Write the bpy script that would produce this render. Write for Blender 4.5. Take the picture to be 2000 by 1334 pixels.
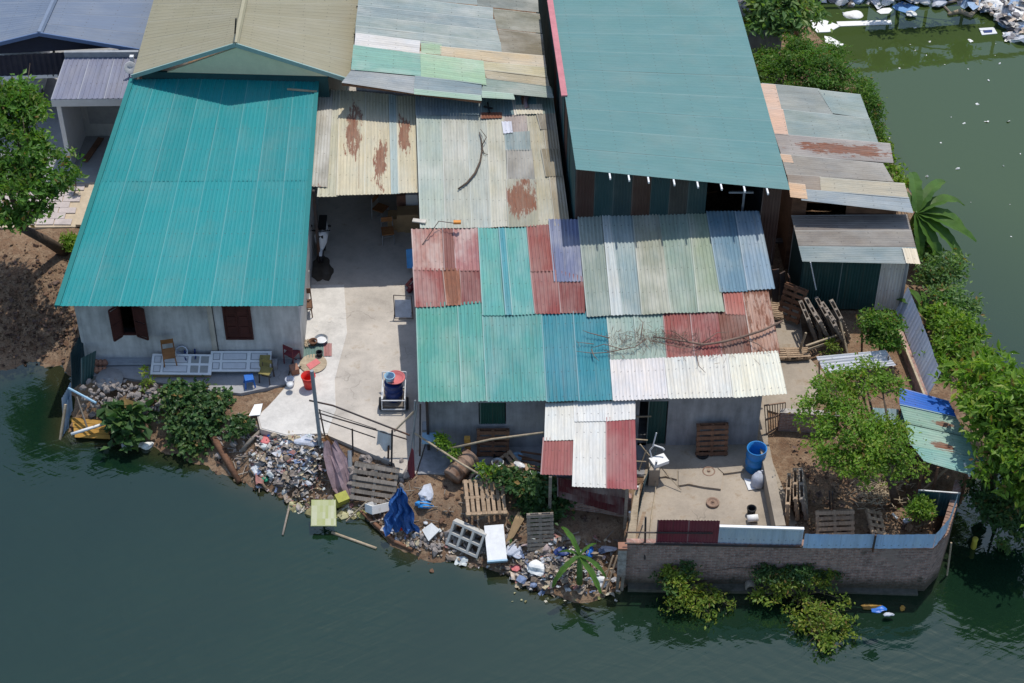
import bpy, math, random
import numpy as np
from mathutils import Vector, Matrix, Euler, Quaternion
for o in list(bpy.data.objects): bpy.data.objects.remove(o)
random.seed(7); RNG = np.random.default_rng(7)
SC = bpy.context.scene; COL = SC.collection
# ------------------------------------------------------------------ camera
TH = math.radians(43.3); DIST = 65.0; FPX = 3890.0
CAMP = Vector((0, -DIST*math.cos(TH), DIST*math.sin(TH)))
cd = bpy.data.cameras.new('camera'); cam = bpy.data.objects.new('camera', cd); COL.objects.link(cam)
cd.sensor_width = 36; cd.lens = FPX/2000*36; cd.clip_start = 1; cd.clip_end = 2000
cam.location = CAMP; cam.rotation_euler = (math.pi/2-TH, 0, 0)
SC.camera = cam
# ------------------------------------------------------------------ light
SUNV = Vector((0.16, 0.33, 1)).normalized()
w = bpy.data.worlds.new('World'); SC.world = w; w.use_nodes = True
nt = w.node_tree; nt.nodes.clear()
sky = nt.nodes.new('ShaderNodeTexSky'); sky.sky_type = 'NISHITA'; sky.sun_disc = False
sky.sun_elevation = math.asin(SUNV.z); sky.sun_rotation = math.atan2(SUNV.x, SUNV.y)
sky.air_density = 1.2; sky.dust_density = 1.0; sky.ozone_density = 1.2
bg = nt.nodes.new('ShaderNodeBackground'); bg.inputs[1].default_value = 0.15
wo = nt.nodes.new('ShaderNodeOutputWorld')
nt.links.new(sky.outputs[0], bg.inputs[0]); nt.links.new(bg.outputs[0], wo.inputs[0])
ld = bpy.data.lights.new('sun', 'SUN'); ld.energy = 3.2; ld.angle = math.radians(0.53); ld.color = (1, 0.95, 0.87)
sun = bpy.data.objects.new('sun', ld); COL.objects.link(sun)
sun.rotation_euler = SUNV.to_track_quat('Z', 'Y').to_euler(); sun.location = (0, 0, 60)
SC.view_settings.view_transform = 'Standard'; SC.view_settings.look = 'None'
SC.view_settings.exposure = 0.1; SC.view_settings.gamma = 1.0; SC.view_settings.use_curve_mapping = False
try:
    SC.cycles.use_denoising = True; SC.cycles.max_bounces = 6; SC.cycles.caustics_reflective = False; SC.cycles.caustics_refractive = False
except Exception: pass
# ------------------------------------------------------------------ survey helpers: image point + known height -> place on site
def ray(u, v):
    x = (u-1000)/FPX; y = (667-v)/FPX
    return Vector((x, math.cos(TH)+y*math.sin(TH), -math.sin(TH)+y*math.cos(TH)))
def P(u, v, z=0.0):
    d = ray(u, v); t = (z-CAMP.z)/d.z
    return CAMP+d*t
class Plane:
    def __init__(s, a, b, c):
        s.p = a; s.n = (b-a).cross(c-a).normalized()
        if s.n.z < 0: s.n = -s.n
    def at(s, u, v, off=0.0):
        d = ray(u, v); q = s.p+s.n*off
        return CAMP+d*((q-CAMP).dot(s.n)/d.dot(s.n))
    def z(s, x, y): return s.p.z-(s.n.x*(x-s.p.x)+s.n.y*(y-s.p.y))/s.n.z
WZ = -1.1   # water level
# ------------------------------------------------------------------ object helpers
def tag(o, label=None, cat=None, group=None, kind=None):
    if label: o['label'] = label
    if cat: o['category'] = cat
    if group: o['group'] = group
    if kind: o['kind'] = kind
    return o
def thing(name, label, cat, loc=(0, 0, 0), rot=None, group=None):
    o = bpy.data.objects.new(name, None); COL.objects.link(o); o.location = loc
    o.empty_display_size = 0.2
    if rot is not None: o.rotation_euler = rot
    return tag(o, label, cat, group)
def root(o):
    while o.parent: o = o.parent
    return o
def raw(name, V, F, m, parent=None, smooth=False, uv=None, world=True, color=None):
    """one mesh object; V in site coordinates (world=True) or in the thing's own frame"""
    V = np.asarray([tuple(v) for v in V], dtype=float) if not isinstance(V, np.ndarray) else V
    if world and parent is not None: V = V-np.array(root(parent).location)
    me = bpy.data.meshes.new(name); me.from_pydata(V.tolist() if isinstance(V, np.ndarray) else V, [], F)
    if smooth: me.polygons.foreach_set('use_smooth', [True]*len(me.polygons))
    if uv is not None:
        for nm, U in uv.items():
            l = me.uv_layers.new(name=nm); vi = np.empty(len(me.loops), dtype=np.int32); me.loops.foreach_get('vertex_index', vi)
            l.data.foreach_set('uv', np.asarray(U, dtype=np.float32)[vi].ravel())
    if m: me.materials.append(m)
    o = bpy.data.objects.new(name, me); COL.objects.link(o)
    if parent is not None: o.parent = parent
    if color: o.color = (*color, 1)
    return o
class MB:
    def __init__(s): s.V = []; s.F = []; s.sm = False
    def add(s, vs, fs):
        n = len(s.V); s.V += [Vector(v) for v in vs]; s.F += [tuple(i+n for i in f) for f in fs]; return s
    def box(s, c, size, M=None):
        x, y, z = [k/2 for k in size]; c = Vector(c)
        vs = [Vector((sx*x, sy*y, sz*z)) for sz in (-1, 1) for sy in (-1, 1) for sx in (-1, 1)]
        if M is not None: vs = [M @ v for v in vs]
        return s.add([v+c for v in vs], [(0, 2, 3, 1), (4, 5, 7, 6), (0, 1, 5, 4), (1, 3, 7, 5), (3, 2, 6, 7), (2, 0, 4, 6)])
    def bar(s, p, q, w, h=None, up=(0, 0, 1)):
        p = Vector(p); q = Vector(q); d = (q-p); L = d.length
        if L < 1e-6: return s
        h = h or w; z = d/L; x = z.cross(Vector(up))
        if x.length < 1e-3: x = z.cross(Vector((0, 1, 0)))
        x.normalize(); y = z.cross(x)
        M = Matrix((x, y, z)).transposed()
        return s.box((p+q)/2, (w, h, L), M)
    def tube(s, pts, r, n=8, cap=True):
        pts = [Vector(p) for p in pts]; rs = r if isinstance(r, (list, tuple)) else [r]*len(pts)
        vs = []; fs = []; prev = None
        for i, p in enumerate(pts):
            d = (pts[min(i+1, len(pts)-1)]-pts[max(i-1, 0)]).normalized()
            a = Vector((0, 0, 1)) if abs(d.z) < 0.9 else Vector((1, 0, 0))
            if prev is None: x = d.cross(a).normalized()
            else:
                x = (prev-d*prev.dot(d)); x = x.normalized() if x.length > 1e-4 else d.cross(a).normalized()
            prev = x; y = d.cross(x)
            vs += [p+(x*math.cos(t)+y*math.sin(t))*rs[i] for t in [2*math.pi*k/n for k in range(n)]]
        for i in range(len(pts)-1):
            for k in range(n):
                a = i*n+k; b = i*n+(k+1) % n; fs.append((a, b, b+n, a+n))
        if cap: fs.append(tuple(range(n-1, -1, -1))); fs.append(tuple(range((len(pts)-1)*n, len(pts)*n)))
        return s.add(vs, fs)
    def lathe(s, c, prof, n=16, M=None, cap=True):
        c = Vector(c); vs = []; fs = []
        for r, z in prof:
            for k in range(n):
                t = 2*math.pi*k/n; v = Vector((r*math.cos(t), r*math.sin(t), z))
                vs.append((M @ v if M is not None else v)+c)
        for i in range(len(prof)-1):
            for k in range(n):
                a = i*n+k; b = i*n+(k+1) % n; fs.append((a, b, b+n, a+n))
        if cap:
            fs.append(tuple(range(n-1, -1, -1))); fs.append(tuple(range((len(prof)-1)*n, len(prof)*n)))
        return s.add(vs, fs)
    def prism(s, poly, z0, z1):
        n = len(poly); vs = [Vector((p[0], p[1], z0)) for p in poly]+[Vector((p[0], p[1], z1)) for p in poly]
        a = sum(poly[i][0]*poly[(i+1) % n][1]-poly[(i+1) % n][0]*poly[i][1] for i in range(n))
        up = tuple(range(n, 2*n)); dn = tuple(range(n-1, -1, -1))
        fs = [up, dn]+[(i, (i+1) % n, (i+1) % n+n, i+n) for i in range(n)]
        if a < 0: fs = [tuple(reversed(f)) for f in fs]
        return s.add(vs, fs)
    def quad(s, a, b, c, d): return s.add([a, b, c, d], [(0, 1, 2, 3)])
    def slab(s, pts, t):
        """flat piece: polygon pts (3D, roughly planar) given thickness t along its normal"""
        pts = [Vector(p) for p in pts]; nrm = (pts[1]-pts[0]).cross(pts[2]-pts[0]).normalized(); n = len(pts)
        vs = pts+[p-nrm*t for p in pts]
        return s.add(vs, [tuple(range(n)), tuple(range(2*n-1, n-1, -1))]+[(i, i+n, (i+1) % n+n, (i+1) % n) for i in range(n)])
    def build(s, name, m, parent=None, smooth=False, world=True, color=None):
        return raw(name, s.V, s.F, m, parent, smooth, None, world, color)
def copy_tree(o, parent=None):
    c = o.copy(); COL.objects.link(c); c.parent = parent
    for ch in list(o.children): copy_tree(ch, c)
    return c
def lerp(a, b, t): return a+(b-a)*t
def vnoise(X, Y, seed=0):
    """smooth value noise on numpy arrays"""
    def h(i, j):
        n = (i*374761393+j*668265263+seed*982451653) & 0xffffffff
        n = ((n ^ (n >> 13))*1274126177) & 0xffffffff
        return ((n ^ (n >> 16)) & 0xffff)/65535.0
    i = np.floor(X).astype(np.int64); j = np.floor(Y).astype(np.int64); fx = X-i; fy = Y-j
    fx = fx*fx*(3-2*fx); fy = fy*fy*(3-2*fy)
    return (h(i, j)*(1-fx)+h(i+1, j)*fx)*(1-fy)+(h(i, j+1)*(1-fx)+h(i+1, j+1)*fx)*fy
def fbm(X, Y, seed=0, oct=4):
    s = 0; a = .5
    for k in range(oct): s = s+a*vnoise(X*2**k, Y*2**k, seed+k); a *= .5
    return s
def lin(r, g, b, k=0.8):
    k *= .86; m_ = (r+g+b)/3; r, g, b = [c+(m_-c)*.1 for c in (r, g, b)]
    f = lambda c: (c/255/12.92 if c/255 <= .04045 else ((c/255+.055)/1.055)**2.4)*k
    return (f(r), f(g), f(b))
# ------------------------------------------------------------------ materials
class NT:
    def __init__(s, name):
        s.m = bpy.data.materials.new(name); s.m.use_nodes = True; s.t = s.m.node_tree; s.t.nodes.clear()
        s.out = s.n('ShaderNodeOutputMaterial'); s.b = s.n('ShaderNodeBsdfPrincipled'); s.l(s.b.outputs[0], s.out.inputs[0])
    def n(s, t, **k):
        nd = s.t.nodes.new(t)
        for a, b in k.items(): setattr(nd, a, b)
        return nd
    def l(s, a, b): s.t.links.new(a, b)
    def set(s, sock, v):
        if hasattr(v, 'is_output') or isinstance(v, bpy.types.NodeSocket): s.l(v, sock)
        else: sock.default_value = v
    def math(s, op, a, b=0.5, c=None):
        nd = s.n('ShaderNodeMath', operation=op); s.set(nd.inputs[0], a); s.set(nd.inputs[1], b)
        if c is not None: s.set(nd.inputs[2], c)
        return nd.outputs[0]
    def mix(s, f, a, b, mode='MIX'):
        nd = s.n('ShaderNodeMix', data_type='RGBA', blend_type=mode)
        s.set(nd.inputs[0], f)
        for i, c in ((6, a), (7, b)):
            if isinstance(c, (tuple, list)): nd.inputs[i].default_value = (*c[:3], 1)
            else: s.l(c, nd.inputs[i])
        return nd.outputs[2]
    def noise(s, vec, scale=1, detail=4, rough=.55, dist=0):
        nd = s.n('ShaderNodeTexNoise'); nd.inputs['Scale'].default_value = scale; nd.inputs['Detail'].default_value = detail
        nd.inputs['Roughness'].default_value = rough; nd.inputs['Distortion'].default_value = dist
        if vec is not None: s.l(vec, nd.inputs['Vector'])
        return nd.outputs['Fac']
    def mapr(s, f, a, b, c=0, d=1):
        nd = s.n('ShaderNodeMapRange'); s.set(nd.inputs[0], f)
        for i, v in ((1, a), (2, b), (3, c), (4, d)): s.set(nd.inputs[i], v)
        return nd.outputs[0]
    def vmap(s, vec, scale=(1, 1, 1), loc=None):
        nd = s.n('ShaderNodeVectorMath', operation='MULTIPLY'); s.l(vec, nd.inputs[0]); nd.inputs[1].default_value = scale
        r = nd.outputs[0]
        if loc is not None:
            a = s.n('ShaderNodeVectorMath', operation='ADD'); s.l(r, a.inputs[0]); s.set(a.inputs[1], loc); r = a.outputs[0]
        return r
    def bump(s, h, strength=.3, dist=.02):
        nd = s.n('ShaderNodeBump'); nd.inputs['Strength'].default_value = strength; nd.inputs['Distance'].default_value = dist
        s.l(h, nd.inputs['Height']); s.l(nd.outputs[0], s.b.inputs['Normal'])
    def attr(s, name):
        nd = s.n('ShaderNodeAttribute', attribute_type='OBJECT', attribute_name=name); return nd.outputs['Fac']
    def base(s, c, rough=.7, spec=.3, metal=0):
        s.set(s.b.inputs['Base Color'], (*c[:3], 1) if isinstance(c, tuple) else c)
        s.set(s.b.inputs['Roughness'], rough); s.b.inputs['Specular IOR Level'].default_value = spec; s.b.inputs['Metallic'].default_value = metal
        return s.m
def geo(T):
    return T.n('ShaderNodeNewGeometry').outputs['Position']
_mc = {}
def solid(name, c, var=.25, scale=3.0, rough=.7, spec=.3, metal=0, bump=.0, dirt=None, dscale=1.2, damt=.55):
    """plain procedural surface: base colour + fine and broad variation + optional dirt"""
    if name in _mc: return _mc[name]
    T = NT(name); co = T.n('ShaderNodeTexCoord').outputs['Object']; rnd = T.n('ShaderNodeObjectInfo').outputs['Random']
    off = T.n('ShaderNodeCombineXYZ'); T.l(T.math('MULTIPLY', rnd, 37.0), off.inputs[0]); T.l(T.math('MULTIPLY', rnd, 91.0), off.inputs[1])
    v = T.vmap(co, (1, 1, 1), off.outputs[0])
    n1 = T.noise(v, scale, 6, .65); n2 = T.noise(v, scale*6, 3, .6)
    f = T.math('ADD', T.mapr(n1, .25, .75, 1-var, 1+var*.6), T.mapr(n2, .3, .7, -var*.25, var*.25))
    col = T.mix(1.0, c, f, 'MULTIPLY')
    if dirt: col = T.mix(T.mapr(T.noise(v, dscale, 7, .7), damt, damt+.13), col, dirt)
    T.base(col, rough, spec, metal)
    if bump: T.bump(n2, bump, .02)
    _mc[name] = T.m; return T.m
def sheet_mat():
    """painted corrugated metal: colour comes from the sheet itself, with chalking, streaks and rust that follow the ribs"""
    T = NT('painted_metal_sheet')
    uv = T.n('ShaderNodeUVMap', uv_map='UVMap').outputs[0]; un = T.n('ShaderNodeUVMap', uv_map='UVN').outputs[0]
    oi = T.n('ShaderNodeObjectInfo'); rnd = oi.outputs['Random']; c = oi.outputs['Color']
    off = T.n('ShaderNodeCombineXYZ'); T.l(T.math('MULTIPLY', rnd, 53.0), off.inputs[0]); T.l(T.math('MULTIPLY', rnd, 117.0), off.inputs[1])
    streak = T.noise(T.vmap(uv, (7, .55, 1), off.outputs[0]), 1, 5, .6)
    broad = T.noise(T.vmap(uv, (.9, .45, 1), off.outputs[0]), 1, 4, .6)
    fine = T.noise(T.vmap(uv, (26, 5, 1), off.outputs[0]), 1, 3, .7)
    f = T.math('ADD', T.mapr(streak, .25, .75, .82, 1.13), T.mapr(fine, .3, .7, -.07, .07))
    lively = T.math('SUBTRACT', 1.0, T.attr('calm'))
    f = T.math('ADD', 1.0, T.math('MULTIPLY', T.math('SUBTRACT', f, 1.0), lively))
    col = T.mix(1.0, c, f, 'MULTIPLY')
    hue = T.noise(T.vmap(uv, (1.6, .8, 1), off.outputs[0]), 1.1, 5, .65)
    col = T.mix(T.math('MULTIPLY', T.mapr(hue, .5, .8, 0, .2), lively), col, T.mix(1.0, col, (1.5, 1.22, .72), 'MULTIPLY'))
    col = T.mix(T.math('MULTIPLY', T.mapr(hue, .48, .2, 0, .4), lively), col, T.mix(1.0, col, (.68, .9, 1.12), 'MULTIPLY'))
    chalk = T.math('MULTIPLY', T.mapr(broad, .45, .75), T.attr('fade'))
    col = T.mix(chalk, col, (.62, .60, .54))
    rustn = T.noise(T.vmap(uv, (4.5, 1.1, 1), off.outputs[0]), 1.3, 8, .72)
    sx = T.n('ShaderNodeSeparateXYZ'); T.l(un, sx.inputs[0]); sm = T.n('ShaderNodeSeparateXYZ'); T.l(uv, sm.inputs[0])
    endd = T.math('MULTIPLY', T.math('MINIMUM', sx.outputs[1], T.math('SUBTRACT', 1.0, sx.outputs[1])), 8.0)   # rust eats in from the cut ends
    endf = T.mapr(endd, 0.0, 1.0, .10, 0.0)
    thr = T.math('SUBTRACT', T.math('SUBTRACT', .86, T.math('MULTIPLY', T.attr('rust'), .42)), T.math('MULTIPLY', endf, T.mapr(T.attr('rust'), 0, .15, .3, 1.3)))
    rm = T.mapr(rustn, thr, T.math('ADD', thr, .07))
    # one local patch of rust or bare metal: px, py centre, pw, ph half size (share of the sheet)
    dx = T.math('DIVIDE', T.math('SUBTRACT', sx.outputs[0], T.attr('px')), T.math('ADD', T.attr('pw'), .0001))
    dy = T.math('DIVIDE', T.math('SUBTRACT', sx.outputs[1], T.attr('py')), T.math('ADD', T.attr('ph'), .0001))
    r = T.math('SQRT', T.math('ADD', T.math('MULTIPLY', dx, dx), T.math('MULTIPLY', dy, dy)))
    pn = T.noise(T.vmap(uv, (10, 1.7, 1), off.outputs[0]), 1, 7, .75); pb = T.noise(T.vmap(uv, (2.6, 1.1, 1), off.outputs[0]), 1, 3, .6)
    pm = T.mapr(T.math('ADD', r, T.math('ADD', T.mapr(pn, .2, .8, -1.1, 1.1), T.mapr(pb, .25, .75, -.6, .6))), 1.0, .78)
    pm = T.math('MULTIPLY', pm, T.math('GREATER_THAN', T.attr('pw'), .001))
    rm = T.math('MULTIPLY', T.math('MAXIMUM', rm, pm), T.mapr(streak, .2, .6, .6, 1))
    rc = T.mix(T.mapr(fine, .3, .7), (.26, .11, .065), (.15, .07, .05))
    col = T.mix(rm, col, rc)
    # screw rows on the purlins and the pale lap line at each sheet side
    fy = T.math('ABSOLUTE', T.math('SUBTRACT', T.math('FRACT', T.math('DIVIDE', sm.outputs[1], .95)), .5)); fx = T.math('ABSOLUTE', T.math('SUBTRACT', T.math('FRACT', T.math('DIVIDE', sm.outputs[0], .21)), .5))
    scr = T.math('MULTIPLY', T.math('LESS_THAN', fy, .02), T.math('LESS_THAN', fx, .1)); col = T.mix(T.math('MULTIPLY', scr, .45), col, (.05, .045, .04))
    lapl = T.math('LESS_THAN', sm.outputs[0], .035); col = T.mix(T.math('MULTIPLY', lapl, T.mapr(lively, .3, 1, .06, .18)), col, (.75, .78, .75))
    drip = T.mapr(T.noise(T.vmap(uv, (11, .28, 1), off.outputs[0]), 1, 4, .6), .56, .72); col = T.mix(T.math('MULTIPLY', drip, T.math('MULTIPLY', lively, .3)), col, (.16, .14, .11))
    grime = T.mapr(T.noise(T.vmap(uv, (.5, .5, 1), off.outputs[0]), 1, 6, .7), .5, .75); col = T.mix(T.math('MULTIPLY', grime, .16), col, (.20, .18, .14))
    T.base(col, T.mapr(rm, 0, 1, .55, .9), .22)
    return T.m
SHEET = sheet_mat()
def corr(name, parent, A, B, C, D, color, period=.1, amp=.02, kind='sin', rows=2, mat=None, rust=0., fade=.4, patch=None, warp=.01, calm=0.):
    """corrugated sheet: ribs run A->D (and B->C), profile runs A->B"""
    A, B, C, D = map(Vector, (A, B, C, D)); W = ((B-A).length+(C-D).length)/2; L = ((D-A).length+(C-B).length)/2
    nrm = (B-A).cross(D-A).normalized()
    if kind != 'wall' and nrm.z < 0: nrm = -nrm
    k = max(1, round(W/period))
    if kind == 'trap': prof = [(0, 0), (.62, 0), (.70, 1), (.92, 1)]
    elif kind == 'box': prof = [(0, 0), (.44, 0), (.5, 1), (.94, 1)]
    else: prof = [(j/4, math.sin(2*math.pi*j/4+.3)) for j in range(4)]
    S = [((i+a)/k, h) for i in range(k) for a, h in prof]+[(1, prof[0][1])]
    n = len(S); V = []; U1 = []; U2 = []; sd = random.randint(0, 9999)
    for j in range(rows+1):
        t = j/rows
        for s_, h in S:
            p = A*(1-s_)*(1-t)+B*s_*(1-t)+C*s_*t+D*(1-s_)*t
            wv = warp*(math.sin(s_*W*2.1+sd)+math.sin(t*L*1.7+sd*1.3+s_*3)) if 0 < t < 1 or kind == 'wall' else warp*math.sin(s_*W*2.6+sd)*.7
            V.append(p+nrm*(h*amp+wv)); U1.append((s_*W, t*L)); U2.append((s_, t))
    F = [(j*n+i, (j+1)*n+i, (j+1)*n+i+1, j*n+i+1) for j in range(rows) for i in range(n-1)]
    o = raw(name, V, F, mat or SHEET, parent, kind == 'sin', {'UVMap': U1, 'UVN': U2}, True, color)
    o['rust'] = float(rust); o['fade'] = float(fade); o['calm'] = float(calm)
    px, py, pw, ph = patch or (0, 0, 0, 0)
    o['px'] = float(px); o['py'] = float(py); o['pw'] = float(pw); o['ph'] = float(ph)
    return o
def sh(parent, pl, q, color, ribs='v', off=0.0, **k):
    """sheet laid on a roof plane from its four image corners (back-left, back-right, front-right, front-left)"""
    k.setdefault('fade', .4)
    a, b, c, d = [pl.at(u+random.uniform(-1.2, 1.2), v+random.uniform(-1.2, 1.2), off+random.uniform(-.004, .008)) for u, v in q]
    kw = dict(k); nm = kw.pop('name', 'roof_sheet')
    if ribs == 'v': return corr(nm, parent, a, b, c, d, color, **kw)
    return corr(nm, parent, a, d, c, b, color, **kw)
# ------------------------------------------------------------------ surface materials
def concrete_mat(name, c, stain=(.30, .24, .17), wet=None, amt=.56):
    T = NT(name); p = geo(T)
    n1 = T.noise(p, .55, 7, .62); n2 = T.noise(p, 2.3, 6, .7); n3 = T.noise(p, 22, 3, .6)
    f = T.math('ADD', T.mapr(n1, .25, .75, .68, 1.16), T.math('ADD', T.mapr(n2, .3, .7, -.14, .12), T.mapr(n3, .3, .7, -.05, .05)))
    col = T.mix(1.0, c, f, 'MULTIPLY')
    col = T.mix(T.math('MULTIPLY', T.mapr(n2, amt, amt+.16), .75), col, stain)
    vor = T.n('ShaderNodeTexVoronoi', feature='DISTANCE_TO_EDGE'); vor.inputs['Scale'].default_value = .35; T.l(T.vmap(p, (1, 1, 1), None), vor.inputs['Vector'])
    wob = T.n('ShaderNodeVectorMath', operation='ADD'); T.l(p, wob.inputs[0]); nn = T.n('ShaderNodeTexNoise'); nn.inputs['Scale'].default_value = 1.3; T.l(p, nn.inputs['Vector']); T.l(nn.outputs['Color'], wob.inputs[1]); T.l(wob.outputs[0], vor.inputs['Vector'])
    crack = T.mapr(T.math('ADD', vor.outputs['Distance'], T.mapr(n1, .4, .6, 0, .012)), .003, .008, .72, 1)
    col = T.mix(1.0, col, crack, 'MULTIPLY')
    T.base(col, .85, .25); T.bump(n3, .25, .01); return T.m
def dirt_mat():
    T = NT('bare_earth'); p = geo(T)
    n1 = T.noise(p, .4, 7, .65); n2 = T.noise(p, 3.2, 8, .72); n3 = T.noise(p, 16, 5, .7)
    c = T.mix(T.mapr(n1, .35, .65), (.25, .155, .095), (.13, .078, .05))
    c = T.mix(T.mapr(n2, .42, .62), c, (.29, .205, .135))
    c = T.mix(T.mapr(n3, .52, .66), c, (.10, .07, .05))
    T.base(c, .95, .1); T.bump(n3, .8, .06); return T.m
def water_mat():
    T = NT('pond_water'); p = geo(T)
    n = T.noise(p, .05, 4, .5); n2 = T.noise(p, .5, 5, .6)
    sep = T.n('ShaderNodeSeparateXYZ'); T.l(p, sep.inputs[0])
    c = T.mix(T.mapr(T.math('ADD', n, T.math('MULTIPLY', n2, .25)), .45, .8), (.004, .016, .009), (.008, .024, .012))
    # the far basin is thick with algae
    g = T.mapr(T.math('ADD', sep.outputs[1], T.math('MULTIPLY', sep.outputs[0], .75)), 8, 22)
    c = T.mix(g, c, (.046, .072, .020))
    sa = T.n('ShaderNodeAttribute', attribute_name='silt').outputs['Fac']; c = T.mix(T.math('MULTIPLY', T.mapr(T.math('MULTIPLY', sa, T.mapr(n2, .3, .7, .5, 1.5)), .15, .9), .6), c, (.042, .037, .017))   # silt stirred up along the bank
    T.base(c, .02, 1.0); T.b.inputs['Specular Tint'].default_value = (.84, 1.0, .95, 1); T.b.inputs['IOR'].default_value = 1.45
    # two crossing sets of small wind ripples
    rot = T.n('ShaderNodeVectorRotate', rotation_type='Z_AXIS'); T.l(p, rot.inputs['Vector']); rot.inputs['Angle'].default_value = math.radians(-28)
    a = T.noise(T.vmap(rot.outputs[0], (.7, 4.2, 1)), 1.0, 3, .5, .4)
    rot2 = T.n('ShaderNodeVectorRotate', rotation_type='Z_AXIS'); T.l(p, rot2.inputs['Vector']); rot2.inputs['Angle'].default_value = math.radians(22)
    b = T.noise(T.vmap(rot2.outputs[0], (.9, 2.6, 1)), 1.0, 2, .5, .6)
    calm = T.mapr(T.noise(p, .12, 3, .5), .35, .6, .35, 1)
    # rings of ripples spreading from the far corner of the sea wall
    RC = P(1815, 1185, WZ)
    rp = T.n('ShaderNodeVectorMath', operation='SUBTRACT'); T.l(p, rp.inputs[0]); rp.inputs[1].default_value = (RC.x-1.5, RC.y+1.5, WZ)
    ln = T.n('ShaderNodeVectorMath', operation='LENGTH'); T.l(rp.outputs[0], ln.inputs[0])
    rng = T.math('SINE', T.math('ADD', T.math('MULTIPLY', ln.outputs['Value'], 15.0), T.math('MULTIPLY', n2, 9.0)))
    ramt = T.mapr(ln.outputs['Value'], 3.0, 13.0, .5, 0.0)
    h = T.math('ADD', T.math('MULTIPLY', T.math('ADD', T.math('MULTIPLY', a, .6), b), calm), T.math('MULTIPLY', rng, T.math('MULTIPLY', ramt, .13)))
    front = T.mapr(sep.outputs[1], 4, -5, .12, 1)   # the sheltered basin behind is smooth
    T.bump(T.math('MULTIPLY', h, front), .32, .06)
    return T.m
def plaster_mat(name, c):
    T = NT(name); p = geo(T)
    n1 = T.noise(p, .8, 7, .65); n2 = T.noise(T.vmap(p, (5, 5, .8)), 1, 5, .6); n3 = T.noise(p, 30, 2, .5)
    f = T.math('ADD', T.mapr(n1, .28, .72, .62, 1.16), T.mapr(n2, .3, .7, -.2, .14))
    T.base(T.mix(1.0, c, f, 'MULTIPLY'), .9, .15); T.bump(n3, .2, .01); return T.m
def brick_mat():
    T = NT('old_brickwork'); co = T.n('ShaderNodeUVMap', uv_map='UVMap').outputs[0]; p = geo(T)
    b = T.n('ShaderNodeTexBrick'); T.l(co, b.inputs['Vector'])
    b.inputs['Scale'].default_value = 1; b.inputs['Brick Width'].default_value = .215; b.inputs['Row Height'].default_value = .072; b.inputs['Mortar Size'].default_value = .009
    b.inputs['Color1'].default_value = (.42, .25, .20, 1); b.inputs['Color2'].default_value = (.27, .165, .14, 1); b.inputs['Mortar'].default_value = (.38, .35, .32, 1)
    n1 = T.noise(p, .9, 8, .7); n2 = T.noise(p, 7, 5, .7)
    c = T.mix(1.0, b.outputs['Color'], T.mapr(n2, .25, .75, .45, 1.45), 'MULTIPLY')
    c = T.mix(T.mapr(n1, .52, .64), c, (.34, .26, .22))
    c = T.mix(T.math('MULTIPLY', T.mapr(n1, .42, .34), .7), c, (.045, .05, .035))
    sep = T.n('ShaderNodeSeparateXYZ'); T.l(p, sep.inputs[0])
    alg = T.mapr(T.math('ADD', sep.outputs[2], T.math('MULTIPLY', n1, .9)), -.05, -.45)
    c = T.mix(T.math('MULTIPLY', alg, .8), c, (.04, .045, .03))     # algae and tide line, fixed to the wall
    T.base(c, .92, .15); T.bump(T.math('ADD', T.math('MULTIPLY', b.outputs['Fac'], -.5), T.math('MULTIPLY', n2, .5)), .6, .03); return T.m
def wood_mat(name, c1, c2, rough=.8):
    T = NT(name); co = T.n('ShaderNodeTexCoord').outputs['Object']; rnd = T.n('ShaderNodeObjectInfo').outputs['Random']
    off = T.n('ShaderNodeCombineXYZ'); T.l(T.math('MULTIPLY', rnd, 37.0), off.inputs[0]); T.l(T.math('MULTIPLY', rnd, 71.0), off.inputs[2])
    v = T.vmap(co, (1, 1, 1), off.outputs[0])
    n1 = T.noise(T.vmap(v, (3, 22, 22)), 1, 4, .6); n2 = T.noise(v, 2.2, 6, .7)
    c = T.mix(T.mapr(n1, .3, .7), c1, c2); c = T.mix(1.0, c, T.mapr(n2, .25, .75, .6, 1.25), 'MULTIPLY')
    c = T.mix(1.0, c, T.mapr(rnd, 0, 1, .8, 1.15), 'MULTIPLY')
    T.base(c, rough, .2); T.bump(n1, .3, .01); return T.m
def leaf_mat(name, c1, c2, c3, trans=.45):
    T = NT(name); g = T.n('ShaderNodeNewGeometry'); r = g.outputs['Random Per Island']
    n = T.noise(g.outputs['Position'], 1.1, 4, .6)
    c = T.mix(T.mapr(r, .0, .55), c1, c2); c = T.mix(T.mapr(r, .72, 1.0), c, c3)
    c = T.mix(1.0, c, T.mapr(n, .25, .75, 1.2, 2.6), 'MULTIPLY')
    h = T.noise(g.outputs['Position'], .7, 3, .6)
    c = T.mix(T.mapr(h, .5, .72, 0, .55), c, T.mix(1.0, c, (1.5, 1.18, .8), 'MULTIPLY'))
    c = T.mix(T.math('GREATER_THAN', r, .972), c, (.26, .17, .06))
    T.base(c, .45, .3)
    tr = T.n('ShaderNodeBsdfTranslucent'); T.l(T.mix(1.0, c, (1.25, 1.35, .5), 'MULTIPLY'), tr.inputs[0])
    mx = T.n('ShaderNodeMixShader'); mx.inputs[0].default_value = trans; T.l(T.b.outputs[0], mx.inputs[1]); T.l(tr.outputs[0], mx.inputs[2]); T.l(mx.outputs[0], T.out.inputs[0])
    return T.m
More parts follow.
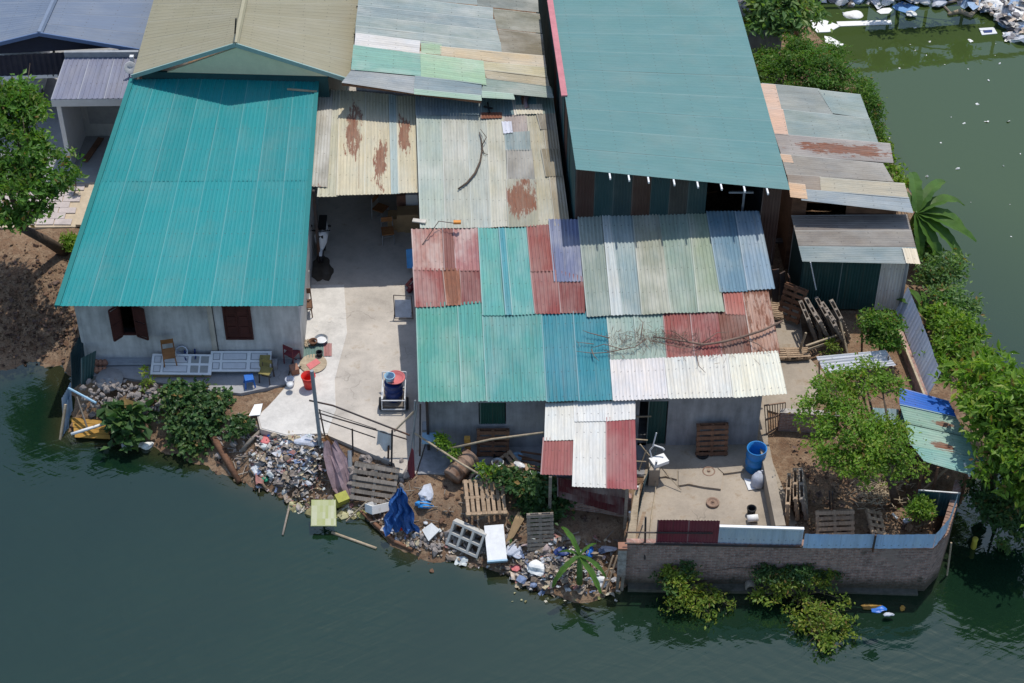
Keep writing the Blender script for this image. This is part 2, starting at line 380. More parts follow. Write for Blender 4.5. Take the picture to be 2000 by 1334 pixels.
def islands_mat(name, cols, rough=.7, spec=.3, var=.3, mud=None):
    """loose mixed bits: each bit takes one of the colours"""
    T = NT(name); g = T.n('ShaderNodeNewGeometry'); r = g.outputs['Random Per Island']
    rp = T.n('ShaderNodeValToRGB'); rp.color_ramp.interpolation = 'CONSTANT'; el = rp.color_ramp.elements
    while len(el) < len(cols): el.new(.5)
    for i, c in enumerate(cols): el[i].position = i/len(cols); el[i].color = (*c, 1)
    T.l(r, rp.inputs[0]); n = T.noise(g.outputs['Position'], 9, 4, .65)
    c = T.mix(1.0, rp.outputs[0], T.mapr(n, .25, .75, 1-var, 1+var), 'MULTIPLY'); d = T.noise(g.outputs['Position'], 4.5, 6, .7)
    T.base(T.mix(T.mapr(d, .46, .66, 0, .5), c, mud) if mud else c, rough, spec); return T.m
M = {}
M['dirt'] = dirt_mat(); M['water'] = water_mat(); M['brick'] = brick_mat()
M['drive'] = concrete_mat('driveway_concrete', (.50, .455, .40)); M['pale'] = concrete_mat('pale_concrete', (.60, .575, .535), (.42, .34, .24), amt=.62)
M['yard'] = concrete_mat('yard_concrete', (.37, .315, .25), (.23, .165, .10), amt=.54); M['patio'] = concrete_mat('patio_concrete', (.33, .33, .335), (.22, .17, .12), amt=.6)
M['paver'] = solid('paver_stone', (.50, .44, .42), .22, 2.5, .9, .15, bump=.2)
M['kerb'] = solid('kerb_stone', (.52, .43, .32), .2, 3, .9, .15)
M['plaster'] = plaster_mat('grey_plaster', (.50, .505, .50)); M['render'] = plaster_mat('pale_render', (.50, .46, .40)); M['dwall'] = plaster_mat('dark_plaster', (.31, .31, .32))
M['wood'] = wood_mat('weathered_pallet_wood', (.42, .31, .21), (.27, .185, .12)); M['greywood'] = wood_mat('grey_weathered_wood', (.34, .29, .24), (.2, .17, .14))
M['darkwood'] = wood_mat('dark_red_wood', (.085, .028, .022), (.05, .018, .016), .6); M['brownwood'] = wood_mat('brown_wood', (.24, .125, .075), (.15, .078, .048))
M['orangewood'] = wood_mat('orange_plywood', (.33, .155, .06), (.23, .10, .04)); M['bamboo'] = wood_mat('dry_bamboo', (.46, .38, .27), (.33, .26, .18))
M['bark'] = wood_mat('tree_bark', (.14, .105, .08), (.075, .055, .042)); M['twig'] = wood_mat('dry_twigs', (.24, .165, .125), (.15, .10, .08))
M['white'] = solid('white_paint', (.74, .75, .75), .08, 4, .5, .35, dirt=(.45, .42, .36), damt=.62); M['foam'] = solid('white_foam', (.78, .78, .76), .08, 5, .85, .2, dirt=(.5, .45, .36), damt=.6)
M['grey'] = solid('grey_paint', (.30, .32, .34), .2, 4, .6); M['steel'] = solid('galvanised_steel', (.42, .44, .46), .2, 5, .4, .5, .6)
M['dark'] = solid('dark_rusty_steel', (.06, .05, .048), .35, 5, .7, .3, dirt=(.12, .055, .03), damt=.52); M['rust'] = solid('rusty_drum_steel', (.28, .19, .14), .3, 4, .8, .2, dirt=(.14, .07, .04), damt=.5)
M['black'] = solid('black_rubber', (.018, .018, .02), .3, 6, .6, .3); M['glass'] = solid('dark_glass', (.02, .03, .035), .1, 3, .06, .6)
M['blue'] = solid('blue_plastic', (.02, .14, .50), .18, 4, .42, .4); M['navy'] = solid('navy_plastic', (.012, .035, .16), .2, 4, .45, .4); M['lblue'] = solid('light_blue_plastic', (.30, .48, .62), .15, 4, .5, .35)
M['red'] = solid('red_plastic', (.62, .035, .025), .15, 4, .42, .4); M['pink'] = solid('faded_pink_plastic', (.60, .17, .17), .2, 4, .6); M['yellow'] = solid('dull_yellow_cloth', (.24, .20, .07), .3, 5, .85)
M['green'] = solid('green_plastic', (.02, .25, .13), .2, 4, .5); M['cyan'] = solid('pale_cyan_plastic', (.22, .50, .48), .2, 5, .5); M['maroon'] = solid('maroon_paint', (.16, .03, .04), .25, 4, .6, dirt=(.09, .03, .03), damt=.58)
M['clay'] = solid('terracotta', (.30, .15, .10), .25, 5, .85); M['stone'] = islands_mat('loose_rubble', [(.25, .22, .2), (.33, .29, .26), (.19, .165, .16), (.4, .33, .24), (.26, .17, .14), (.3, .29, .3)], .95, .1)
M['stoneo'] = solid('rubble_stone', (.29, .255, .235), .35, 4, .95, .1); M['plank'] = solid('yellow_painted_board', (.42, .235, .05), .3, 4, .8, dirt=(.14, .09, .04), damt=.55)
M['net'] = solid('blue_tarpaulin', (.03, .11, .33), .3, 3, .5, .4); M['cloth'] = solid('white_blue_cloth', (.5, .53, .6), .25, 6, .9, .1); M['bag'] = solid('white_plastic_bag', (.68, .69, .70), .15, 7, .45, .4)
M['purplec'] = solid('faded_purple_cloth', (.27, .20, .22), .35, 4, .9, .1, dirt=(.14, .09, .08), damt=.55); M['tan'] = solid('tan_cardboard', (.38, .255, .14), .2, 4, .9, .1)
M['lfA'] = leaf_mat('fresh_leaves', (.060, .115, .018), (.095, .165, .022), (.14, .17, .03)); M['lfB'] = leaf_mat('deep_green_leaves', (.038, .085, .018), (.06, .125, .022), (.10, .13, .03))
M['lfC'] = leaf_mat('dark_vine_leaves', (.018, .045, .015), (.03, .066, .02), (.06, .085, .025), .3); M['lfD'] = leaf_mat('yellowing_leaves', (.075, .13, .022), (.12, .165, .03), (.17, .16, .035))
M['lfE'] = leaf_mat('bluish_green_leaves', (.055, .105, .04), (.085, .145, .05), (.12, .16, .06)); M['ban'] = leaf_mat('banana_leaf', (.028, .065, .012), (.036, .078, .014), (.05, .09, .016), .3)
# ------------------------------------------------------------------ terrain, water
shore_px = [(-900, 760), (0, 735), (55, 712), (105, 730), (128, 775), (126, 850), (215, 858), (290, 880), (385, 905), (455, 938), (520, 965), (600, 985), (650, 990), (700, 1005), (765, 1070), (835, 1095), (905, 1100), (965, 1120), (1050, 1165), (1120, 1180), (1205, 1162), (1228, 1140), (1400, 1135), (1600, 1136), (1790, 1132), (1835, 1085), (1862, 1000), (1900, 960), (1935, 880), (1940, 780), (1905, 680), (1850, 560), (1788, 430), (1730, 320), (1672, 180), (1572, 70), (1520, 0), (1490, -120), (1500, -900)]
SH = np.array([P(u, v, WZ)[:2] for u, v in shore_px]); poly = np.vstack([SH, [[SH[-1, 0], 120], [-90, 120], [-90, SH[0, 1]]]])
def sdf(X, Y):
    d = np.full(X.shape, 1e9); ins = np.zeros(X.shape, bool); n = len(poly)
    for i in range(n):
        a = poly[i]; b = poly[(i+1) % n]; e = b-a; wx = X-a[0]; wy = Y-a[1]
        t = np.clip((wx*e[0]+wy*e[1])/(e@e), 0, 1); d = np.minimum(d, np.hypot(wx-t*e[0], wy-t*e[1]))
        c = (a[1] <= Y) != (b[1] <= Y); xi = a[0]+(Y-a[1])/(e[1] if abs(e[1]) > 1e-9 else 1e-9)*e[0]; ins ^= c & (X < xi)
    return np.where(ins, d, -d)
XW0 = P(1215, 1100, 0).x; XLEFT = P(150, 740, 0).x
def height(X, Y):
    d = sdf(X, Y)+(fbm(X*.9, Y*.9, 5)-.47)*.5
    wd = np.where(X > XW0, .35, 1.7); wd = np.where(X < XLEFT, 3.6, wd)
    t = np.clip(d/wd, 0, 1); t = t*t*(3-2*t)*.4+t*.6
    z = np.where(d > 0, WZ-.05+t*(1.05), WZ-.05+d*.9)
    z = np.maximum(z, -3.0)+(fbm(X*2.3, Y*2.3, 9)-.47)*np.where(d > 0, .16, .1)*np.where(X > XW0, .5, 1)
    far = np.clip((Y-4)/6, 0, 1); z = np.where((d > 0), z*(1-far*.6)-.05*far, z)
    return np.where(d > 1.0, np.minimum(z, -.012), z)
_hx = np.arange(-22, 20.01, .14); _hy = np.arange(-13, 26.01, .14); _HG = height(*np.meshgrid(_hx, _hy))
def hz(x, y):
    a = min(max((x+22)/.14, 0), len(_hx)-2); b = min(max((y+13)/.14, 0), len(_hy)-2); i = int(a); j = int(b); a -= i; b -= j
    return float((_HG[j, i]*(1-a)+_HG[j, i+1]*a)*(1-b)+(_HG[j+1, i]*(1-a)+_HG[j+1, i+1]*a)*b)
def grid(name, x0, x1, y0, y1, st, m, f):
    xs = np.arange(x0, x1+1e-6, st); ys = np.arange(y0, y1+1e-6, st); X, Y = np.meshgrid(xs, ys); Z = f(X, Y); nx = len(xs)
    V = np.stack([X.ravel(), Y.ravel(), Z.ravel()], 1); i = np.arange((len(ys)-1)*(nx-1)); r = i//(nx-1); c = i % (nx-1); a = r*nx+c
    F = np.stack([a, a+1, a+1+nx, a+nx], 1)
    return raw(name, V, F.tolist(), m, None, True)
tag(grid('ground', -22, 20, -13, 26, .14, M['dirt'], height), kind='structure')
gb = MB().prism([(-250, 25.9), (SH[-1, 0]-1, 25.9), (SH[-1, 0]-1, 300), (-250, 300)], -2, -.09).prism([(-250, SH[0, 1]), (-21.9, SH[0, 1]), (-21.9, 25.9), (-250, 25.9)], -2, -.1)
tag(gb.build('terrain', M['dirt']), kind='structure')
wx = np.concatenate([[-600, -120, -40], np.linspace(-24, 24, 190), [40, 120, 600]]); wy = np.concatenate([[-600, -120, -40], np.linspace(-20, 30, 190), [60, 150, 600]])
WX, WY = np.meshgrid(wx, wy); _n = len(wx); _i = np.arange((len(wy)-1)*(_n-1)); _a = (_i//(_n-1))*_n+_i % (_n-1)
wat = tag(raw('water', np.stack([WX.ravel(), WY.ravel(), np.full(WX.size, WZ)], 1), np.stack([_a, _a+1, _a+1+_n, _a+_n], 1).tolist(), M['water']), kind='structure')
_at = wat.data.attributes.new('silt', 'FLOAT', 'POINT'); _at.data.foreach_set('value', np.exp(-np.maximum(-sdf(WX, WY), 0)/.45).ravel().astype(np.float32))
# ------------------------------------------------------------------ paving
def slabpx(name, px, z, m, th=.12, z0=None):
    o = MB().prism([P(u, v, z)[:2] for u, v in px], z-th if z0 is None else z0, z).build(name, m); return tag(o, kind='structure')
slabpx('driveway', [(574, 700), (560, 752), (528, 790), (502, 812), (508, 838), (560, 852), (612, 846), (640, 850), (770, 905), (776, 925), (812, 925), (832, 860), (832, 100), (640, 100), (612, 360), (606, 545)], .0, M['drive'], z0=-.75)
slabpx('driveway_strip', [(608, 556), (672, 556), (678, 650), (664, 702), (654, 742), (656, 800), (640, 846), (560, 849), (511, 836), (505, 813), (560, 755), (578, 702)], .018, M['pale'], .05)
slabpx('patio', [(172, 640), (600, 640), (571, 702), (558, 750), (470, 768), (440, 765), (425, 766), (330, 750), (230, 736), (160, 734)], -.004, M['patio'], .3)
slabpx('house_yard', [(826, 780), (1262, 780), (1262, 930), (1080, 930), (1000, 915), (940, 905), (880, 925), (815, 925), (834, 860)], -.03, M['dwall'], .5)
slabpx('walled_yard', [(1262, 770), (1500, 770), (1500, 880), (1560, 1030), (1560, 1092), (1236, 1092), (1262, 900)], -.02, M['yard'], .4)
slabpx('side_path', [(1495, 560), (1560, 600), (1572, 690), (1610, 730), (1590, 805), (1530, 810), (1497, 800)], -.01, M['yard'], .15)
slabpx('court', [(-300, 90), (270, 90), (200, 350), (183, 358), (-300, 358)], -.02, M['patio'], .2)
slabpx('terrace', [(-300, 356), (183, 356), (150, 443), (-300, 447)], -.03, M['kerb'], .2)
# each paver of the terrace by the tree
pv = None; tr = bpy.data.objects['terrace']; k = 0
for r in range(7):
    for c in range(16):
        p = P(172-r*4.2, 366+r*11.2, 0); x = p.x-.62*c-(.3 if r % 2 else 0)-.42; y = p.y
        if pv is None: pv = MB().box((0, 0, 0), (.59, .30, .05)).build('paver', M['paver'], None, world=False); o = pv
        else: o = pv.copy(); COL.objects.link(o)
        o.parent = tr; o.location = (x, y, -.012+random.uniform(-.004, .004)); o.rotation_euler = (0, 0, random.uniform(-.012, .012))
tag(MB().bar(P(184, 358, .02), P(156, 441, .02), .3, .1).build('kerb', M['kerb']), kind='structure')
# ------------------------------------------------------------------ building helpers
def wallp(parent, name, p0, p1, z0, h0, h1, m, th=.12, openings=(), out=None):
    """upright wall from p0 to p1 (plan), top from h0 to h1; openings are (s0, s1, za, zb) along it"""
    p0 = Vector((p0[0], p0[1], 0)); p1 = Vector((p1[0], p1[1], 0)); L = (p1-p0).length; d = (p1-p0)/L; n = Vector((-d.y, d.x, 0))
    mb = MB()
    def piece(s0, s1, a0, a1, b0, b1):
        vs = []
        for s, a, b in ((s0, a0, b0), (s1, a1, b1)):
            for t in (0, th): vs += [p0+d*s+n*t+Vector((0, 0, a)), p0+d*s+n*t+Vector((0, 0, b))]
        mb.add(vs, [(0, 4, 5, 1), (2, 3, 7, 6), (1, 5, 7, 3), (0, 2, 6, 4), (0, 1, 3, 2), (4, 6, 7, 5)])
    H = lambda s: h0+(h1-h0)*s/L
    x = 0
    for (a, b, za, zb) in sorted(openings):
        if a > x: piece(x, a, z0, z0, H(x), H(a))
        if za > z0+.01: piece(a, b, z0, z0, za, za)
        piece(a, b, zb, zb, H(a), H(b)); x = b
    if x < L: piece(x, L, z0, z0, H(x), H(L))
    o = mb.build(name, m, parent)
    V = np.array([tuple(v) for v in mb.V]); U = np.stack([(V[:, 0]*d.x+V[:, 1]*d.y)+(V[:, 0]*n.x+V[:, 1]*n.y), V[:, 2]], 1)
    l = o.data.uv_layers.new(name='UVMap'); vi = np.empty(len(o.data.loops), dtype=np.int32); o.data.loops.foreach_get('vertex_index', vi); l.data.foreach_set('uv', U[vi].astype(np.float32).ravel())
    return o
def shell(parent, pl, A, B, C, D, z0, m, ins=(.1, .12, .3, .12), skip=(), drop=.05, openings=()):
    """four walls under a roof whose corners are back-left A, back-right B, front-right C, front-left D"""
    A, B, C, D = [Vector((v.x, v.y, 0)) for v in (A, B, C, D)]; fr = (D-A).normalized(); 
    a = A+(B-A).normalized()*ins[3]+fr*ins[0]; b = B+(A-B).normalized()*ins[1]+(C-B).normalized()*ins[0]
    c = C+(D-C).normalized()*ins[1]+(B-C).normalized()*ins[2]; d = D+(C-D).normalized()*ins[3]+(A-D).normalized()*ins[2]
    H = lambda p: pl.z(p.x, p.y)-drop
    out = {}
    for nm, p, q in (('front', d, c), ('right', c, b), ('back', b, a), ('left', a, d)):
        if nm in skip: continue
        out[nm] = wallp(parent, 'wall', p, q, z0, H(p), H(q), m, .12, openings if nm == 'front' else ())
    return a, b, c, d, out
# ---- teal-roofed house on the left
def teal_house():
    A, B, C, D = P(258, 155, 4.2), P(620, 152, 4.2), P(588, 598, 2.62), P(112, 598, 2.62); pl = Plane(A, C, D)
    A = pl.at(258, 155); B = pl.at(620, 152)
    t = thing('teal_roof_house', 'grey plastered house under one large bright teal metal roof', 'house', Vector(((C.x+D.x)/2, (C.y+B.y)/2, 0)))
    e = lambda s: lerp(D, C, s)
    n = 8
    for j, (t0, t1) in enumerate(((0, .475), (.465, 1))):
        for i in range(n):
            q = [lerp(lerp(A, B, s), lerp(D, C, s), tt) for s, tt in ((i/n, t0), ((i+1)/n, t0), ((i+1)/n, t1), (i/n, t1))]
            o_ = .005*(1-j)
            k = random.uniform(.93, 1.06)
            corr('roof_sheet', t, *[p+pl.n*o_ for p in q], tuple(x*k for x in lin(20, 154, 158, .86)), .135, .016, 'trap', 2, fade=.05, rust=.0, warp=.004, calm=.62)
    mb = MB(); mb.bar(A+pl.n*.03, D+pl.n*.03, .16, .03).bar(A-pl.n*.06+Vector((-.07, 0, 0)), D-pl.n*.06+Vector((-.07, 0, 0)), .03, .2); mb.build('edge_trim', solid('teal_trim', lin(30, 150, 150, .7), .1), t)
    MB().bar(B+pl.n*.03, C+pl.n*.03, .14, .03).build('edge_trim', bpy.data.materials['teal_trim'], t)
    fx = lambda u: (u)
    a, b, c, d, W = shell(t, pl, A, B, C, D, -.6, M['plaster'], (.1, .14, .34, .38), ('front',))
    L = (c-d).length; H = lambda p: pl.z(p.x, p.y)-.05
    def s_of(u, v, z): return (P(u, v, z)-d).dot((c-d).normalized())
    s0, s1 = s_of(231, 640, 1.7), s_of(261, 640, 1.7); r0, r1 = s_of(438, 640, 1.6), s_of(489, 640, 1.6)
    wz0, wz1 = 1.05, 2.35
    wallp(t, 'wall', d, c, -.6, H(d), H(c), M['plaster'], .12, [(s0, s1, wz0, wz1), (r0, r1, wz0-.12, wz1)])
    dr = (c-d).normalized(); out = Vector((dr.y, -dr.x, 0))
    def wp(s, z, o=0): return d+dr*s+out*o+Vector((0, 0, z))
    win = MB(); 
    for sa, sb in ((s0, s0+.05), (s1-.05, s1)): win.bar(wp(sa+.025, wz0, -.06), wp(sa+.025, wz1, -.06), .05, .1)
    win.bar(wp(s0, wz0+.03, -.05), wp(s1, wz0+.03, -.05), .1, .06)
    wo_ = win.build('window', M['darkwood'], t)
    for sgn, hinge, ang in ((-1, s0, 62), (1, s1, 40)):
        wdt = (s1-s0)*.98; ca = math.cos(math.radians(ang)); sa = math.sin(math.radians(ang))
        p0 = wp(hinge, 0, .03); p1 = p0+dr*sgn*wdt*ca+out*wdt*sa*.55
        q = MB()
        for zz in range(2):
            za = wz0+.06+zz*.62; 
            q.slab([p0+Vector((0, 0, za)), p1+Vector((0, 0, za)), p1+Vector((0, 0, za+.55)), p0+Vector((0, 0, za+.55))], .02)
        for pp in (p0, p1): q.bar(pp+Vector((0, 0, wz0)), pp+Vector((0, 0, wz1)), .05, .04)
        for zz in (wz0, wz0+.62, wz1): q.bar(p0+Vector((0, 0, zz)), p1+Vector((0, 0, zz)), .035, .06)
        q.build('shutter', M['darkwood'], wo_)
    w2 = MB(); w2.bar(wp(r0, wz0-.12, .02), wp(r0, wz1, .02), .06, .06).bar(wp(r1, wz0-.12, .02), wp(r1, wz1, .02), .06, .06).bar(wp(r0-.03, wz0-.12, .02), wp(r1+.03, wz0-.12, .02), .062, .062); w2 = w2.build('window', M['darkwood'], t)
    for i in range(2):
        x0 = r0+.02+(r1-r0-.04)*i/2; x1 = x0+(r1-r0-.06)/2
        q = MB().slab([wp(x0, wz0-.1, .015), wp(x1, wz0-.1, .015), wp(x1, wz1, .015), wp(x0, wz1, .015)], .03)
        for zz in (wz0+.1, wz0+.55, wz0+1.0): q.slab([wp(x0+.06, zz, .035), wp(x1-.06, zz, .035), wp(x1-.06, zz+.3, .035), wp(x0+.06, zz+.3, .035)], .02)
        q.build('shutter', M['darkwood'], w2)
    # cable and a pale post strip on the wall
    sp = s_of(417, 640, 1.6); MB().tube([wp(sp, 2.5, .03), wp(sp+.02, 0.0, .03)], .012, 5).build('cable', M['black'], t)
    MB().box(wp(sp-.1, 1.2, .012), (.16, .02, 2.4), Matrix.Rotation(math.atan2(dr.y, dr.x), 3, 'Z')).build('pilaster', M['render'], t)
    MB().bar(pl.at(561, 174, .05), pl.at(619, 179, .05), .05).build('roof_batten', M['bamboo'], t)
    return t, pl, (a, b, c, d)
TH_, TPL, TC = teal_house()
# ---- beige gable hall behind it
def gable(name, label, ridge_f, ridge_b, el_f, el_b, er_f, er_b, colr, trim, wallcol, n=7, period=.17, wall_z0=-.1, setback=.45, band=None, cat='building', ext=1.9):
    rf, rb = ridge_f, lerp(ridge_f, ridge_b, ext); lf, lb = el_f, lerp(el_f, el_b, ext); gf, gb_ = er_f, lerp(er_f, er_b, ext)
    t = thing(name, label, cat, Vector((rf.x, (rf.y+rb.y)/2, 0)))
    for (ef, eb, flip) in ((lf, lb, False), (gf, gb_, True)):
        for i in range(n):
            a, b = i/n, (i+1)/n; k = random.uniform(.95, 1.05)
            r0, r1, e0, e1 = lerp(rb, rf, a), lerp(rb, rf, b), lerp(eb, ef, a), lerp(eb, ef, b)
            corr('roof_sheet', t, r0, r1, e1, e0, tuple(x*k for x in colr), period, .005, 'trap', 1, fade=.1, warp=.003, calm=.7)
    MB().tube([rf+Vector((0, -.02, .04)), rb+Vector((0, 0, .04))], .11, 6).build('ridge_cap', solid('ridge_'+name, tuple(min(.8, x*1.25) for x in colr), .12), t)
    for e in (lf, gf): MB().bar(rf+Vector((0, -.03, .03)), e+Vector((0, -.03, .03)), .05, .15).build('barge_board', trim, t)
    return t, (lf, lb, gf, gb_, rf, rb)
teal_tr = solid('green_grey_trim', lin(160, 192, 186, .85), .12)
def beige():
    z1 = 4.36; zr = 5.98
    t, (lf, lb, gf, gb_, rf, rb) = gable('beige_gable_hall', 'large hall with beige ribbed gable roof behind the teal roof', P(460, 88, zr), P(478, 0, zr), P(258, 150, z1), P(300, 0, z1), P(683, 158, z1), P(703, 0, z1), lin(172, 165, 136, .78), teal_tr, None, 8)
    y = .1
    a = lf+Vector((.3, y, 0)); b = gf+Vector((-.75, y, 0)); r = rf+Vector((0, y, 0)); zb = z1+.12
    mb = MB().slab([Vector((a.x+.9, a.y, zb)), Vector((b.x, b.y, zb)), Vector((r.x, r.y, zr-.18))], .06); mb.build('gable_panel', solid('cream_panel', (.78, .70, .50), .1), t)
    gm = solid('deep_green_panel', (.02, .07, .075), .25)
    wallp(t, 'wall', (a.x, a.y+.06), (b.x, b.y+.06), -.1, zb-.02, zb-.02, gm, .1)
    wallp(t, 'wall', (b.x, b.y+.06), (gb_.x-.75, gb_.y), -.1, z1-.1, z1-.1, gm, .1); wallp(t, 'wall', (lb.x+.3, lb.y), (a.x, a.y+.06), -.1, z1-.1, z1-.1, M['render'], .1)
    MB().tube([P(459, 66, zr+.1), P(461, 36, zr+.9)], .03, 5).build('vent_pipe', M['black'], t)
    for k in range(3): MB().bar(P(686-k*-5, 122-k*55, z1+.1), P(694+k*5, 124-k*55, z1+.02), .03).build('bracket', M['dark'], t)
beige()
# ---- blue gable carport top left, with the parked vehicle
def bluehall():
    zr, ze = 4.05, 3.15
    rf, rb = P(77, 67, zr), P(107, 0, zr)
    t, (lf, lb, gf, gb_, rf, rb) = gable('blue_gable_carport', 'blue grey ribbed gable roof over a dark open front at the left', rf, rb, P(-150, 122, ze), P(-105, 0, ze), P(272, 99, ze+.25), P(330, 0, ze+.25), lin(122, 138, 162, .78), solid('blue_trim', lin(110, 140, 190, .7), .1), None, 6)
    z2 = 2.15; y = .35
    a, b, r = lf+Vector((0, y, -.05)), gf+Vector((0, y, -.05)), rf+Vector((0, y, -.08))
    corr('front_panel', t, Vector((a.x, a.y, ze-.1)), Vector((b.x, b.y, ze+.1)), Vector((b.x, b.y, z2)), Vector((a.x, a.y, z2)), (.018, .022, .04), .2, .012, 'wall', 1, fade=0, warp=0)  # near-black colour paints in the shade of the open carport front
    MB().slab([a, b, r], .04).build('gable_panel', solid('painted_shade_panel', (.016, .02, .038), .2), t)  # same near-black tone, shade of the open front put into the colour
    MB().bar(Vector((a.x, a.y-.03, z2)), Vector((b.x-2.2, b.y-.03, z2)), .12, .14).build('beam', M['white'], t)
    for s in (.02, .36, .7): 
        p = lerp(a, b, s); MB().bar(Vector((p.x, p.y, -.02)), Vector((p.x, p.y, z2)), .15).build('post', M['white'], t)
    wallp(t, 'wall', (a.x, a.y+7), (b.x, b.y+7), -.1, ze, ze, M['dwall'])
bluehall()
def porch():
    zb, zf = 3.35, 3.1
    A, B, C, D = P(127, 111, zb), P(272, 110, zb), P(254, 192, zf), P(99, 194, zf); pl = Plane(A, C, D)
    t = thing('entrance_porch', 'small porch with purple grey roof and white walls beside the teal roof', 'porch', Vector(((C.x+D.x)/2, C.y, 0)))
    for i in range(3):
        q = [lerp(lerp(A, B, s), lerp(D, C, s), tt) for s, tt in ((i/3, 0), ((i+1)/3, 0), ((i+1)/3, 1), (i/3, 1))]
        corr('roof_sheet', t, *q, lin(146, 150, 174, .74), .19, .02, 'trap', 1, fade=.1, warp=.002)
    MB().bar(D+Vector((0, .03, -.17)), C+Vector((0, .03, -.17)), .06, .3).build('fascia', M['white'], t)
    MB().bar(A+Vector((0, 0, .12)), B+Vector((0, 0, .12)), .12, .22).build('parapet', M['grey'], t)
    d = D+Vector((.12, .1, 0)); c = C+Vector((-.05, .1, 0)); a = A+Vector((.12, -.1, 0)); b = B+Vector((-.1, -.1, 0))
    wallp(t, 'wall', a, d, -.05, zb-.1, zf-.1, M['white'], .16); wallp(t, 'wall', b, a, -.05, zb-.1, zb-.1, M['plaster'], .12); wallp(t, 'wall', c, b, -.05, zf-.1, zb-.1, M['plaster'], .12)
    MB().box((a.x+1.4, a.y-.15, 2.1), (1.7, .08, .5)).build('sign_panel', M['brownwood'], t)
    MB().box((a.x+1.35, a.y-.16, 1.1), (1.9, .06, 1.0)).build('door_panel', M['grey'], t)
    MB().bar((d.x+.55, d.y+.3, 0.04), (a.x+.75, a.y-.3, .04), .22, .04).build('floor_strip', M['brownwood'], t)
    MB().box((a.x+.5, a.y-.1, 1.75), (.16, .05, .1)).build('meter_box', M['black'], t)
porch()
def car():
    c = P(42, 205, 0); t = thing('parked_van', 'pale van parked facing out under the blue carport roof', 'van', c+Vector((0, 1.3, 0)))
    L = 4.0; W = 1.66
    prof = [(-1.95, .35), (-2.0, .75), (-1.85, .95), (-1.3, 1.08), (-.55, 1.72), (.2, 1.84), (1.75, 1.8), (1.98, 1.3), (2.0, .4)]
    def ring(x, k): return [Vector((x, y, (z-.35)*k+.35)) for y, z in prof]
    vs = []; fs = []
    secs = [(-W/2, .86), (-W/2+.1, .97), (0, 1), (W/2-.1, .97), (W/2, .86)]; n = len(prof)
    for x, k in secs: vs += ring(x, k)
    for i in range(len(secs)-1):
        for j in range(n-1): fs.append((i*n+j, (i+1)*n+j, (i+1)*n+j+1, i*n+j+1))
    fs += [tuple(range(n)), tuple(range(5*n-1, 4*n-1, -1))]
    o = MB().add(vs, fs).build('body', M['white'], t, True, world=False)
    MB().slab([(-.72, -1.25, 1.13), (.72, -1.25, 1.13), (.64, -.6, 1.72), (-.64, -.6, 1.72)], -.02).build('windscreen', M['glass'], t, world=False)
    for s in (-1, 1):
        MB().slab([(s*.8, -.6, 1.1), (s*.8, 1.6, 1.1), (s*.76, 1.5, 1.55), (s*.76, -.3, 1.55)], .03*s).build('side_window', M['glass'], t, world=False)
        MB().box((s*.6, -1.98, .78), (.3, .06, .18)).build('headlight', M['steel'], t, world=False)
        MB().box((s*.95, -.75, 1.15), (.16, .1, .2)).build('mirror', M['black'], t, world=False)
        for yy in (-1.25, 1.3):
            wh = MB().lathe((s*.74, yy, .32), [(.18, -.09), (.31, -.09), (.32, 0), (.31, .09), (.18, .09)], 16, Matrix.Rotation(math.pi/2, 3, 'Y')).build('wheel', M['black'], t, True, world=False)
            MB().lathe((s*.8, yy, .32), [(.02, -.06), (.17, -.04), (.18, .05)], 12, Matrix.Rotation(math.pi/2, 3, 'Y')).build('rim', M['steel'], wh, world=False)
    MB().box((0, -2.0, .5), (1.5, .1, .2)).build('bumper', M['grey'], t, world=False)
car()
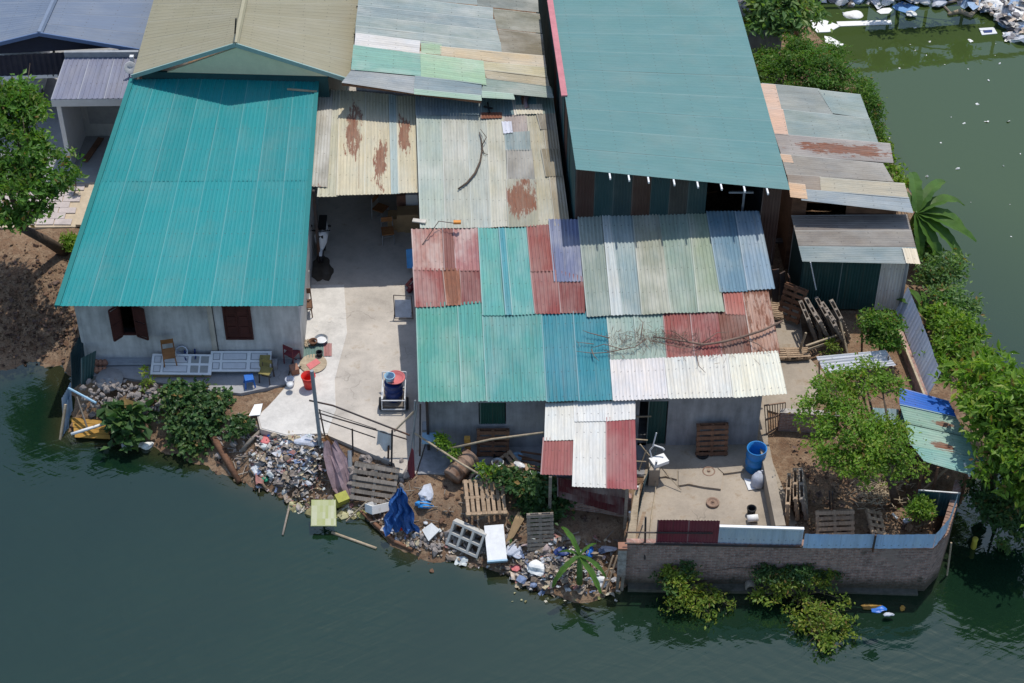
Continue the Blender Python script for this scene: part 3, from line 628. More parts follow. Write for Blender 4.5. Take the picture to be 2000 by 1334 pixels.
# ---- far patchwork roof in the middle
def farpatch():
    D = P(672, 163, 4.6); C = P(1083, 192, 4.05); A = P(703, -60, 5.1); pl = Plane(A, C, D)
    t = thing('far_patchwork_shed', 'long shed with patched grey, green and cream roof sheets behind the yellow roof', 'shed', Vector(((D.x+C.x)/2, D.y+3, 0)))
    g = lambda *c: lin(*c, .8)
    B_ = dict(ribs='h', period=.11, amp=.012, rows=2, warp=.006)
    for i, (q, c, off, rs, fd) in enumerate([
        ([(712, -75), (926, -50), (928, -18), (708, -42)], (158, 172, 172), .0, .1, .5), ([(708, -44), (930, -20), (932, 10), (702, -12)], (162, 176, 176), .012, .05, .5),
        ([(702, -14), (962, 16), (964, 40), (699, 10)], (158, 175, 174), .022, .05, .5), ([(699, 9), (968, 38), (972, 61), (697, 31)], (150, 170, 172), .03, .05, .5),
        ([(697, 30), (973, 59), (978, 84), (695, 52)], (160, 174, 172), .038, .05, .5), ([(695, 50), (979, 82), (981, 104), (693, 70)], (168, 178, 172), .046, .08, .5),
        ([(930, -60), (1048, -45), (1053, 25), (932, 12)], (140, 150, 138), -.02, .3, .6), ([(962, 18), (1054, 27), (1059, 66), (972, 56)], (142, 136, 120), -.018, .35, .5), ([(972, 56), (1059, 66), (1064, 110), (978, 102)], (138, 126, 106), -.012, .4, .5),
        ([(860, 90), (1063, 108), (1067, 132), (860, 109)], (218, 194, 156), .056, .32, .5), ([(822, 81), (863, 86), (862, 108), (822, 104)], (172, 198, 165), .06, .1, .4),
        ([(694, 65), (820, 80), (819, 103), (692, 88)], (238, 236, 228), .064, .12, .1), ([(690, 88), (823, 104), (823, 149), (686, 136)], (140, 190, 172), .07, .05, .5),
        ([(822, 104), (943, 119), (951, 165), (822, 150)], (176, 205, 168), .078, .05, .4), ([(942, 119), (1066, 131), (1070, 152), (946, 138)], (214, 196, 160), .066, .25, .4), ([(945, 136), (1070, 150), (1074, 170), (950, 154)], (198, 182, 150), .058, .3, .5),
        ([(686, 136), (812, 150), (811, 183), (668, 161)], (160, 172, 176), .05, .05, .4), ([(810, 148), (940, 164), (941, 187), (808, 176)], (136, 156, 168), .06, .02, .3), ([(808, 174), (941, 186), (941, 197), (808, 184)], (170, 205, 180), .07, .02, .3),
        ([(948, 153), (1074, 168), (1082, 192), (940, 180)], (150, 168, 158), .04, .2, .5), ([(940, 178), (1003, 183), (1005, 194), (942, 192)], (168, 200, 178), .06, .1, .3)]):
        sh(t, pl, q, tuple(x*random.uniform(.95, 1.05) for x in g(*c)), off=off, rust=rs, fade=fd, **B_)
    MB().bar(pl.at(668, 164, -.05), pl.at(940, 199, -.05), .05, .09).build('eave_batten', M['brownwood'], t)
    f0, f1 = pl.at(690, 150, 0), pl.at(1070, 180, 0)
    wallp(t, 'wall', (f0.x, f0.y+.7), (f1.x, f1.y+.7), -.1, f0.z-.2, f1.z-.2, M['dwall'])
    return t
farpatch()
# ---- yellow lean-to over the back of the drive
def yellowroof():
    D = P(600, 384, 3.15); C = P(822, 376, 3.15); A = P(622, 178, 3.55); pl = Plane(A, C, D)
    t = thing('yellow_roof_canopy', 'cream yellow canopy with brown rust patches over the back of the drive', 'canopy', P(710, 300, 0))
    K = dict(period=.105, amp=.014, warp=.006)
    y = lin(216, 204, 170, .84)
    sh(t, pl, [(614, 172), (650, 174), (640, 366), (597, 364)], lin(182, 176, 160, .8), off=.03, rust=.42, fade=.7, **K)
    sh(t, pl, [(640, 176), (664, 176), (660, 383), (618, 384)], lin(206, 200, 170, .8), off=.0, rust=.15, fade=.6, **K)
    sh(t, pl, [(662, 176), (716, 180), (714, 381), (656, 383)], y, off=.014, rust=.12, fade=.25, patch=(.56, .40, .30, .22), **K)
    sh(t, pl, [(714, 180), (762, 184), (766, 379), (712, 381)], y, off=.0, rust=.14, fade=.25, patch=(.60, .70, .24, .25), **K)
    sh(t, pl, [(760, 184), (776, 186), (780, 378), (765, 379)], lin(180, 196, 190, .8), off=.024, rust=.02, fade=.2, period=.1, amp=.012)
    sh(t, pl, [(774, 186), (812, 188), (821, 376), (778, 378)], y, off=.008, rust=.16, fade=.25, patch=(.30, .42, .28, .19), **K)
    for u in (604, 700, 815): MB().bar(pl.at(u, 370, -.04), pl.at(u+6, 185, -.04), .05, .09).build('rafter', M['brownwood'], t)
    for u, v in ((612, 372), (818, 372)):
        p = pl.at(u, v, -.06); MB().bar((p.x, p.y, 0), p, .09).build('post', M['dark'], t)
    return t
yellowroof()
# ---- cream roof in the middle (over the living rooms)
def creamroof():
    D = P(818, 447, 3.23); C = P(1112, 440, 3.2); A = P(810, 190, 3.72); pl = Plane(A, C, D)
    t = thing('cream_patched_roof_house', 'low house with cream and grey patched roof left of the tall green shed', 'house', P(960, 400, 0))
    K = dict(period=.1, amp=.013, warp=.007)
    g = lambda *c: lin(*c, .8)
    for q, c, off, rs, fd, pt in [
        ([(810, 188), (875, 194), (877, 226), (812, 226)], (140, 160, 160), .03, .08, .4, None), ([(873, 194), (940, 198), (941, 226), (876, 226)], (146, 164, 160), .022, .08, .4, None),
        ([(812, 222), (863, 221), (869, 445), (820, 446)], (186, 194, 184), .0, .1, .5, None), ([(861, 221), (912, 221), (922, 445), (868, 446)], (198, 200, 184), .012, .06, .5, None),
        ([(910, 221), (950, 221), (962, 444), (920, 445)], (190, 196, 182), .0, .1, .5, None), ([(948, 222), (986, 223), (994, 443), (960, 445)], (200, 198, 176), .012, .1, .5, None),
        ([(940, 180), (982, 182), (984, 226), (940, 226)], (140, 164, 160), .02, .2, .4, None), ([(980, 182), (1004, 182), (1006, 224), (984, 226)], (130, 158, 166), .034, .1, .3, None),
        ([(982, 224), (1029, 222), (1031, 258), (985, 260)], (186, 172, 164), .02, .2, .4, None), ([(985, 258), (1035, 255), (1038, 293), (988, 294)], (136, 160, 160), .03, .1, .4, None),
        ([(988, 291), (1039, 291), (1046, 352), (990, 352)], (158, 162, 148), .02, .2, .5, None), ([(988, 350), (1047, 350), (1050, 441), (993, 443)], (178, 172, 150), .036, .25, .4, (.5, .42, .5, .42)),
        ([(1028, 222), (1060, 221), (1086, 440), (1048, 441)], (196, 188, 156), .008, .2, .5, None), ([(1058, 221), (1083, 220), (1112, 438), (1084, 440)], (172, 160, 132), .02, .3, .4, None),
        ([(1002, 172), (1046, 171), (1050, 223), (1008, 224)], (122, 168, 170), .04, .2, .4, (.45, .35, .12, .3)), ([(1044, 171), (1077, 170), (1084, 221), (1050, 223)], (138, 160, 148), .026, .2, .4, None),
        ([(996, 174), (1004, 174), (1011, 224), (1004, 225)], (240, 226, 206), .05, .0, .1, None), ([(1006, 205), (1058, 204), (1060, 222), (1009, 224)], (240, 228, 208), .056, .05, .1, None),
        ([(979, 238), (998, 237), (1001, 258), (984, 260)], (236, 238, 244), .06, 0, .0, None), ([(938, 220), (979, 220), (981, 231), (939, 232)], (150, 84, 62), .06, .5, .1, None),
        ([(1048, 222), (1080, 222), (1083, 252), (1054, 252)], (150, 146, 124), .04, .3, .4, None), ([(1056, 290), (1092, 290), (1098, 345), (1064, 345)], (150, 132, 108), .034, .4, .3, None)]:
        sh(t, pl, q, tuple(x*random.uniform(.95, 1.05) for x in g(*c)), off=off, rust=rs, fade=fd, patch=pt, **K)
    a, b = pl.at(822, 215, -.06), pl.at(822, 440, -.06)
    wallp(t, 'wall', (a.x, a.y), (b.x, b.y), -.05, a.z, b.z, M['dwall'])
    return pl
CPL = creamroof()
# ---- patchwork house in front
def patchhouse():
    D = P(816, 785, 2.25); C = P(1538, 772, 2.25); A = P(805, 447, 3.17); pl = Plane(A, C, D)
    t = thing('patchwork_roof_house', 'front house with patchwork roof of red, teal, sage and white sheets', 'house', P(1170, 700, 0))
    g = lambda *c: lin(*c, .8)
    R_ = (158, 86, 80)
    for q, c, off, rs, fd, pt, per in [
        # lower course first, upper course laps over it
        ([(812, 592), (895, 590), (902, 784), (817, 785)], (92, 174, 162), .0, .02, .25, None, .1), ([(893, 590), (943, 588), (953, 784), (900, 785)], (96, 178, 166), .012, .02, .25, None, .1),
        ([(940, 612), (1059, 610), (1070, 784), (951, 785)], (90, 176, 166), .022, .02, .2, None, .1), ([(1057, 610), (1120, 608), (1132, 783), (1068, 784)], (64, 152, 166), .008, .0, .1, None, .1), ([(1118, 608), (1184, 607), (1199, 781), (1130, 783)], (60, 150, 168), .018, .0, .1, None, .1),
        ([(1182, 606), (1238, 605), (1248, 702), (1191, 704)], (164, 190, 178), .006, .08, .4, None, .1), ([(1236, 605), (1296, 603), (1305, 699), (1246, 702)], (160, 188, 172), .014, .1, .4, None, .1),
        ([(1293, 603), (1348, 602), (1358, 698), (1303, 700)], (168, 92, 84), .024, .1, .3, None, .1), ([(1346, 602), (1400, 601), (1412, 695), (1356, 698)], (162, 86, 80), .03, .15, .3, None, .1),
        ([(1396, 602), (1456, 600), (1472, 693), (1409, 696)], (140, 90, 76), .016, .4, .2, None, .1), ([(1450, 568), (1500, 566), (1524, 690), (1470, 693)], (196, 150, 130), .03, .85, .3, None, .1), ([(1412, 568), (1452, 567), (1458, 614), (1417, 614)], (196, 116, 100), .04, .05, .2, None, .1),
        ([(1192, 702), (1300, 698), (1308, 778), (1198, 782)], (244, 242, 234), .034, .04, .1, None, .1), ([(1298, 698), (1424, 692), (1434, 775), (1306, 779)], (246, 242, 230), .042, .08, .1, None, .1), ([(1422, 691), (1520, 685), (1538, 770), (1432, 776)], (250, 246, 232), .05, .05, .1, None, .1),
        ([(806, 522), (866, 524), (872, 598), (811, 601)], (166, 90, 84), .03, .1, .35, None, .125), ([(864, 524), (898, 525), (902, 596), (871, 598)], (176, 112, 82), .036, .55, .2, (.45, .5, .5, .6), .125), ([(896, 526), (942, 528), (946, 590), (901, 596)], (150, 82, 76), .03, .25, .2, None, .125),
        ([(803, 447), (864, 446), (868, 528), (807, 527)], (190, 130, 120), .044, .15, .75, None, .125), ([(862, 446), (887, 446), (891, 528), (867, 528)], (150, 96, 86), .052, .35, .1, None, .125), ([(885, 446), (935, 446), (941, 530), (890, 530)], (188, 126, 120), .044, .1, .8, None, .125),
        ([(934, 445), (974, 445), (988, 616), (941, 617)], (104, 186, 178), .056, .0, .2, None, .1), ([(972, 445), (987, 445), (1003, 615), (986, 616)], (90, 172, 186), .064, .0, .2, None, .1), ([(985, 445), (1030, 444), (1048, 613), (1001, 615)], (104, 184, 176), .056, .02, .3, None, .1),
        ([(1034, 528), (1090, 527), (1096, 612), (1045, 614)], (158, 82, 76), .05, .12, .3, None, .11), ([(1088, 527), (1140, 540), (1144, 610), (1094, 612)], (150, 76, 72), .058, .2, .25, None, .11), ([(1027, 441), (1074, 439), (1086, 530), (1036, 531)], (164, 80, 74), .066, .05, .2, None, .11),
        ([(1071, 428), (1129, 427), (1139, 550), (1083, 551)], (130, 138, 170), .076, .05, .4, None, .11),
        ([(1127, 420), (1178, 419), (1196, 616), (1146, 618)], (154, 174, 160), .086, .02, .4, None, .105), ([(1176, 419), (1193, 419), (1216, 615), (1194, 617)], (216, 222, 216), .094, .0, .3, None, .1), ([(1191, 419), (1236, 418), (1256, 614), (1214, 615)], (158, 186, 180), .086, .02, .45, None, .105),
        ([(1234, 418), (1287, 417), (1312, 612), (1254, 614)], (174, 178, 158), .094, .06, .6, None, .105), ([(1285, 417), (1347, 416), (1366, 610), (1310, 612)], (158, 176, 160), .086, .02, .4, None, .105), ([(1345, 416), (1380, 415), (1416, 609), (1364, 611)], (164, 178, 156), .094, .02, .4, None, .105),
        ([(1378, 413), (1436, 412), (1461, 568), (1406, 570)], (120, 154, 172), .082, .0, .3, None, .105), ([(1434, 412), (1483, 411), (1515, 565), (1459, 568)], (146, 176, 190), .09, .0, .4, None, .105)]:
        sh(t, pl, q, tuple(x*random.uniform(.96, 1.04) for x in g(*c)), off=off, rust=rs, fade=fd, patch=pt, period=per*1.08, amp=.024, warp=.01, rows=3)
    MB().bar(pl.at(806, 430, .1), pl.at(832, 433, .12), .16, .04).build('ridge_tile', M['render'], t)
    # walls
    fl, fr = pl.at(830, 770, 0), pl.at(1490, 765, 0); bl, br = pl.at(815, 460, 0), pl.at(1470, 425, 0)
    zt = lambda p: p.z-.1
    L = (Vector((fr.x, fr.y, 0))-Vector((fl.x, fl.y, 0))).length; dr = (fr-fl); dr.z = 0; dr.normalize()
    so = lambda u, z: (P(u, 800, z)-fl).dot(dr)
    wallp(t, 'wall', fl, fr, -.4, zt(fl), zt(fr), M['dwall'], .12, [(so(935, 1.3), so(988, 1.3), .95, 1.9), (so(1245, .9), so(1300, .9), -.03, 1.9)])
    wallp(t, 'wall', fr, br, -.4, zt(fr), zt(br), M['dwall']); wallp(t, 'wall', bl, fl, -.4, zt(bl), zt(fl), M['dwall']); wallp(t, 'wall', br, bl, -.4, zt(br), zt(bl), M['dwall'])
    a, b = fl+dr*so(937, 1.3), fl+dr*so(986, 1.3)
    corr('window_shutter', t, Vector((a.x, a.y+.03, 1.89)), Vector((b.x, b.y+.03, 1.89)), Vector((b.x, b.y+.03, .96)), Vector((a.x, a.y+.03, .96)), (.02, .07, .055), .08, .01, 'wall', 1, warp=0, fade=0)
    a, b = fl+dr*so(1262, .9), fl+dr*so(1298, .9)
    corr('door', t, Vector((a.x, a.y+.05, 1.89)), Vector((b.x, b.y+.05, 1.89)), Vector((b.x, b.y+.05, 0)), Vector((a.x, a.y+.05, 0)), (.02, .06, .055), .12, .01, 'wall', 1, warp=0, fade=0)
    p = fl+dr*.05; MB().bar((p.x, p.y-.08, -.03), (p.x, p.y-.08, zt(fl)), .08).build('post', M['dark'], t)
    return pl, t, fl, fr, dr
PPL, PH, PFL, PFR, PDR = patchhouse()
# ---- lean-to in front of it
def leanto():
    D = P(1057, 926, 1.78); C = P(1243, 956, 1.76); B = P(1241, 783, 2.12); pl = Plane(B, C, D)
    t = thing('red_white_lean_to', 'small lean-to roofed with white and dusty red sheets in front of the patchwork house', 'lean-to', P(1150, 960, 0))
    g = lambda *c: lin(*c, .8)
    for q, c, off, rs, pt in [([(1060, 855), (1121, 856), (1120, 929), (1056, 926)], (172, 98, 94), .0, .03, None), ([(1120, 820), (1184, 820), (1184, 952), (1117, 949)], (240, 238, 230), .008, .14, None), ([(1182, 815), (1241, 813), (1244, 957), (1183, 954)], (172, 84, 86), .016, .02, None),
        ([(1065, 786), (1122, 785), (1122, 859), (1062, 860)], (240, 238, 228), .024, .22, None), ([(1120, 785), (1182, 784), (1183, 823), (1121, 824)], (242, 242, 238), .03, .05, None), ([(1180, 784), (1241, 783), (1242, 819), (1182, 822)], (240, 238, 234), .036, .3, None)]:
        sh(t, pl, q, g(*c), off=off, rust=rs, fade=.2, patch=pt, period=.1, amp=.014, warp=.006)
    for u, v in ((1075, 930), (1225, 950)):
        p = pl.at(u, v, -.05); MB().bar((p.x, p.y+.05, -1.0), p, .09).build('post', M['greywood'], t)
    MB().bar(pl.at(1062, 915, -.06), pl.at(1238, 940, -.06), .06, .1).build('beam', M['brownwood'], t)
    # brick base wall with sagging maroon sheets under the eave
    a, b = pl.at(1092, 905, 0), pl.at(1236, 925, 0)
    wallp(t, 'wall', (a.x, a.y), (b.x, b.y), -1.3, .75, .75, M['brick'], .2)
    for k in range(3):
        p0 = Vector((a.x-.05, a.y-.1-.05*k, 1.35-.22*k)); p1 = Vector((b.x-.1, b.y-.12-.05*k, 1.2-.28*k))
        corr('wall_sheet', t, p0, p1, p1+Vector((0, -.1, -.3)), p0+Vector((0, -.1, -.22)), lin(120, 40, 48, .55), .11, .012, 'wall', 1, rust=.2, warp=.02)
    return pl
LPL = leanto()
# ---- tall green shed
def greenshed():
    FL, FR = P(1125, 331, 5.6), P(1543, 371, 4.6); BL0, BR0 = P(1075, 0, 5.6), P(1440, 0, 4.6)
    k = 1.7; BL, BR = lerp(FL, BL0, k), lerp(FR, BR0, k)
    t = thing('tall_green_shed', 'tall shed under a huge plain blue green metal roof with white rafter ends', 'shed', Vector(((FL.x+FR.x)/2, (FL.y+BL.y)/2, 0)))
    n = 15
    for i in range(n):
        a, b = i/n, (i+1)/n; kk = random.uniform(.985, 1.015); up = Vector((0, 0, .003*(i % 2)))
        corr('roof_sheet', t, lerp(BL, FL, a)+up, lerp(BL, FL, b)+up, lerp(BR, FR, b)+up, lerp(BR, FR, a)+up, tuple(x*kk for x in lin(102, 152, 152, .82)), .14, .005, 'trap', 2, fade=.06, warp=.003, calm=.66)
    e0, e1 = lerp(BL, FL, .35), lerp(BL, FL, .763)
    MB().bar(e0+Vector((-.02, 0, .04)), e1+Vector((-.02, 0, .04)), .2, .05).build('edge_flashing', solid('faded_red_flashing', (.50, .19, .21), .2), t)
    # rafters
    pl = Plane(FL, FR, BL); lift = -.05
    for u0 in (1190, 1227, 1265, 1315, 1361, 1407, 1452, 1497):
        v0 = 331+(u0-1125)*40/418
        a = pl.at(u0, v0, lift); d = (FL-BL).normalized(); s = .05 if u0 < 1497 else .05
        MB().bar(a-d*.8, a+d*.33, s, .07).build('rafter', M['white'], t)
    # walls: front with dark rusty sheets, opening on the right; left side sheets
    ins = .45; w0 = FL+(BL-FL).normalized()*ins+Vector((.05, 0, 0)); w1 = FR+(BR-FR).normalized()*ins+Vector((-.15, 0, 0))
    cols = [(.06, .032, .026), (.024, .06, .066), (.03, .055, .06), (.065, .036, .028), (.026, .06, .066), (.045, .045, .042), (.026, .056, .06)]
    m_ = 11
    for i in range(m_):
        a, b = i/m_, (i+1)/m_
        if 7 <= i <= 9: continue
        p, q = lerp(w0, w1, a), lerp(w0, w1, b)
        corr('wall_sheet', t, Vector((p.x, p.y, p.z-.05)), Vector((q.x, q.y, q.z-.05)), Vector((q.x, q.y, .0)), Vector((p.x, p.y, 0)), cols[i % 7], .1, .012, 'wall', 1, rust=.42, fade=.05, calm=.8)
    p, q = lerp(w0, w1, 7/m_), lerp(w0, w1, 10/m_)
    MB().box(((p.x+q.x)/2, (p.y+q.y)/2, 1.6), ((q-p).length, .12, 3.2), Matrix.Rotation(math.atan2(q.y-p.y, q.x-p.x), 3, 'Z')).build('wall', M['dwall'], t)
    MB().bar(Vector((p.x, p.y+.02, p.z-.1)), Vector((q.x, q.y+.02, q.z-.1)), .08, .1).build('lintel', M['dark'], t)
    c_ = lerp(p, q, .7); MB().bar((c_.x, c_.y+.4, 3.1), (c_.x, c_.y+.4, 4.1), .07).build('post', M['steel'], t); MB().bar((c_.x-.5, c_.y+.4, 3.85), (c_.x+.3, c_.y+.4, 3.85), .06).build('rail', M['steel'], t)
    w2 = lerp(FL, BL, .98)+Vector((.05, 0, 0)); m2 = 16
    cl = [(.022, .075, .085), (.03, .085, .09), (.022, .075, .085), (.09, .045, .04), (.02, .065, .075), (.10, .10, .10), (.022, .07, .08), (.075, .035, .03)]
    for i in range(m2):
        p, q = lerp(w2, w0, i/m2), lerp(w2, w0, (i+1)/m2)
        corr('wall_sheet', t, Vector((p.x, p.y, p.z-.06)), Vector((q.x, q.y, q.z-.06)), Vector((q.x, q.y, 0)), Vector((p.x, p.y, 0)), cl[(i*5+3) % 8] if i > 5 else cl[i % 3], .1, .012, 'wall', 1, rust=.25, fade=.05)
    MB().box(P(1472, 80, 1.3), (1.6, 3.2, 2.6)).build('annex', M['dwall'], t)
    w3 = lerp(FR, BR, .98)+Vector((-.15, 0, 0)); wallp(t, 'wall', w1, w3, 0, w1.z-.1, w3.z-.1, M['dwall'])
    wallp(t, 'wall', w3, w2, 0, w3.z-.1, w2.z-.1, M['dwall'])
greenshed()
# ---- right-hand sheds
def rightsheds():
    A, D, C = P(1487, 163, 3.55), P(1545, 386, 3.35), P(1783, 416, 2.95); pl = Plane(A, C, D)
    t = thing('grey_striped_shed', 'shed with grey, pink and rust streaked roof right of the tall green shed', 'shed', P(1640, 420, 0))
    g = lambda *c: lin(*c, .8); K = dict(ribs='h', period=.1, amp=.012, warp=.006)
    for q, c, off, rs, fd, pt in [([(1488, 163), (1600, 174), (1628, 224), (1500, 212)], (150, 162, 156), .0, .08, .3, None), ([(1598, 174), (1680, 183), (1699, 232), (1626, 222)], (152, 170, 166), .008, .03, .3, None), ([(1500, 210), (1698, 230), (1716, 279), (1512, 262)], (148, 166, 162), .014, .04, .3, None),
        ([(1486, 162), (1514, 165), (1526, 214), (1498, 212)], (232, 200, 172), .03, .2, .3, None), ([(1498, 210), (1530, 213), (1541, 264), (1512, 262)], (236, 196, 164), .036, .25, .2, None),
        ([(1512, 260), (1738, 279), (1746, 319), (1526, 302)], (166, 156, 150), .026, .12, .3, (.5, .6, .30, .42)), ([(1524, 300), (1724, 318), (1746, 356), (1537, 342)], (162, 152, 144), .02, .15, .3, None), ([(1522, 301), (1545, 303), (1550, 318), (1530, 317)], (230, 190, 160), .04, .2, .2, None),
        ([(1600, 346), (1766, 358), (1774, 388), (1604, 374)], (196, 184, 166), .034, .1, .3, None), ([(1536, 340), (1602, 345), (1607, 373), (1542, 370)], (160, 140, 126), .028, .2, .2, None), ([(1566, 370), (1776, 386), (1784, 417), (1565, 390)], (152, 168, 172), .044, .05, .3, None), ([(1540, 357), (1573, 361), (1578, 389), (1543, 386)], (232, 186, 148), .054, .1, .2, None)]:
        sh(t, pl, q, tuple(x*random.uniform(.96, 1.04) for x in g(*c)), off=off, rust=rs, fade=fd, patch=pt, **K)
    B2 = pl.at(1680, 185); A2 = pl.at(1490, 165); C2 = pl.at(1778, 412); D2 = pl.at(1545, 384)
    a, b, c, d, W = shell(t, pl, A2, B2, C2, D2, -.1, M['brownwood'], (.2, .3, .35, .15), ('front',))
    L = (c-d).length; H = lambda p: pl.z(p.x, p.y)-.06
    wallp(t, 'wall', d, c, -.1, H(d), H(c), M['brownwood'], .1, [(L*.14, L*.52, 2.25, 2.85)])
    A, B, C, D = P(1545, 421, 2.5), P(1772, 419, 2.5), P(1797, 516, 2.3), P(1567, 511, 2.3); pl = Plane(A, C, D); B = pl.at(1772, 419)
    t = thing('dark_green_shed', 'low shed with dusty grey ribbed roof and dark green front', 'shed', P(1670, 580, 0))
    for i in range(3):
        q = [lerp(A, D, i/3), lerp(A, D, (i+1)/3), lerp(B, C, (i+1)/3), lerp(B, C, i/3)]
        corr('roof_sheet', t, *[p+pl.n*.01*(i % 2) for p in q], [lin(142, 130, 122, .8), lin(148, 140, 132, .8), lin(140, 158, 160, .8)][i], .085, .012, 'sin', 2, rust=.05, fade=.3)
    sh(t, pl, [(1761, 485), (1789, 486), (1797, 516), (1769, 514)], lin(238, 222, 192, .85), off=.03, period=.1, amp=.01, fade=.1)
    a, b, c, d, W = shell(t, pl, A, B, C, D, -.1, M['dwall'], (.1, .25, .3, .1), ('front', 'left'))
    H = lambda p: pl.z(p.x, p.y)-.05; e = lerp(d, c, .74)
    gt = lambda p, q, colr, r=0: corr('front_panel', t, Vector((p.x, p.y, H(p))), Vector((q.x, q.y, H(q))), Vector((q.x, q.y, 0)), Vector((p.x, p.y, 0)), colr, .1, .01, 'wall', 1, rust=r, fade=.05)
    gt(d, lerp(d, e, .5), (.016, .06, .055)); gt(lerp(d, e, .5), e, (.018, .065, .06)); gt(e, c, (.62, .58, .52), .12)
    wallp(t, 'wall', a, d, -.1, H(a), H(d), solid('green_black_sheet', (.014, .045, .045), .2), .05)
    p = P(1583, 512, 2.3); q = P(1594, 566, 1.1); MB().tube([p, q], .022, 6).build('hanging_pipe', M['bag'], t)
rightsheds()
# ------------------------------------------------------------------ sea wall, yard walls, fences
def sheetfence(parent, p, q, z0, z1, color, name='panel', period=.1, rust=.1, lean=Vector((0, 0, 0)), fade=.3, z0b=None, z1b=None, amp=.012):
    p = Vector((p.x, p.y, 0)); q = Vector((q.x, q.y, 0)); z0b = z0 if z0b is None else z0b; z1b = z1 if z1b is None else z1b
    return corr(name, parent, p+Vector((0, 0, z1))+lean, q+Vector((0, 0, z1b))+lean, q+Vector((0, 0, z0b)), p+Vector((0, 0, z0)), color, period, amp, 'wall', 2, rust=rust, fade=fade, warp=.008)
def seawall():
    zt = .75
    W0, W1, W2, W3, W4 = P(1224, 1063, zt), P(1565, 1067, zt), P(1822, 1074, zt), P(1868, 988, zt), P(1880, 940, zt); WB = P(1850, 1045, zt)
    t = thing('brick_sea_wall', 'long weathered brick wall rising from the water, topped by maroon and pale blue sheets', 'wall', Vector((W1.x, W1.y, WZ)))
    for a, b in ((W0, W1), (W1, W2), (W2, WB), (WB, W3), (W3, W4)): wallp(t, 'wall', a, b, -1.7, zt, zt, M['brick'], .22)
    # concrete footing, broken at the right
    MB().bar((W0.x+.1, W0.y-.1, WZ-.02), (W1.x, W1.y-.12, WZ-.02), .3, .3).build('footing', M['brick'], t)
    MB().bar((W1.x, W1.y-.06, WZ-.08), (W2.x-.2, W2.y-.08, WZ-.06), .22, .26).build('footing', M['brick'], t)
    # soldier course of single bricks along the top on the right
    br = None
    bm = solid('coping_brick', (.27, .17, .13), .3, 6, .9, .15)
    for a, b in ((W1, W2), (W2, WB), (WB, W3)):
        d = b-a; L = d.length; n = int(L/.118); ang = math.atan2(d.y, d.x); nn = Vector((-d.y, d.x, 0)).normalized()
        for i in range(n):
            p = a+d*((i+.5)/n)+nn*.1; p.z = zt+.028
            if br is None: br = MB().box((0, 0, 0), (.103, .235, .062)).build('brick', bm, t, world=False); o = br
            else: o = br.copy(); COL.objects.link(o)
            o.parent = t; o.location = p-t.location+Vector((0, random.uniform(-.012, .012), random.uniform(-.006, .006))); o.rotation_euler = (0, 0, ang+random.uniform(-.05, .05))
    up = Vector((0, .05, 0))
    # sheets standing on the wall
    m0, m1 = P(1281, 1061, zt), P(1402, 1063, zt)
    for i in range(2):
        sheetfence(t, lerp(m0, m1, i/2)+up, lerp(m0, m1, (i+1)/2)+up, zt-.05, 1.72, (.22, .045, .06), period=.09, rust=.05, fade=.05)
    MB().bar(lerp(m0, m1, 0)+Vector((-.9, -.02, .5)), lerp(m0, m1, .9)+Vector((0, -.02, .5)), .035).build('rail', M['dark'], t)
    MB().bar(m0+Vector((-.9, -.03, .02)), P(1565, 1068, zt)+Vector((0, -.03, .03)), .05).build('rail', M['dark'], t)
    MB().bar(P(1259, 1092, .1), P(1261, 1010, 1.7), .05).build('stake', M['dark'], t)
    b1 = P(1566, 1067, zt)
    for i in range(2): 
        sheetfence(t, lerp(m1, b1, i/2)+up, lerp(m1, b1, (i+1)/2)+up, zt+.0, 1.42, (.50, .60, .68), period=.16, rust=.22, fade=.5, amp=.01)
    MB().bar(m1+up+Vector((0, 0, .72)), b1+up+Vector((0, 0, .7)), .09, .06).build('top_rail', M['white'], t)
    c0, c1, c2 = P(1568, 1075, zt), P(1704, 1076, zt), P(1822, 1076, zt)
    bl = (.44, .62, .84)
    sheetfence(t, c0+up, c1+up, zt+.06, 1.42, bl, period=.3, rust=.0, fade=.1, amp=.006); sheetfence(t, c1+up, c2+up, zt+.06, 1.42, bl, period=.3, rust=.0, fade=.1, amp=.006)
    MB().bar(c1+Vector((0, -.02, 0)), c1+Vector((0, -.02, .72)), .05).build('stake', M['dark'], t)
    sheetfence(t, c2+up, WB+Vector((-.02, .06, 0)), zt+.06, 1.44, (.5, .67, .86), period=.3, rust=.0, fade=.15, amp=.006); sheetfence(t, WB+Vector((-.02, .06, 0)), W3+Vector((.0, .06, 0)), zt+.06, 1.45, (.58, .74, .88), period=.3, rust=.0, fade=.2, amp=.006, z1b=1.35)
    # drain pipe mouth
    d = P(1465, 1140, -.95); MB().lathe((d.x, W1.y-.08, d.z), [(.10, -.2), (.16, -.2), (.16, .12), (.11, .12), (.10, -.2)], 14, Matrix.Rotation(math.pi/2, 3, 'X'), cap=False).build('drain_pipe', M['yard'], t, True)
    # end pillar
    q = P(1216, 1068, .72); t2 = thing('brick_end_post', 'dark timber and brick post at the left end of the sea wall', 'post', Vector((q.x, q.y, WZ)))
    MB().box((q.x, q.y, .1), (.24, .24, 1.2)).build('brick_pier', M['brick'], t2); MB().box((q.x, q.y, .74), (.26, .26, .08)).build('cap', M['clay'], t2)
    for k in (-.08, .06): MB().bar((q.x+k-.05, q.y-.1, -1.9), (q.x+k, q.y-.1, -.4), .09).build('pile', M['greywood'], t2)
seawall()
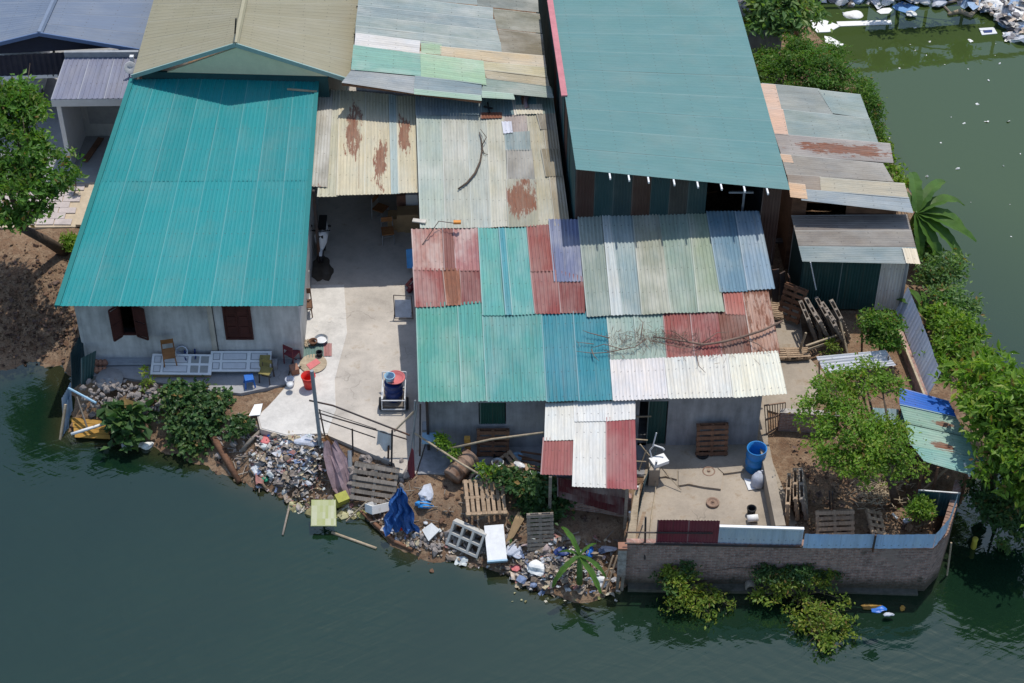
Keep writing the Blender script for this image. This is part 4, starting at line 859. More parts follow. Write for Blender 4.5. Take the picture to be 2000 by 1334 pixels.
def dividers():
    zt = .62; a, b = P(1492, 868, zt), P(1524, 1026, zt)
    t = thing('yard_divider_wall', 'low grey concrete wall between the concrete yard and the garden', 'wall', P(1490, 960, 0))
    wallp(t, 'wall', Vector((b.x+.16, b.y, 0)), Vector((a.x+.16, a.y, 0)), -.3, zt, zt, M['yard'], .3)
    # garden back step of brick
    t = thing('brick_garden_step', 'low brown brick wall behind the garden beside the bar gate', 'wall', P(1580, 840, 0))
    p, q = P(1524, 806, .72), P(1640, 812, .72); wallp(t, 'wall', p, q, -.1, .72, .72, M['brick'], .2)
    # bar gate
    t = thing('bar_gate', 'rusty brown steel bar gate leaning beside the house corner', 'gate', P(1515, 840, 0))
    a0, a1 = P(1497, 848, .0), P(1533, 826, 0.0)
    A0, A1 = P(1493, 792, 1.0), P(1534, 786, 1.0)
    MB().bar(a0, a1, .04).build('rail', M['rust'], t); MB().bar(A0, A1, .04).build('rail', M['rust'], t); MB().bar(lerp(a0, A0, .5), lerp(a1, A1, .5), .05).build('rail', M['rust'], t)
    for i in range(9): MB().bar(lerp(a0, a1, i/8), lerp(A0, A1, i/8), .022).build('bar', M['rust'], t)
    # fence on the left of the concrete yard
    t = thing('teal_sheet_fence', 'leaning faded teal sheets and boards along the left of the concrete yard', 'fence', P(1260, 980, 0))
    sheetfence(t, P(1247, 978, .0), P(1276, 905, .0), .0, .75, lin(104, 150, 158, .7), 'panel', rust=.15, lean=Vector((.1, 0, 0)))
    sheetfence(t, P(1238, 1030, .0), P(1250, 975, .0), .0, .7, lin(120, 160, 170, .7), 'panel', rust=.15, lean=Vector((.12, 0, 0)))
    MB().slab([P(1223, 1058, .2), P(1238, 962, .75), P(1250, 945, .8), P(1240, 1055, .2)], .03).build('board', M['bamboo'], t)
    MB().slab([P(1236, 1060, .1), P(1255, 1000, .4), P(1262, 1000, .4), P(1243, 1060, .1)], .03).build('board', M['wood'], t)
    for u, v in ((1230, 1000), (1245, 950), (1282, 900)): MB().bar(P(u, v+30, -.2), P(u, v, 1.0), .06).build('stake', M['steel'], t)
    MB().box(P(1276, 922, .35), (.3, .5, .7)).build('concrete_pier', M['yard'], t)
    # right-hand long blue fence on the bank
    t = thing('blue_bank_fence', 'long faded blue sheet fence leaning along the right bank', 'fence', P(1800, 680, 0))
    pts = [(1750, 604), (1776, 672), (1798, 735), (1812, 772)]
    for i in range(3): sheetfence(t, P(*pts[i], .05), P(*pts[i+1], .05), .0, .95, (.56, .65, .82), 'panel', period=.2, rust=.05, fade=.5, lean=Vector((.3, .12, 0)), amp=.008)
    MB().bar(P(1740, 610, .35), P(1806, 775, .35), .07, .1).build('rail', M['bamboo'], t)
    wallp(thing('bank_wall', 'low dark brick wall on the inner side of the blue fence', 'wall', P(1790, 700, 0)), 'wall', P(1748, 632, .3), P(1806, 782, .3), -.2, .35, .35, M['brick'], .15)
dividers()
# ---- coop in the garden corner
def coop():
    A, B, D = P(1755, 757, 2.0), P(1852, 783, 1.75), P(1806, 898, 1.65); pl = Plane(A, B, D)
    t = thing('garden_coop', 'open coop with bright blue and pale green roof sheets in the garden corner', 'coop', P(1830, 950, 0))
    g = lambda *c: lin(*c, .8); K = dict(ribs='h', period=.1, amp=.013, warp=.012)
    for q, c, off, rs, pt in [([(1778, 866), (1904, 888), (1902, 930), (1806, 901)], (140, 196, 186), .0, .1, None), ([(1766, 822), (1890, 850), (1906, 892), (1778, 870)], (146, 196, 176), .012, .22, (.8, .5, .2, .2)), ([(1757, 788), (1868, 814), (1892, 854), (1767, 826)], (138, 184, 164), .022, .15, (.55, .7, .12, .15)), ([(1755, 757), (1853, 783), (1870, 817), (1757, 791)], (20, 110, 226), .034, .0, None), ([(1893, 879), (1917, 885), (1925, 904), (1900, 898)], (130, 176, 160), -.01, .2, None)]:
        sh(t, pl, q, g(*c), off=off, rust=rs, fade=.1 if c[2] > 200 else .35, patch=pt, **K)
    pl2 = Plane(P(1705, 795, 1.6), P(1762, 800, 1.6), P(1712, 826, 1.45))
    sh(t, pl2, [(1705, 796), (1738, 798), (1742, 830), (1711, 826)], g(130, 164, 170), period=.09, amp=.01); sh(t, pl2, [(1736, 798), (1765, 800), (1768, 832), (1740, 830)], g(110, 146, 160), off=.02, period=.09, amp=.01)
    for u, v in ((1758, 800), (1806, 898), (1890, 918), (1862, 800), (1832, 912)):
        p = pl.at(u, v, -.04); MB().bar((p.x, p.y, -.05), p, .07).build('post', M['brownwood'], t)
    MB().bar(pl.at(1800, 890, -.06), pl.at(1898, 920, -.06), .06).build('beam', M['brownwood'], t)
    MB().bar(P(1884, 905, 1.68), P(1894, 930, 1.2), .05).build('rafter_end', M['bag'], t)
    MB().bar(P(1800, 960, .3), P(1850, 915, 1.2), .06).build('brace', M['wood'], t)
    a, b = pl.at(1768, 800, 0), pl.at(1862, 812, 0); wallp(t, 'back_wall', a, b, -.05, 1.3, 1.2, M['darkwood'], .05)
    t = thing('teal_garden_fence', 'dark teal sheet fence below the coop at the garden corner', 'fence', P(1830, 1000, 0))
    p, q = P(1784, 1004, 0), P(1866, 1010, 0)
    for i in range(2): sheetfence(t, lerp(p, q, i/2), lerp(p, q, (i+1)/2), 0, 1.05, lin(60, 110, 124, .6), rust=.05, fade=.1)
    MB().bar(p+Vector((0, 0, 1.05)), q+Vector((0, 0, 1.05)), .04).build('rail', M['steel'], t)
coop()
# ---- drive railing (old pipe rails on posts) by the water
def railing():
    t = thing('pipe_railing', 'bent dark pipe railing along the water edge of the drive', 'railing', P(700, 900, -.5))
    top = [P(604, 782, 1.35), P(650, 792, 1.3), P(800, 850, 1.3)]
    MB().tube(top, .03, 6).build('rail', M['dark'], t)
    MB().tube([P(620, 806, 1.0), P(795, 858, 1.0)], .024, 6).build('rail', M['dark'], t)
    MB().tube([P(622, 800, 1.05), P(735, 838, 1.05)], .012, 5).build('rail', M['dark'], t)
    MB().tube([P(622, 817, .75), P(733, 855, .75)], .02, 6).build('rail', M['dark'], t)
    for (u, v, z, u2, v2, z2, r) in ((609, 724, 2.9, 624, 850, .35, .06), (624, 850, .35, 626, 905, -.9, .06), (688, 838, .8, 690, 908, -.6, .025), (766, 840, 1.2, 764, 940, -.6, .03), (759, 870, .5, 757, 930, -.7, .03), (624, 800, 1.1, 634, 850, .05, .025)):
        MB().tube([P(u, v, z), P(u2, v2, z2)], r, 8).build('post', M['grey'] if r > .05 else M['dark'], t)
    # washing on the rail
    c = MB(); rr = random.Random(3)
    cl = cloth([P(736, 838, 1.05), P(765, 846, 1.05)], .75, 7, 6, .05)
    raw('hanging_cloth', cl[0], cl[1], M['bag'], None, True); o = bpy.data.objects['hanging_cloth']; tag(o, 'white and blue cloth hung over the pipe railing', 'cloth')
    cl = cloth([P(752, 852, .8), P(763, 852, .8)], .45, 5, 5, .05); o = raw('hanging_rag', cl[0], cl[1], M['maroon'], None, True); tag(o, 'dark red rag hanging beside the white cloth on the railing', 'rag')
    # fence post group right of the drive: leaning pole, thin posts, red board
    t = thing('gate_post_frame', 'leaning pale poles and thin steel posts at the right side of the drive', 'frame', P(805, 880, 0))
    MB().tube([P(770, 842, .9), P(812, 800, 1.6)], .035, 6).build('pole', M['bamboo'], t); MB().tube([P(806, 930, -.6), P(811, 782, 1.9)], .035, 6).build('post', M['steel'], t)
    MB().tube([P(798, 905, -.2), P(815, 790, 1.85)], .025, 6).build('post', M['steel'], t); MB().tube([P(820, 890, 0), P(821, 790, 1.9)], .03, 6).build('post', M['dark'], t)
    tag(MB().slab([P(797, 962, -.7), P(797, 905, .3), P(805, 875, .9), P(808, 880, .8), P(811, 930, -.1), P(803, 965, -.6)], .03).build('maroon_board', M['maroon'], None), 'upright maroon board standing at the water side of the drive corner', 'board')
    tag(MB().slab([P(797, 968, -.75), P(808, 935, -.1), P(815, 928, 0), P(806, 968, -.75)], .03).build('leaning_plank', M['wood'], None), 'short pale plank leaning against the maroon board', 'plank')
def cloth(edge, drop, nx, ny, amp):
    a, b = edge; V = []; F = []; ph = random.uniform(0, 6); n = Vector((0, -1, 0))
    for j in range(ny+1):
        for i in range(nx+1):
            s = i/nx; t = j/ny; p = lerp(a, b, s)+Vector((0, 0, -drop*t))+n*(amp*math.sin(s*9+ph+t*2)*(.3+t)+amp*.5)+Vector((amp*math.sin(t*4+ph)*.6+random.uniform(-.3, .3)*amp, 0, drop*.1*math.sin(s*5+ph)*t))
            V.append(p)
    F = [(j*(nx+1)+i, j*(nx+1)+i+1, (j+1)*(nx+1)+i+1, (j+1)*(nx+1)+i) for j in range(ny) for i in range(nx)]
    return V, F
railing()
# ------------------------------------------------------------------ plants
def leaves(cl, n, size, spread=.25, up=.4, aspect=.5, seed=0, clumps=60, shell_=.6, droop=0.):
    """n folded leaves spread in clumps through a list of ellipsoids (centre, radii); returns V, F arrays"""
    R = np.random.default_rng(seed); C0 = np.array([c for c, r in cl], float); RR = np.array([r for c, r in cl], float)
    vol = RR.prod(1)**.67; pick = R.choice(len(cl), clumps, p=vol/vol.sum())
    d = R.normal(size=(clumps, 3)); d /= np.linalg.norm(d, axis=1)[:, None]; d[:, 2] = np.where(d[:, 2] < -.3, -d[:, 2]*.5, d[:, 2])
    rad = (shell_+(1-shell_)*R.random(clumps)**.6)*R.uniform(.75, 1.1, clumps)
    cc = C0[pick]+d*RR[pick]*rad[:, None]
    k = R.integers(0, clumps, n); sp = R.uniform(.6, 1.4, clumps)[k][:, None]*spread
    out = d[k]; p = cc[k]+R.normal(size=(n, 3))*sp*np.array([1, 1, .42])
    nr = R.normal(size=(n, 3))*.6+out*.3+np.array([0, 0, up]); nr /= np.linalg.norm(nr, axis=1)[:, None]
    tg = R.normal(size=(n, 3))+out*.7+np.array([0, 0, -droop]); tg -= nr*(tg*nr).sum(1)[:, None]; tg /= np.linalg.norm(tg, axis=1)[:, None]; b = np.cross(nr, tg)
    s = size*R.uniform(.6, 1.35, n)[:, None]
    v0 = p; v1 = p+tg*s*.45+b*s*aspect*.5+nr*s*.06; v2 = p+tg*s-nr*s*.12; v3 = p+tg*s*.45-b*s*aspect*.5+nr*s*.06
    V = np.stack([v0, v1, v2, v3], 1).reshape(-1, 3); i = np.arange(n)*4
    return V, np.stack([i, i+1, i+2, i+3], 1)
def fol(name, parent, m, cl, n, size, **k):
    V, F = leaves(cl, n, size, **k); return raw(name, V, F.tolist(), m, parent)
def limbs(parent, base, cl, r0, m, n=7, fork=None, name='trunk'):
    """trunk up to a fork, then limbs into the crown clusters"""
    fork = fork if fork is not None else base+Vector((0, 0, 1)); mid = lerp(base, fork, .5)+Vector((random.uniform(-.05, .05), random.uniform(-.05, .05), 0))
    MB().tube([base-Vector((0, 0, .15)), mid, fork], [r0*1.15, r0*.95, r0*.8], 9).build(name, m, parent, True)
    b = MB()
    for i in range(n):
        c, r = cl[i % len(cl)]; c = Vector(c)+Vector([random.uniform(-.6, .6)*q for q in r])
        k = lerp(fork, c, .5)+Vector((random.uniform(-.15, .15), random.uniform(-.15, .15), .12))
        b.tube([fork, k, c], [r0*.55, r0*.35, r0*.1], 6)
        for _ in range(3):
            e = c+Vector([random.uniform(-.9, .9)*q for q in r]); b.tube([lerp(k, c, random.uniform(.1, .9)), e], [r0*.16, r0*.05], 4)
    b.build('limbs', m, parent, True)
def cpx(lst):
    """clusters given as (u, v, z, radius px, flatness)"""
    return [(P(u, v, z), Vector((r/59, r/59, r/59*f))) for u, v, z, r, f in lst]
def tree(name, label, cat, base, cl, m, n, size, r0=.1, fork=None, nl=8, group=None, tname='trunk', bm=None, **k):
    t = thing(name, label, cat, base, group=group); cl = cpx(cl)
    limbs(t, base, cl, r0, bm or M['bark'], nl, fork, tname); fol('crown', t, m, cl, n, size, **k); return t
tree('broadleaf_tree', 'leafy green tree leaning over the bank left of the teal roof', 'tree', P(128, 488, -.03), [(20, 190, 5.9, 50, .8), (55, 215, 5.7, 36, .8), (-25, 250, 5.5, 60, .8), (40, 290, 5.2, 46, .8), (95, 325, 4.7, 40, .7), (30, 360, 4.6, 55, .7), (95, 385, 4.1, 32, .6), (-10, 430, 3.9, 40, .7), (60, 420, 3.8, 34, .6), (-40, 350, 4.7, 55, .8), (120, 350, 4.3, 24, .6), (-60, 190, 5.9, 60, .8)], M['lfB'], 12000, .21, .17, P(44, 446, 1.9), 14, seed=11, clumps=230, spread=.16, up=.5)
tree('hedge_tree', 'dense feathery green tree filling the bank behind the grey striped shed', 'tree', P(1590, 220, -.1), [(1520, 150, 2.9, 48, .7), (1565, 120, 3.2, 48, .8), (1610, 140, 3.2, 52, .8), (1650, 165, 2.9, 46, .7), (1540, 185, 2.6, 45, .6), (1600, 190, 2.6, 50, .6), (1660, 205, 2.3, 42, .6), (1690, 200, 2.2, 34, .6), (1555, 90, 3.3, 34, .8), (1705, 245, 1.6, 26, .7), (1700, 215, 1.9, 26, .7), (1622, 105, 3.0, 30, .7), (1500, 120, 2.6, 30, .7), (1505, 175, 2.2, 30, .6), (1715, 265, 1.2, 18, .7), (1690, 175, 2.4, 26, .6)], M['lfB'], 21000, .14, .14, P(1600, 180, 1.4), 12, seed=12, clumps=330, spread=.14, up=.7, aspect=.35)
tree('bright_tree', 'pale green broad-leaved tree at the top edge behind the tall green shed', 'tree', P(1560, 62, -.1), [(1500, 10, 3.6, 42, .8), (1545, 15, 3.8, 40, .8), (1475, 40, 3.3, 24, .8), (1580, 30, 3.2, 24, .8), (1530, 45, 3.2, 36, .8), (1540, -30, 4, 50, .8), (1480, -40, 4, 50, .8)], M['lfE'], 5000, .28, .12, P(1545, 50, 1.5), 9, seed=13, clumps=150, spread=.2)
tree('garden_tree', 'open bright green tree in the walled garden before the coop', 'tree', P(1752, 985, -.02), [(1630, 760, 3.0, 44, .6), (1690, 735, 3.2, 44, .6), (1735, 750, 3.0, 30, .6), (1600, 810, 2.7, 40, .6), (1660, 820, 2.9, 55, .6), (1625, 870, 2.4, 46, .6), (1700, 860, 2.6, 55, .6), (1738, 880, 2.4, 36, .6), (1690, 908, 2.2, 42, .55), (1742, 915, 2.0, 32, .55), (1640, 905, 2.1, 36, .5), (1785, 915, 1.7, 18, .5), (1760, 845, 2.6, 18, .6)], M['lfA'], 11500, .125, .13, P(1728, 905, 1.5), 15, seed=14, clumps=300, spread=.13, up=.6)
tree('mango_tree', 'large glossy dense tree overhanging the water at the right edge', 'tree', P(1930, 960, -.2), [(1895, 742, 2.6, 38, .7), (1945, 745, 3.0, 50, .8), (1995, 790, 3.2, 60, .8), (1925, 800, 2.6, 40, .7), (1960, 850, 2.5, 48, .7), (2010, 880, 2.5, 60, .7), (1965, 905, 1.9, 42, .6), (2000, 960, 1.5, 45, .6), (1862, 730, 2.2, 22, .6), (2040, 850, 2.8, 70, .8), (1930, 705, 2.6, 30, .7)], M['lfA'], 9000, .28, .2, P(1945, 880, 1.2), 14, seed=15, clumps=240, spread=.17, up=.55, aspect=.42)
tree('painted_shade_leaves', 'added dark leaves that paint in the shade under the mango tree at the waterline', 'bush', P(1945, 1030, WZ), [(1915, 975, .5, 28, .5), (1960, 1000, .3, 36, .5), (1905, 940, .9, 20, .5), (1990, 1030, -.2, 38, .5), (1930, 1015, -.2, 24, .4), (1975, 960, .8, 34, .5)], M['lfC'], 3600, .17, .05, P(1950, 1000, -.2), 8, seed=35, clumps=110, spread=.16)  # dark foliage added so the mango's underside reads as shaded
tree('bank_shrub', 'loose pale green shrub on the right bank below the banana plant', 'shrub', P(1835, 560, -.15), [(1822, 518, 1.0, 20, .7), (1855, 535, .9, 26, .7), (1845, 575, .8, 28, .6), (1880, 600, .6, 26, .6), (1862, 512, 1.0, 18, .7), (1815, 548, .6, 18, .6)], M['lfE'], 3000, .17, .05, P(1840, 560, .5), 8, seed=16, clumps=120, spread=.17)
tree('bank_shrub', 'leafy green shrub on the right bank outside the middle of the blue fence', 'shrub', P(1850, 660, -.15), [(1858, 635, .8, 26, .6), (1890, 650, .6, 26, .6), (1838, 612, .7, 20, .6), (1856, 672, .6, 24, .6), (1895, 685, .4, 26, .5), (1842, 690, .5, 18, .5)], M['lfA'], 3600, .18, .05, P(1850, 655, .4), 8, seed=17, clumps=130, spread=.18)
tree('bank_shrub', 'low shrubs between the striped shed roof and the far water', 'shrub', P(1745, 380, -.3), [(1728, 290, .5, 14, .6), (1745, 335, .4, 14, .6), (1762, 360, .5, 14, .6), (1735, 312, .4, 12, .6), (1795, 455, .4, 16, .5), (1812, 490, .5, 16, .5)], M['lfA'], 1500, .17, .03, P(1748, 370, .1), 6, seed=34, clumps=50, spread=.12)
tree('yard_sapling', 'young green tree growing inside the top of the blue fence', 'tree', P(1718, 690, -.02), [(1710, 625, 1.5, 24, .7), (1735, 635, 1.4, 26, .7), (1720, 655, 1.1, 28, .6), (1755, 640, 1.2, 14, .6), (1695, 630, 1.3, 12, .6), (1740, 668, .8, 20, .5)], M['lfB'], 4200, .13, .035, P(1720, 650, .9), 7, seed=18, clumps=80, spread=.12)
tree('garden_bush', 'small round green bush against the dark teal garden fence', 'bush', P(1800, 1035, -.02), [(1800, 990, .8, 18, .7), (1790, 1003, .6, 14, .6), (1812, 1000, .6, 13, .6)], M['lfA'], 1500, .11, .025, P(1800, 1005, .5), 5, seed=19, clumps=36, spread=.08)
tree('water_bush', 'yellow green bush growing over the water at the left of the sea wall', 'bush', P(1335, 1165, WZ-.1), [(1325, 1120, -.25, 26, .7), (1335, 1150, -.55, 26, .6), (1380, 1165, -.75, 26, .4), (1315, 1185, -.8, 22, .4), (1355, 1175, -.75, 24, .4), (1415, 1175, -.85, 16, .3), (1390, 1205, -.95, 14, .25)], M['lfD'], 1700, .13, .035, P(1338, 1150, -.7), 9, seed=20, clumps=70, spread=.1)
tree('water_bush', 'wide yellow green bush over the water at the middle of the sea wall', 'bush', P(1560, 1185, WZ-.1), [(1520, 1130, -.4, 30, .6), (1560, 1125, -.35, 28, .6), (1605, 1130, -.4, 24, .6), (1500, 1160, -.7, 28, .5), (1545, 1165, -.75, 34, .4), (1590, 1210, -.85, 38, .4), (1625, 1230, -.85, 34, .4), (1600, 1250, -.9, 30, .35), (1665, 1225, -.95, 20, .25), (1480, 1175, -.9, 18, .3), (1640, 1170, -.7, 16, .3)], M['lfD'], 3300, .13, .04, P(1560, 1165, -.75), 12, seed=21, clumps=120, spread=.1)
tree('dark_creeper', 'dark creeper clinging to the brick behind the water bushes', 'creeper', P(1560, 1120, -.6), [(1500, 1115, -.2, 26, .5), (1570, 1110, -.15, 28, .4), (1610, 1125, -.4, 22, .5), (1310, 1140, -.45, 22, .6), (1345, 1105, -.1, 16, .6)], M['lfC'], 2600, .12, .025, P(1560, 1115, -.3), 6, seed=22, clumps=70, spread=.12, tname='stem')
tree('vine_mound', 'dark green vine mound spilling down the bank below the patio', 'vine', P(370, 840, -.6), [(322, 772, .0, 16, .4), (350, 765, .1, 20, .5), (385, 768, .12, 20, .5), (415, 785, .05, 22, .4), (345, 795, -.1, 24, .4), (385, 800, -.1, 24, .4), (425, 805, -.1, 16, .3), (330, 820, -.3, 20, .3), (365, 830, -.4, 26, .3), (405, 830, -.4, 22, .3), (355, 860, -.7, 22, .3), (392, 862, -.75, 24, .3), (375, 885, -.95, 18, .25), (440, 775, 0, 10, .3)], M['lfC'], 4600, .15, .03, P(370, 830, -.3), 8, seed=23, clumps=120, spread=.13, up=.9, aspect=.8, tname='stem')
tree('taro_clump', 'big-leaved taro clump on the bank left of the vine mound', 'plant', P(250, 850, -.8), [(235, 815, -.2, 22, .5), (250, 800, -.1, 22, .5), (245, 845, -.6, 24, .4), (262, 830, -.4, 20, .4), (225, 800, -.1, 16, .4), (235, 865, -.8, 16, .3)], M['lfC'], 260, .36, .025, P(248, 840, -.5), 8, seed=24, clumps=46, spread=.12, up=.9, aspect=.75, tname='stem')
tree('bank_weed', 'small leafy weed on the earth bank right of the vine mound', 'weed', P(468, 840, -.3), [(468, 830, -.1, 18, .5), (480, 835, -.1, 13, .5), (455, 850, -.3, 12, .4)], M['lfC'], 700, .16, .015, P(468, 838, -.1), 5, seed=25, clumps=30, spread=.08, up=.9, aspect=.7, tname='stem')
tree('bank_weed', 'thin weed with few yellow leaves at the patio edge', 'weed', P(286, 755, -.05), [(285, 725, .5, 8, .8), (287, 748, .2, 8, .6), (283, 762, .05, 7, .4)], M['lfD'], 130, .14, .01, P(286, 740, .35), 4, seed=26, clumps=14, spread=.05, tname='stem')
tree('hanging_vine', 'dark green vine hanging over the bank left of the lean-to', 'vine', P(1055, 985, -.6), [(1040, 950, .6, 24, .6), (1065, 955, .6, 24, .6), (1075, 985, .2, 28, .7), (1045, 990, 0, 28, .7), (1030, 1015, -.4, 24, .6), (1060, 1020, -.35, 26, .6), (1005, 940, .55, 18, .5), (975, 930, .6, 14, .5)], M['lfC'], 4300, .17, .03, P(1055, 975, .1), 8, seed=27, clumps=130, spread=.13, up=.6, aspect=.7, tname='stem')
tree('pole_vine', 'thin green vine climbing along the slanting pole in the front yard', 'vine', P(880, 890, -.03), [(868, 872, .75, 10, .6), (885, 885, .7, 10, .6), (920, 906, .65, 9, .5), (945, 918, .6, 11, .5), (962, 926, .6, 11, .5), (862, 860, .9, 7, 1.6)], M['lfA'], 900, .13, .012, P(885, 887, .5), 6, seed=28, clumps=44, spread=.08, tname='stem')
tree('drive_shrub', 'small green bush tucked at the left side of the teal roof', 'bush', P(140, 480, -.03), [(138, 470, .35, 14, .7), (148, 478, .3, 12, .6), (132, 480, .25, 10, .6)], M['lfA'], 800, .12, .02, P(140, 474, .2), 5, seed=29, clumps=26, spread=.08)
tree('potted_sapling', 'little sapling standing on the paved terrace beside the teal roof', 'sapling', P(148, 366, -.01), [(146, 335, .85, 9, .8), (152, 342, .7, 8, .7), (142, 345, .6, 6, .7)], M['lfA'], 260, .1, .02, P(148, 346, .6), 4, seed=30, clumps=14, spread=.06)
tree('path_weed', 'spindly weed sprouting beside the stacked timber on the side path', 'weed', P(1632, 700, -.01), [(1625, 675, .4, 12, .7), (1638, 682, .3, 11, .7), (1618, 690, .2, 8, .6)], M['lfD'], 260, .1, .012, P(1630, 685, .3), 5, seed=31, clumps=20, spread=.06, tname='stem')
tree('shore_weed', 'low sprig of leaves floating at the foot of the mango tree', 'weed', P(1958, 1070, WZ-.05), [(1955, 1060, -.9, 10, .5), (1965, 1072, -1, 8, .4)], M['lfE'], 220, .12, .012, P(1957, 1065, -1), 4, seed=32, clumps=14, spread=.06, tname='stem')
tree('bank_grass_clump', 'pale weeds growing from the upper right bank beside the shed roofs', 'weed', P(1745, 470, -.2), [(1800, 470, .6, 20, .6), (1812, 495, .5, 18, .6), (1720, 270, .6, 12, .7)], M['lfE'], 900, .15, .02, P(1795, 475, .3), 5, seed=33, clumps=30, spread=.1, tname='stem')
# off the frame, behind the tall shed: the trees and frame the far basin mirrors
# ---- banana plants: every blade is a leaf of its own
def banana(label, base, top, lv, L, group=None, w=.3):
    t = thing('banana_plant', label, 'banana plant', base, group=group); base = Vector(base)
    MB().tube([base-Vector((0, 0, .1)), lerp(base, top, .5), top], [.1, .085, .06], 8).build('stem', M['lfE'], t, True)
    for (az, el, k) in lv:
        V = []; F = []; n = 14; a = math.radians(az); e = math.radians(el); p = Vector(top); hd = Vector((math.cos(a), math.sin(a), 0)); sd = Vector((-math.sin(a), math.cos(a), 0)); step = L*k/n
        for i in range(n+1):
            s = i/n; ww = w*k*(.12 if i == 0 else math.sin(math.pi*min(.98, .08+s*.9))**.55)
            ee = e-s*1.35*(1 if el > 5 else .5); d = hd*math.cos(ee)+Vector((0, 0, math.sin(ee)))
            if i: p = p+d*step
            upn = (sd.cross(d)).normalized(); upn = upn if upn.z > 0 else -upn
            r1, r2 = random.uniform(.72, 1.06), random.uniform(.72, 1.06)
            V += [p-sd*ww*r1+upn*.25*ww, p-upn*.02, p+sd*ww*r2+upn*.25*ww]
        for i in range(n):
            for j in range(2): F.append((i*3+j, i*3+j+1, i*3+j+4, i*3+j+3))
        raw('leaf', V, F, M['ban'], t, False)
banana('tall banana plant with long drooping blades at the right of the sheds', P(1775, 445, -.1), P(1790, 415, 1.9), [(4, 12, 1.1), (-16, 0, 1.1), (26, 30, 1.05), (52, 45, 1.0), (88, 50, .95), (125, 45, .8), (-34, -12, 1.1), (-58, -20, 1.0), (-84, -25, .8), (70, 20, .8)], 2.1, w=.25)
banana('small banana plant in the rubbish below the lean-to', P(1132, 1135, -.55), P(1132, 1085, .35), [(118, 50, 1.0), (160, 30, .6), (222, 12, 1.1), (300, 0, 1.1), (325, 20, .9), (40, 45, .6)], 1.2, w=.095)
banana('two bright banana blades rising outside the blue fence', P(1815, 640, -.1), P(1812, 625, .3), [(118, 62, .9), (100, 70, .75), (140, 50, .9), (300, 20, .6)], 1.5, w=.16)
# ---- dead brushwood lying on the patchwork roof
def brush():
    t = thing('dead_branch', 'bare dry branch with many twigs lying across the patchwork roof', 'branch', PPL.at(1330, 660, .15))
    R = random.Random(5); b = MB(); at = lambda u, v, o=.12: PPL.at(u, v, o)
    main = [(1528, 627), (1490, 645), (1450, 658), (1410, 668), (1375, 673), (1345, 668), (1310, 662), (1275, 658)]
    b.tube([at(u, v, .25-.02*i) for i, (u, v) in enumerate(main)], [.035, .04, .04, .038, .034, .03, .025, .018], 6); b.build('main_limb', M['twig'], t, True)
    side = [[(1375, 673), (1335, 680), (1300, 672), (1262, 662)], [(1345, 668), (1320, 650), (1308, 645)], [(1262, 662), (1240, 678), (1215, 682), (1180, 672), (1155, 680)], [(1215, 682), (1190, 688), (1158, 690), (1125, 686)], [(1160, 672), (1125, 668)], [(1190, 660), (1150, 650), (1138, 645)], [(1365, 672), (1365, 640)], [(1360, 690), (1365, 715), (1378, 728)], [(1155, 682), (1160, 695), (1170, 705)], [(1365, 675), (1400, 650), (1425, 648)], [(1450, 660), (1480, 672), (1505, 690)], [(1252, 655), (1256, 630), (1246, 620)]]
    s_ = MB()
    for pts in side: s_.tube([at(u, v, .1+R.random()*.1) for u, v in pts], [.02]+[.014]*(len(pts)-2)+[.006] if len(pts) > 2 else [.016, .006], 5)
    s_.build('side_limbs', M['twig'], t, True)
    tw = MB()
    for i in range(420):
        r = R.random()
        if r < .55: u = R.gauss(1290, 45); v = R.gauss(655, 9)
        elif r < .8: u = R.gauss(1225, 25); v = R.gauss(668, 16)
        else: u = R.gauss(1390, 50); v = R.gauss(672, 16)
        a = R.uniform(0, 6.28); l = R.uniform(6, 26); p = at(u, v, R.uniform(.03, .3)); q = at(u+math.cos(a)*l*.5, v+abs(math.sin(a))*l*.6, R.uniform(.02, .2))
        tw.bar(p, q, .008)
    tag(tw.build('twigs', M['twig'], t), kind='stuff')
    t = thing('bent_branch', 'dark curved branch lying on the cream patched roof', 'branch', CPL.at(930, 320, .05))
    MB().tube([CPL.at(u, v, .08) for u, v in ((895, 369), (912, 357), (928, 338), (938, 315), (942, 290), (940, 272), (936, 258))], [.03, .035, .04, .035, .03, .02, .012], 6).build('limb', M['bark'], t, True)
    MB().tube([CPL.at(940, 285, .1), CPL.at(946, 300, .06), CPL.at(953, 302, .04)], [.02, .015, .01], 5).build('fork', M['bark'], t, True); MB().tube([CPL.at(941, 285, .1), CPL.at(950, 268, .2), CPL.at(938, 252, .1)], [.02, .015, .008], 5).build('fork', M['bark'], t, True)
brush()
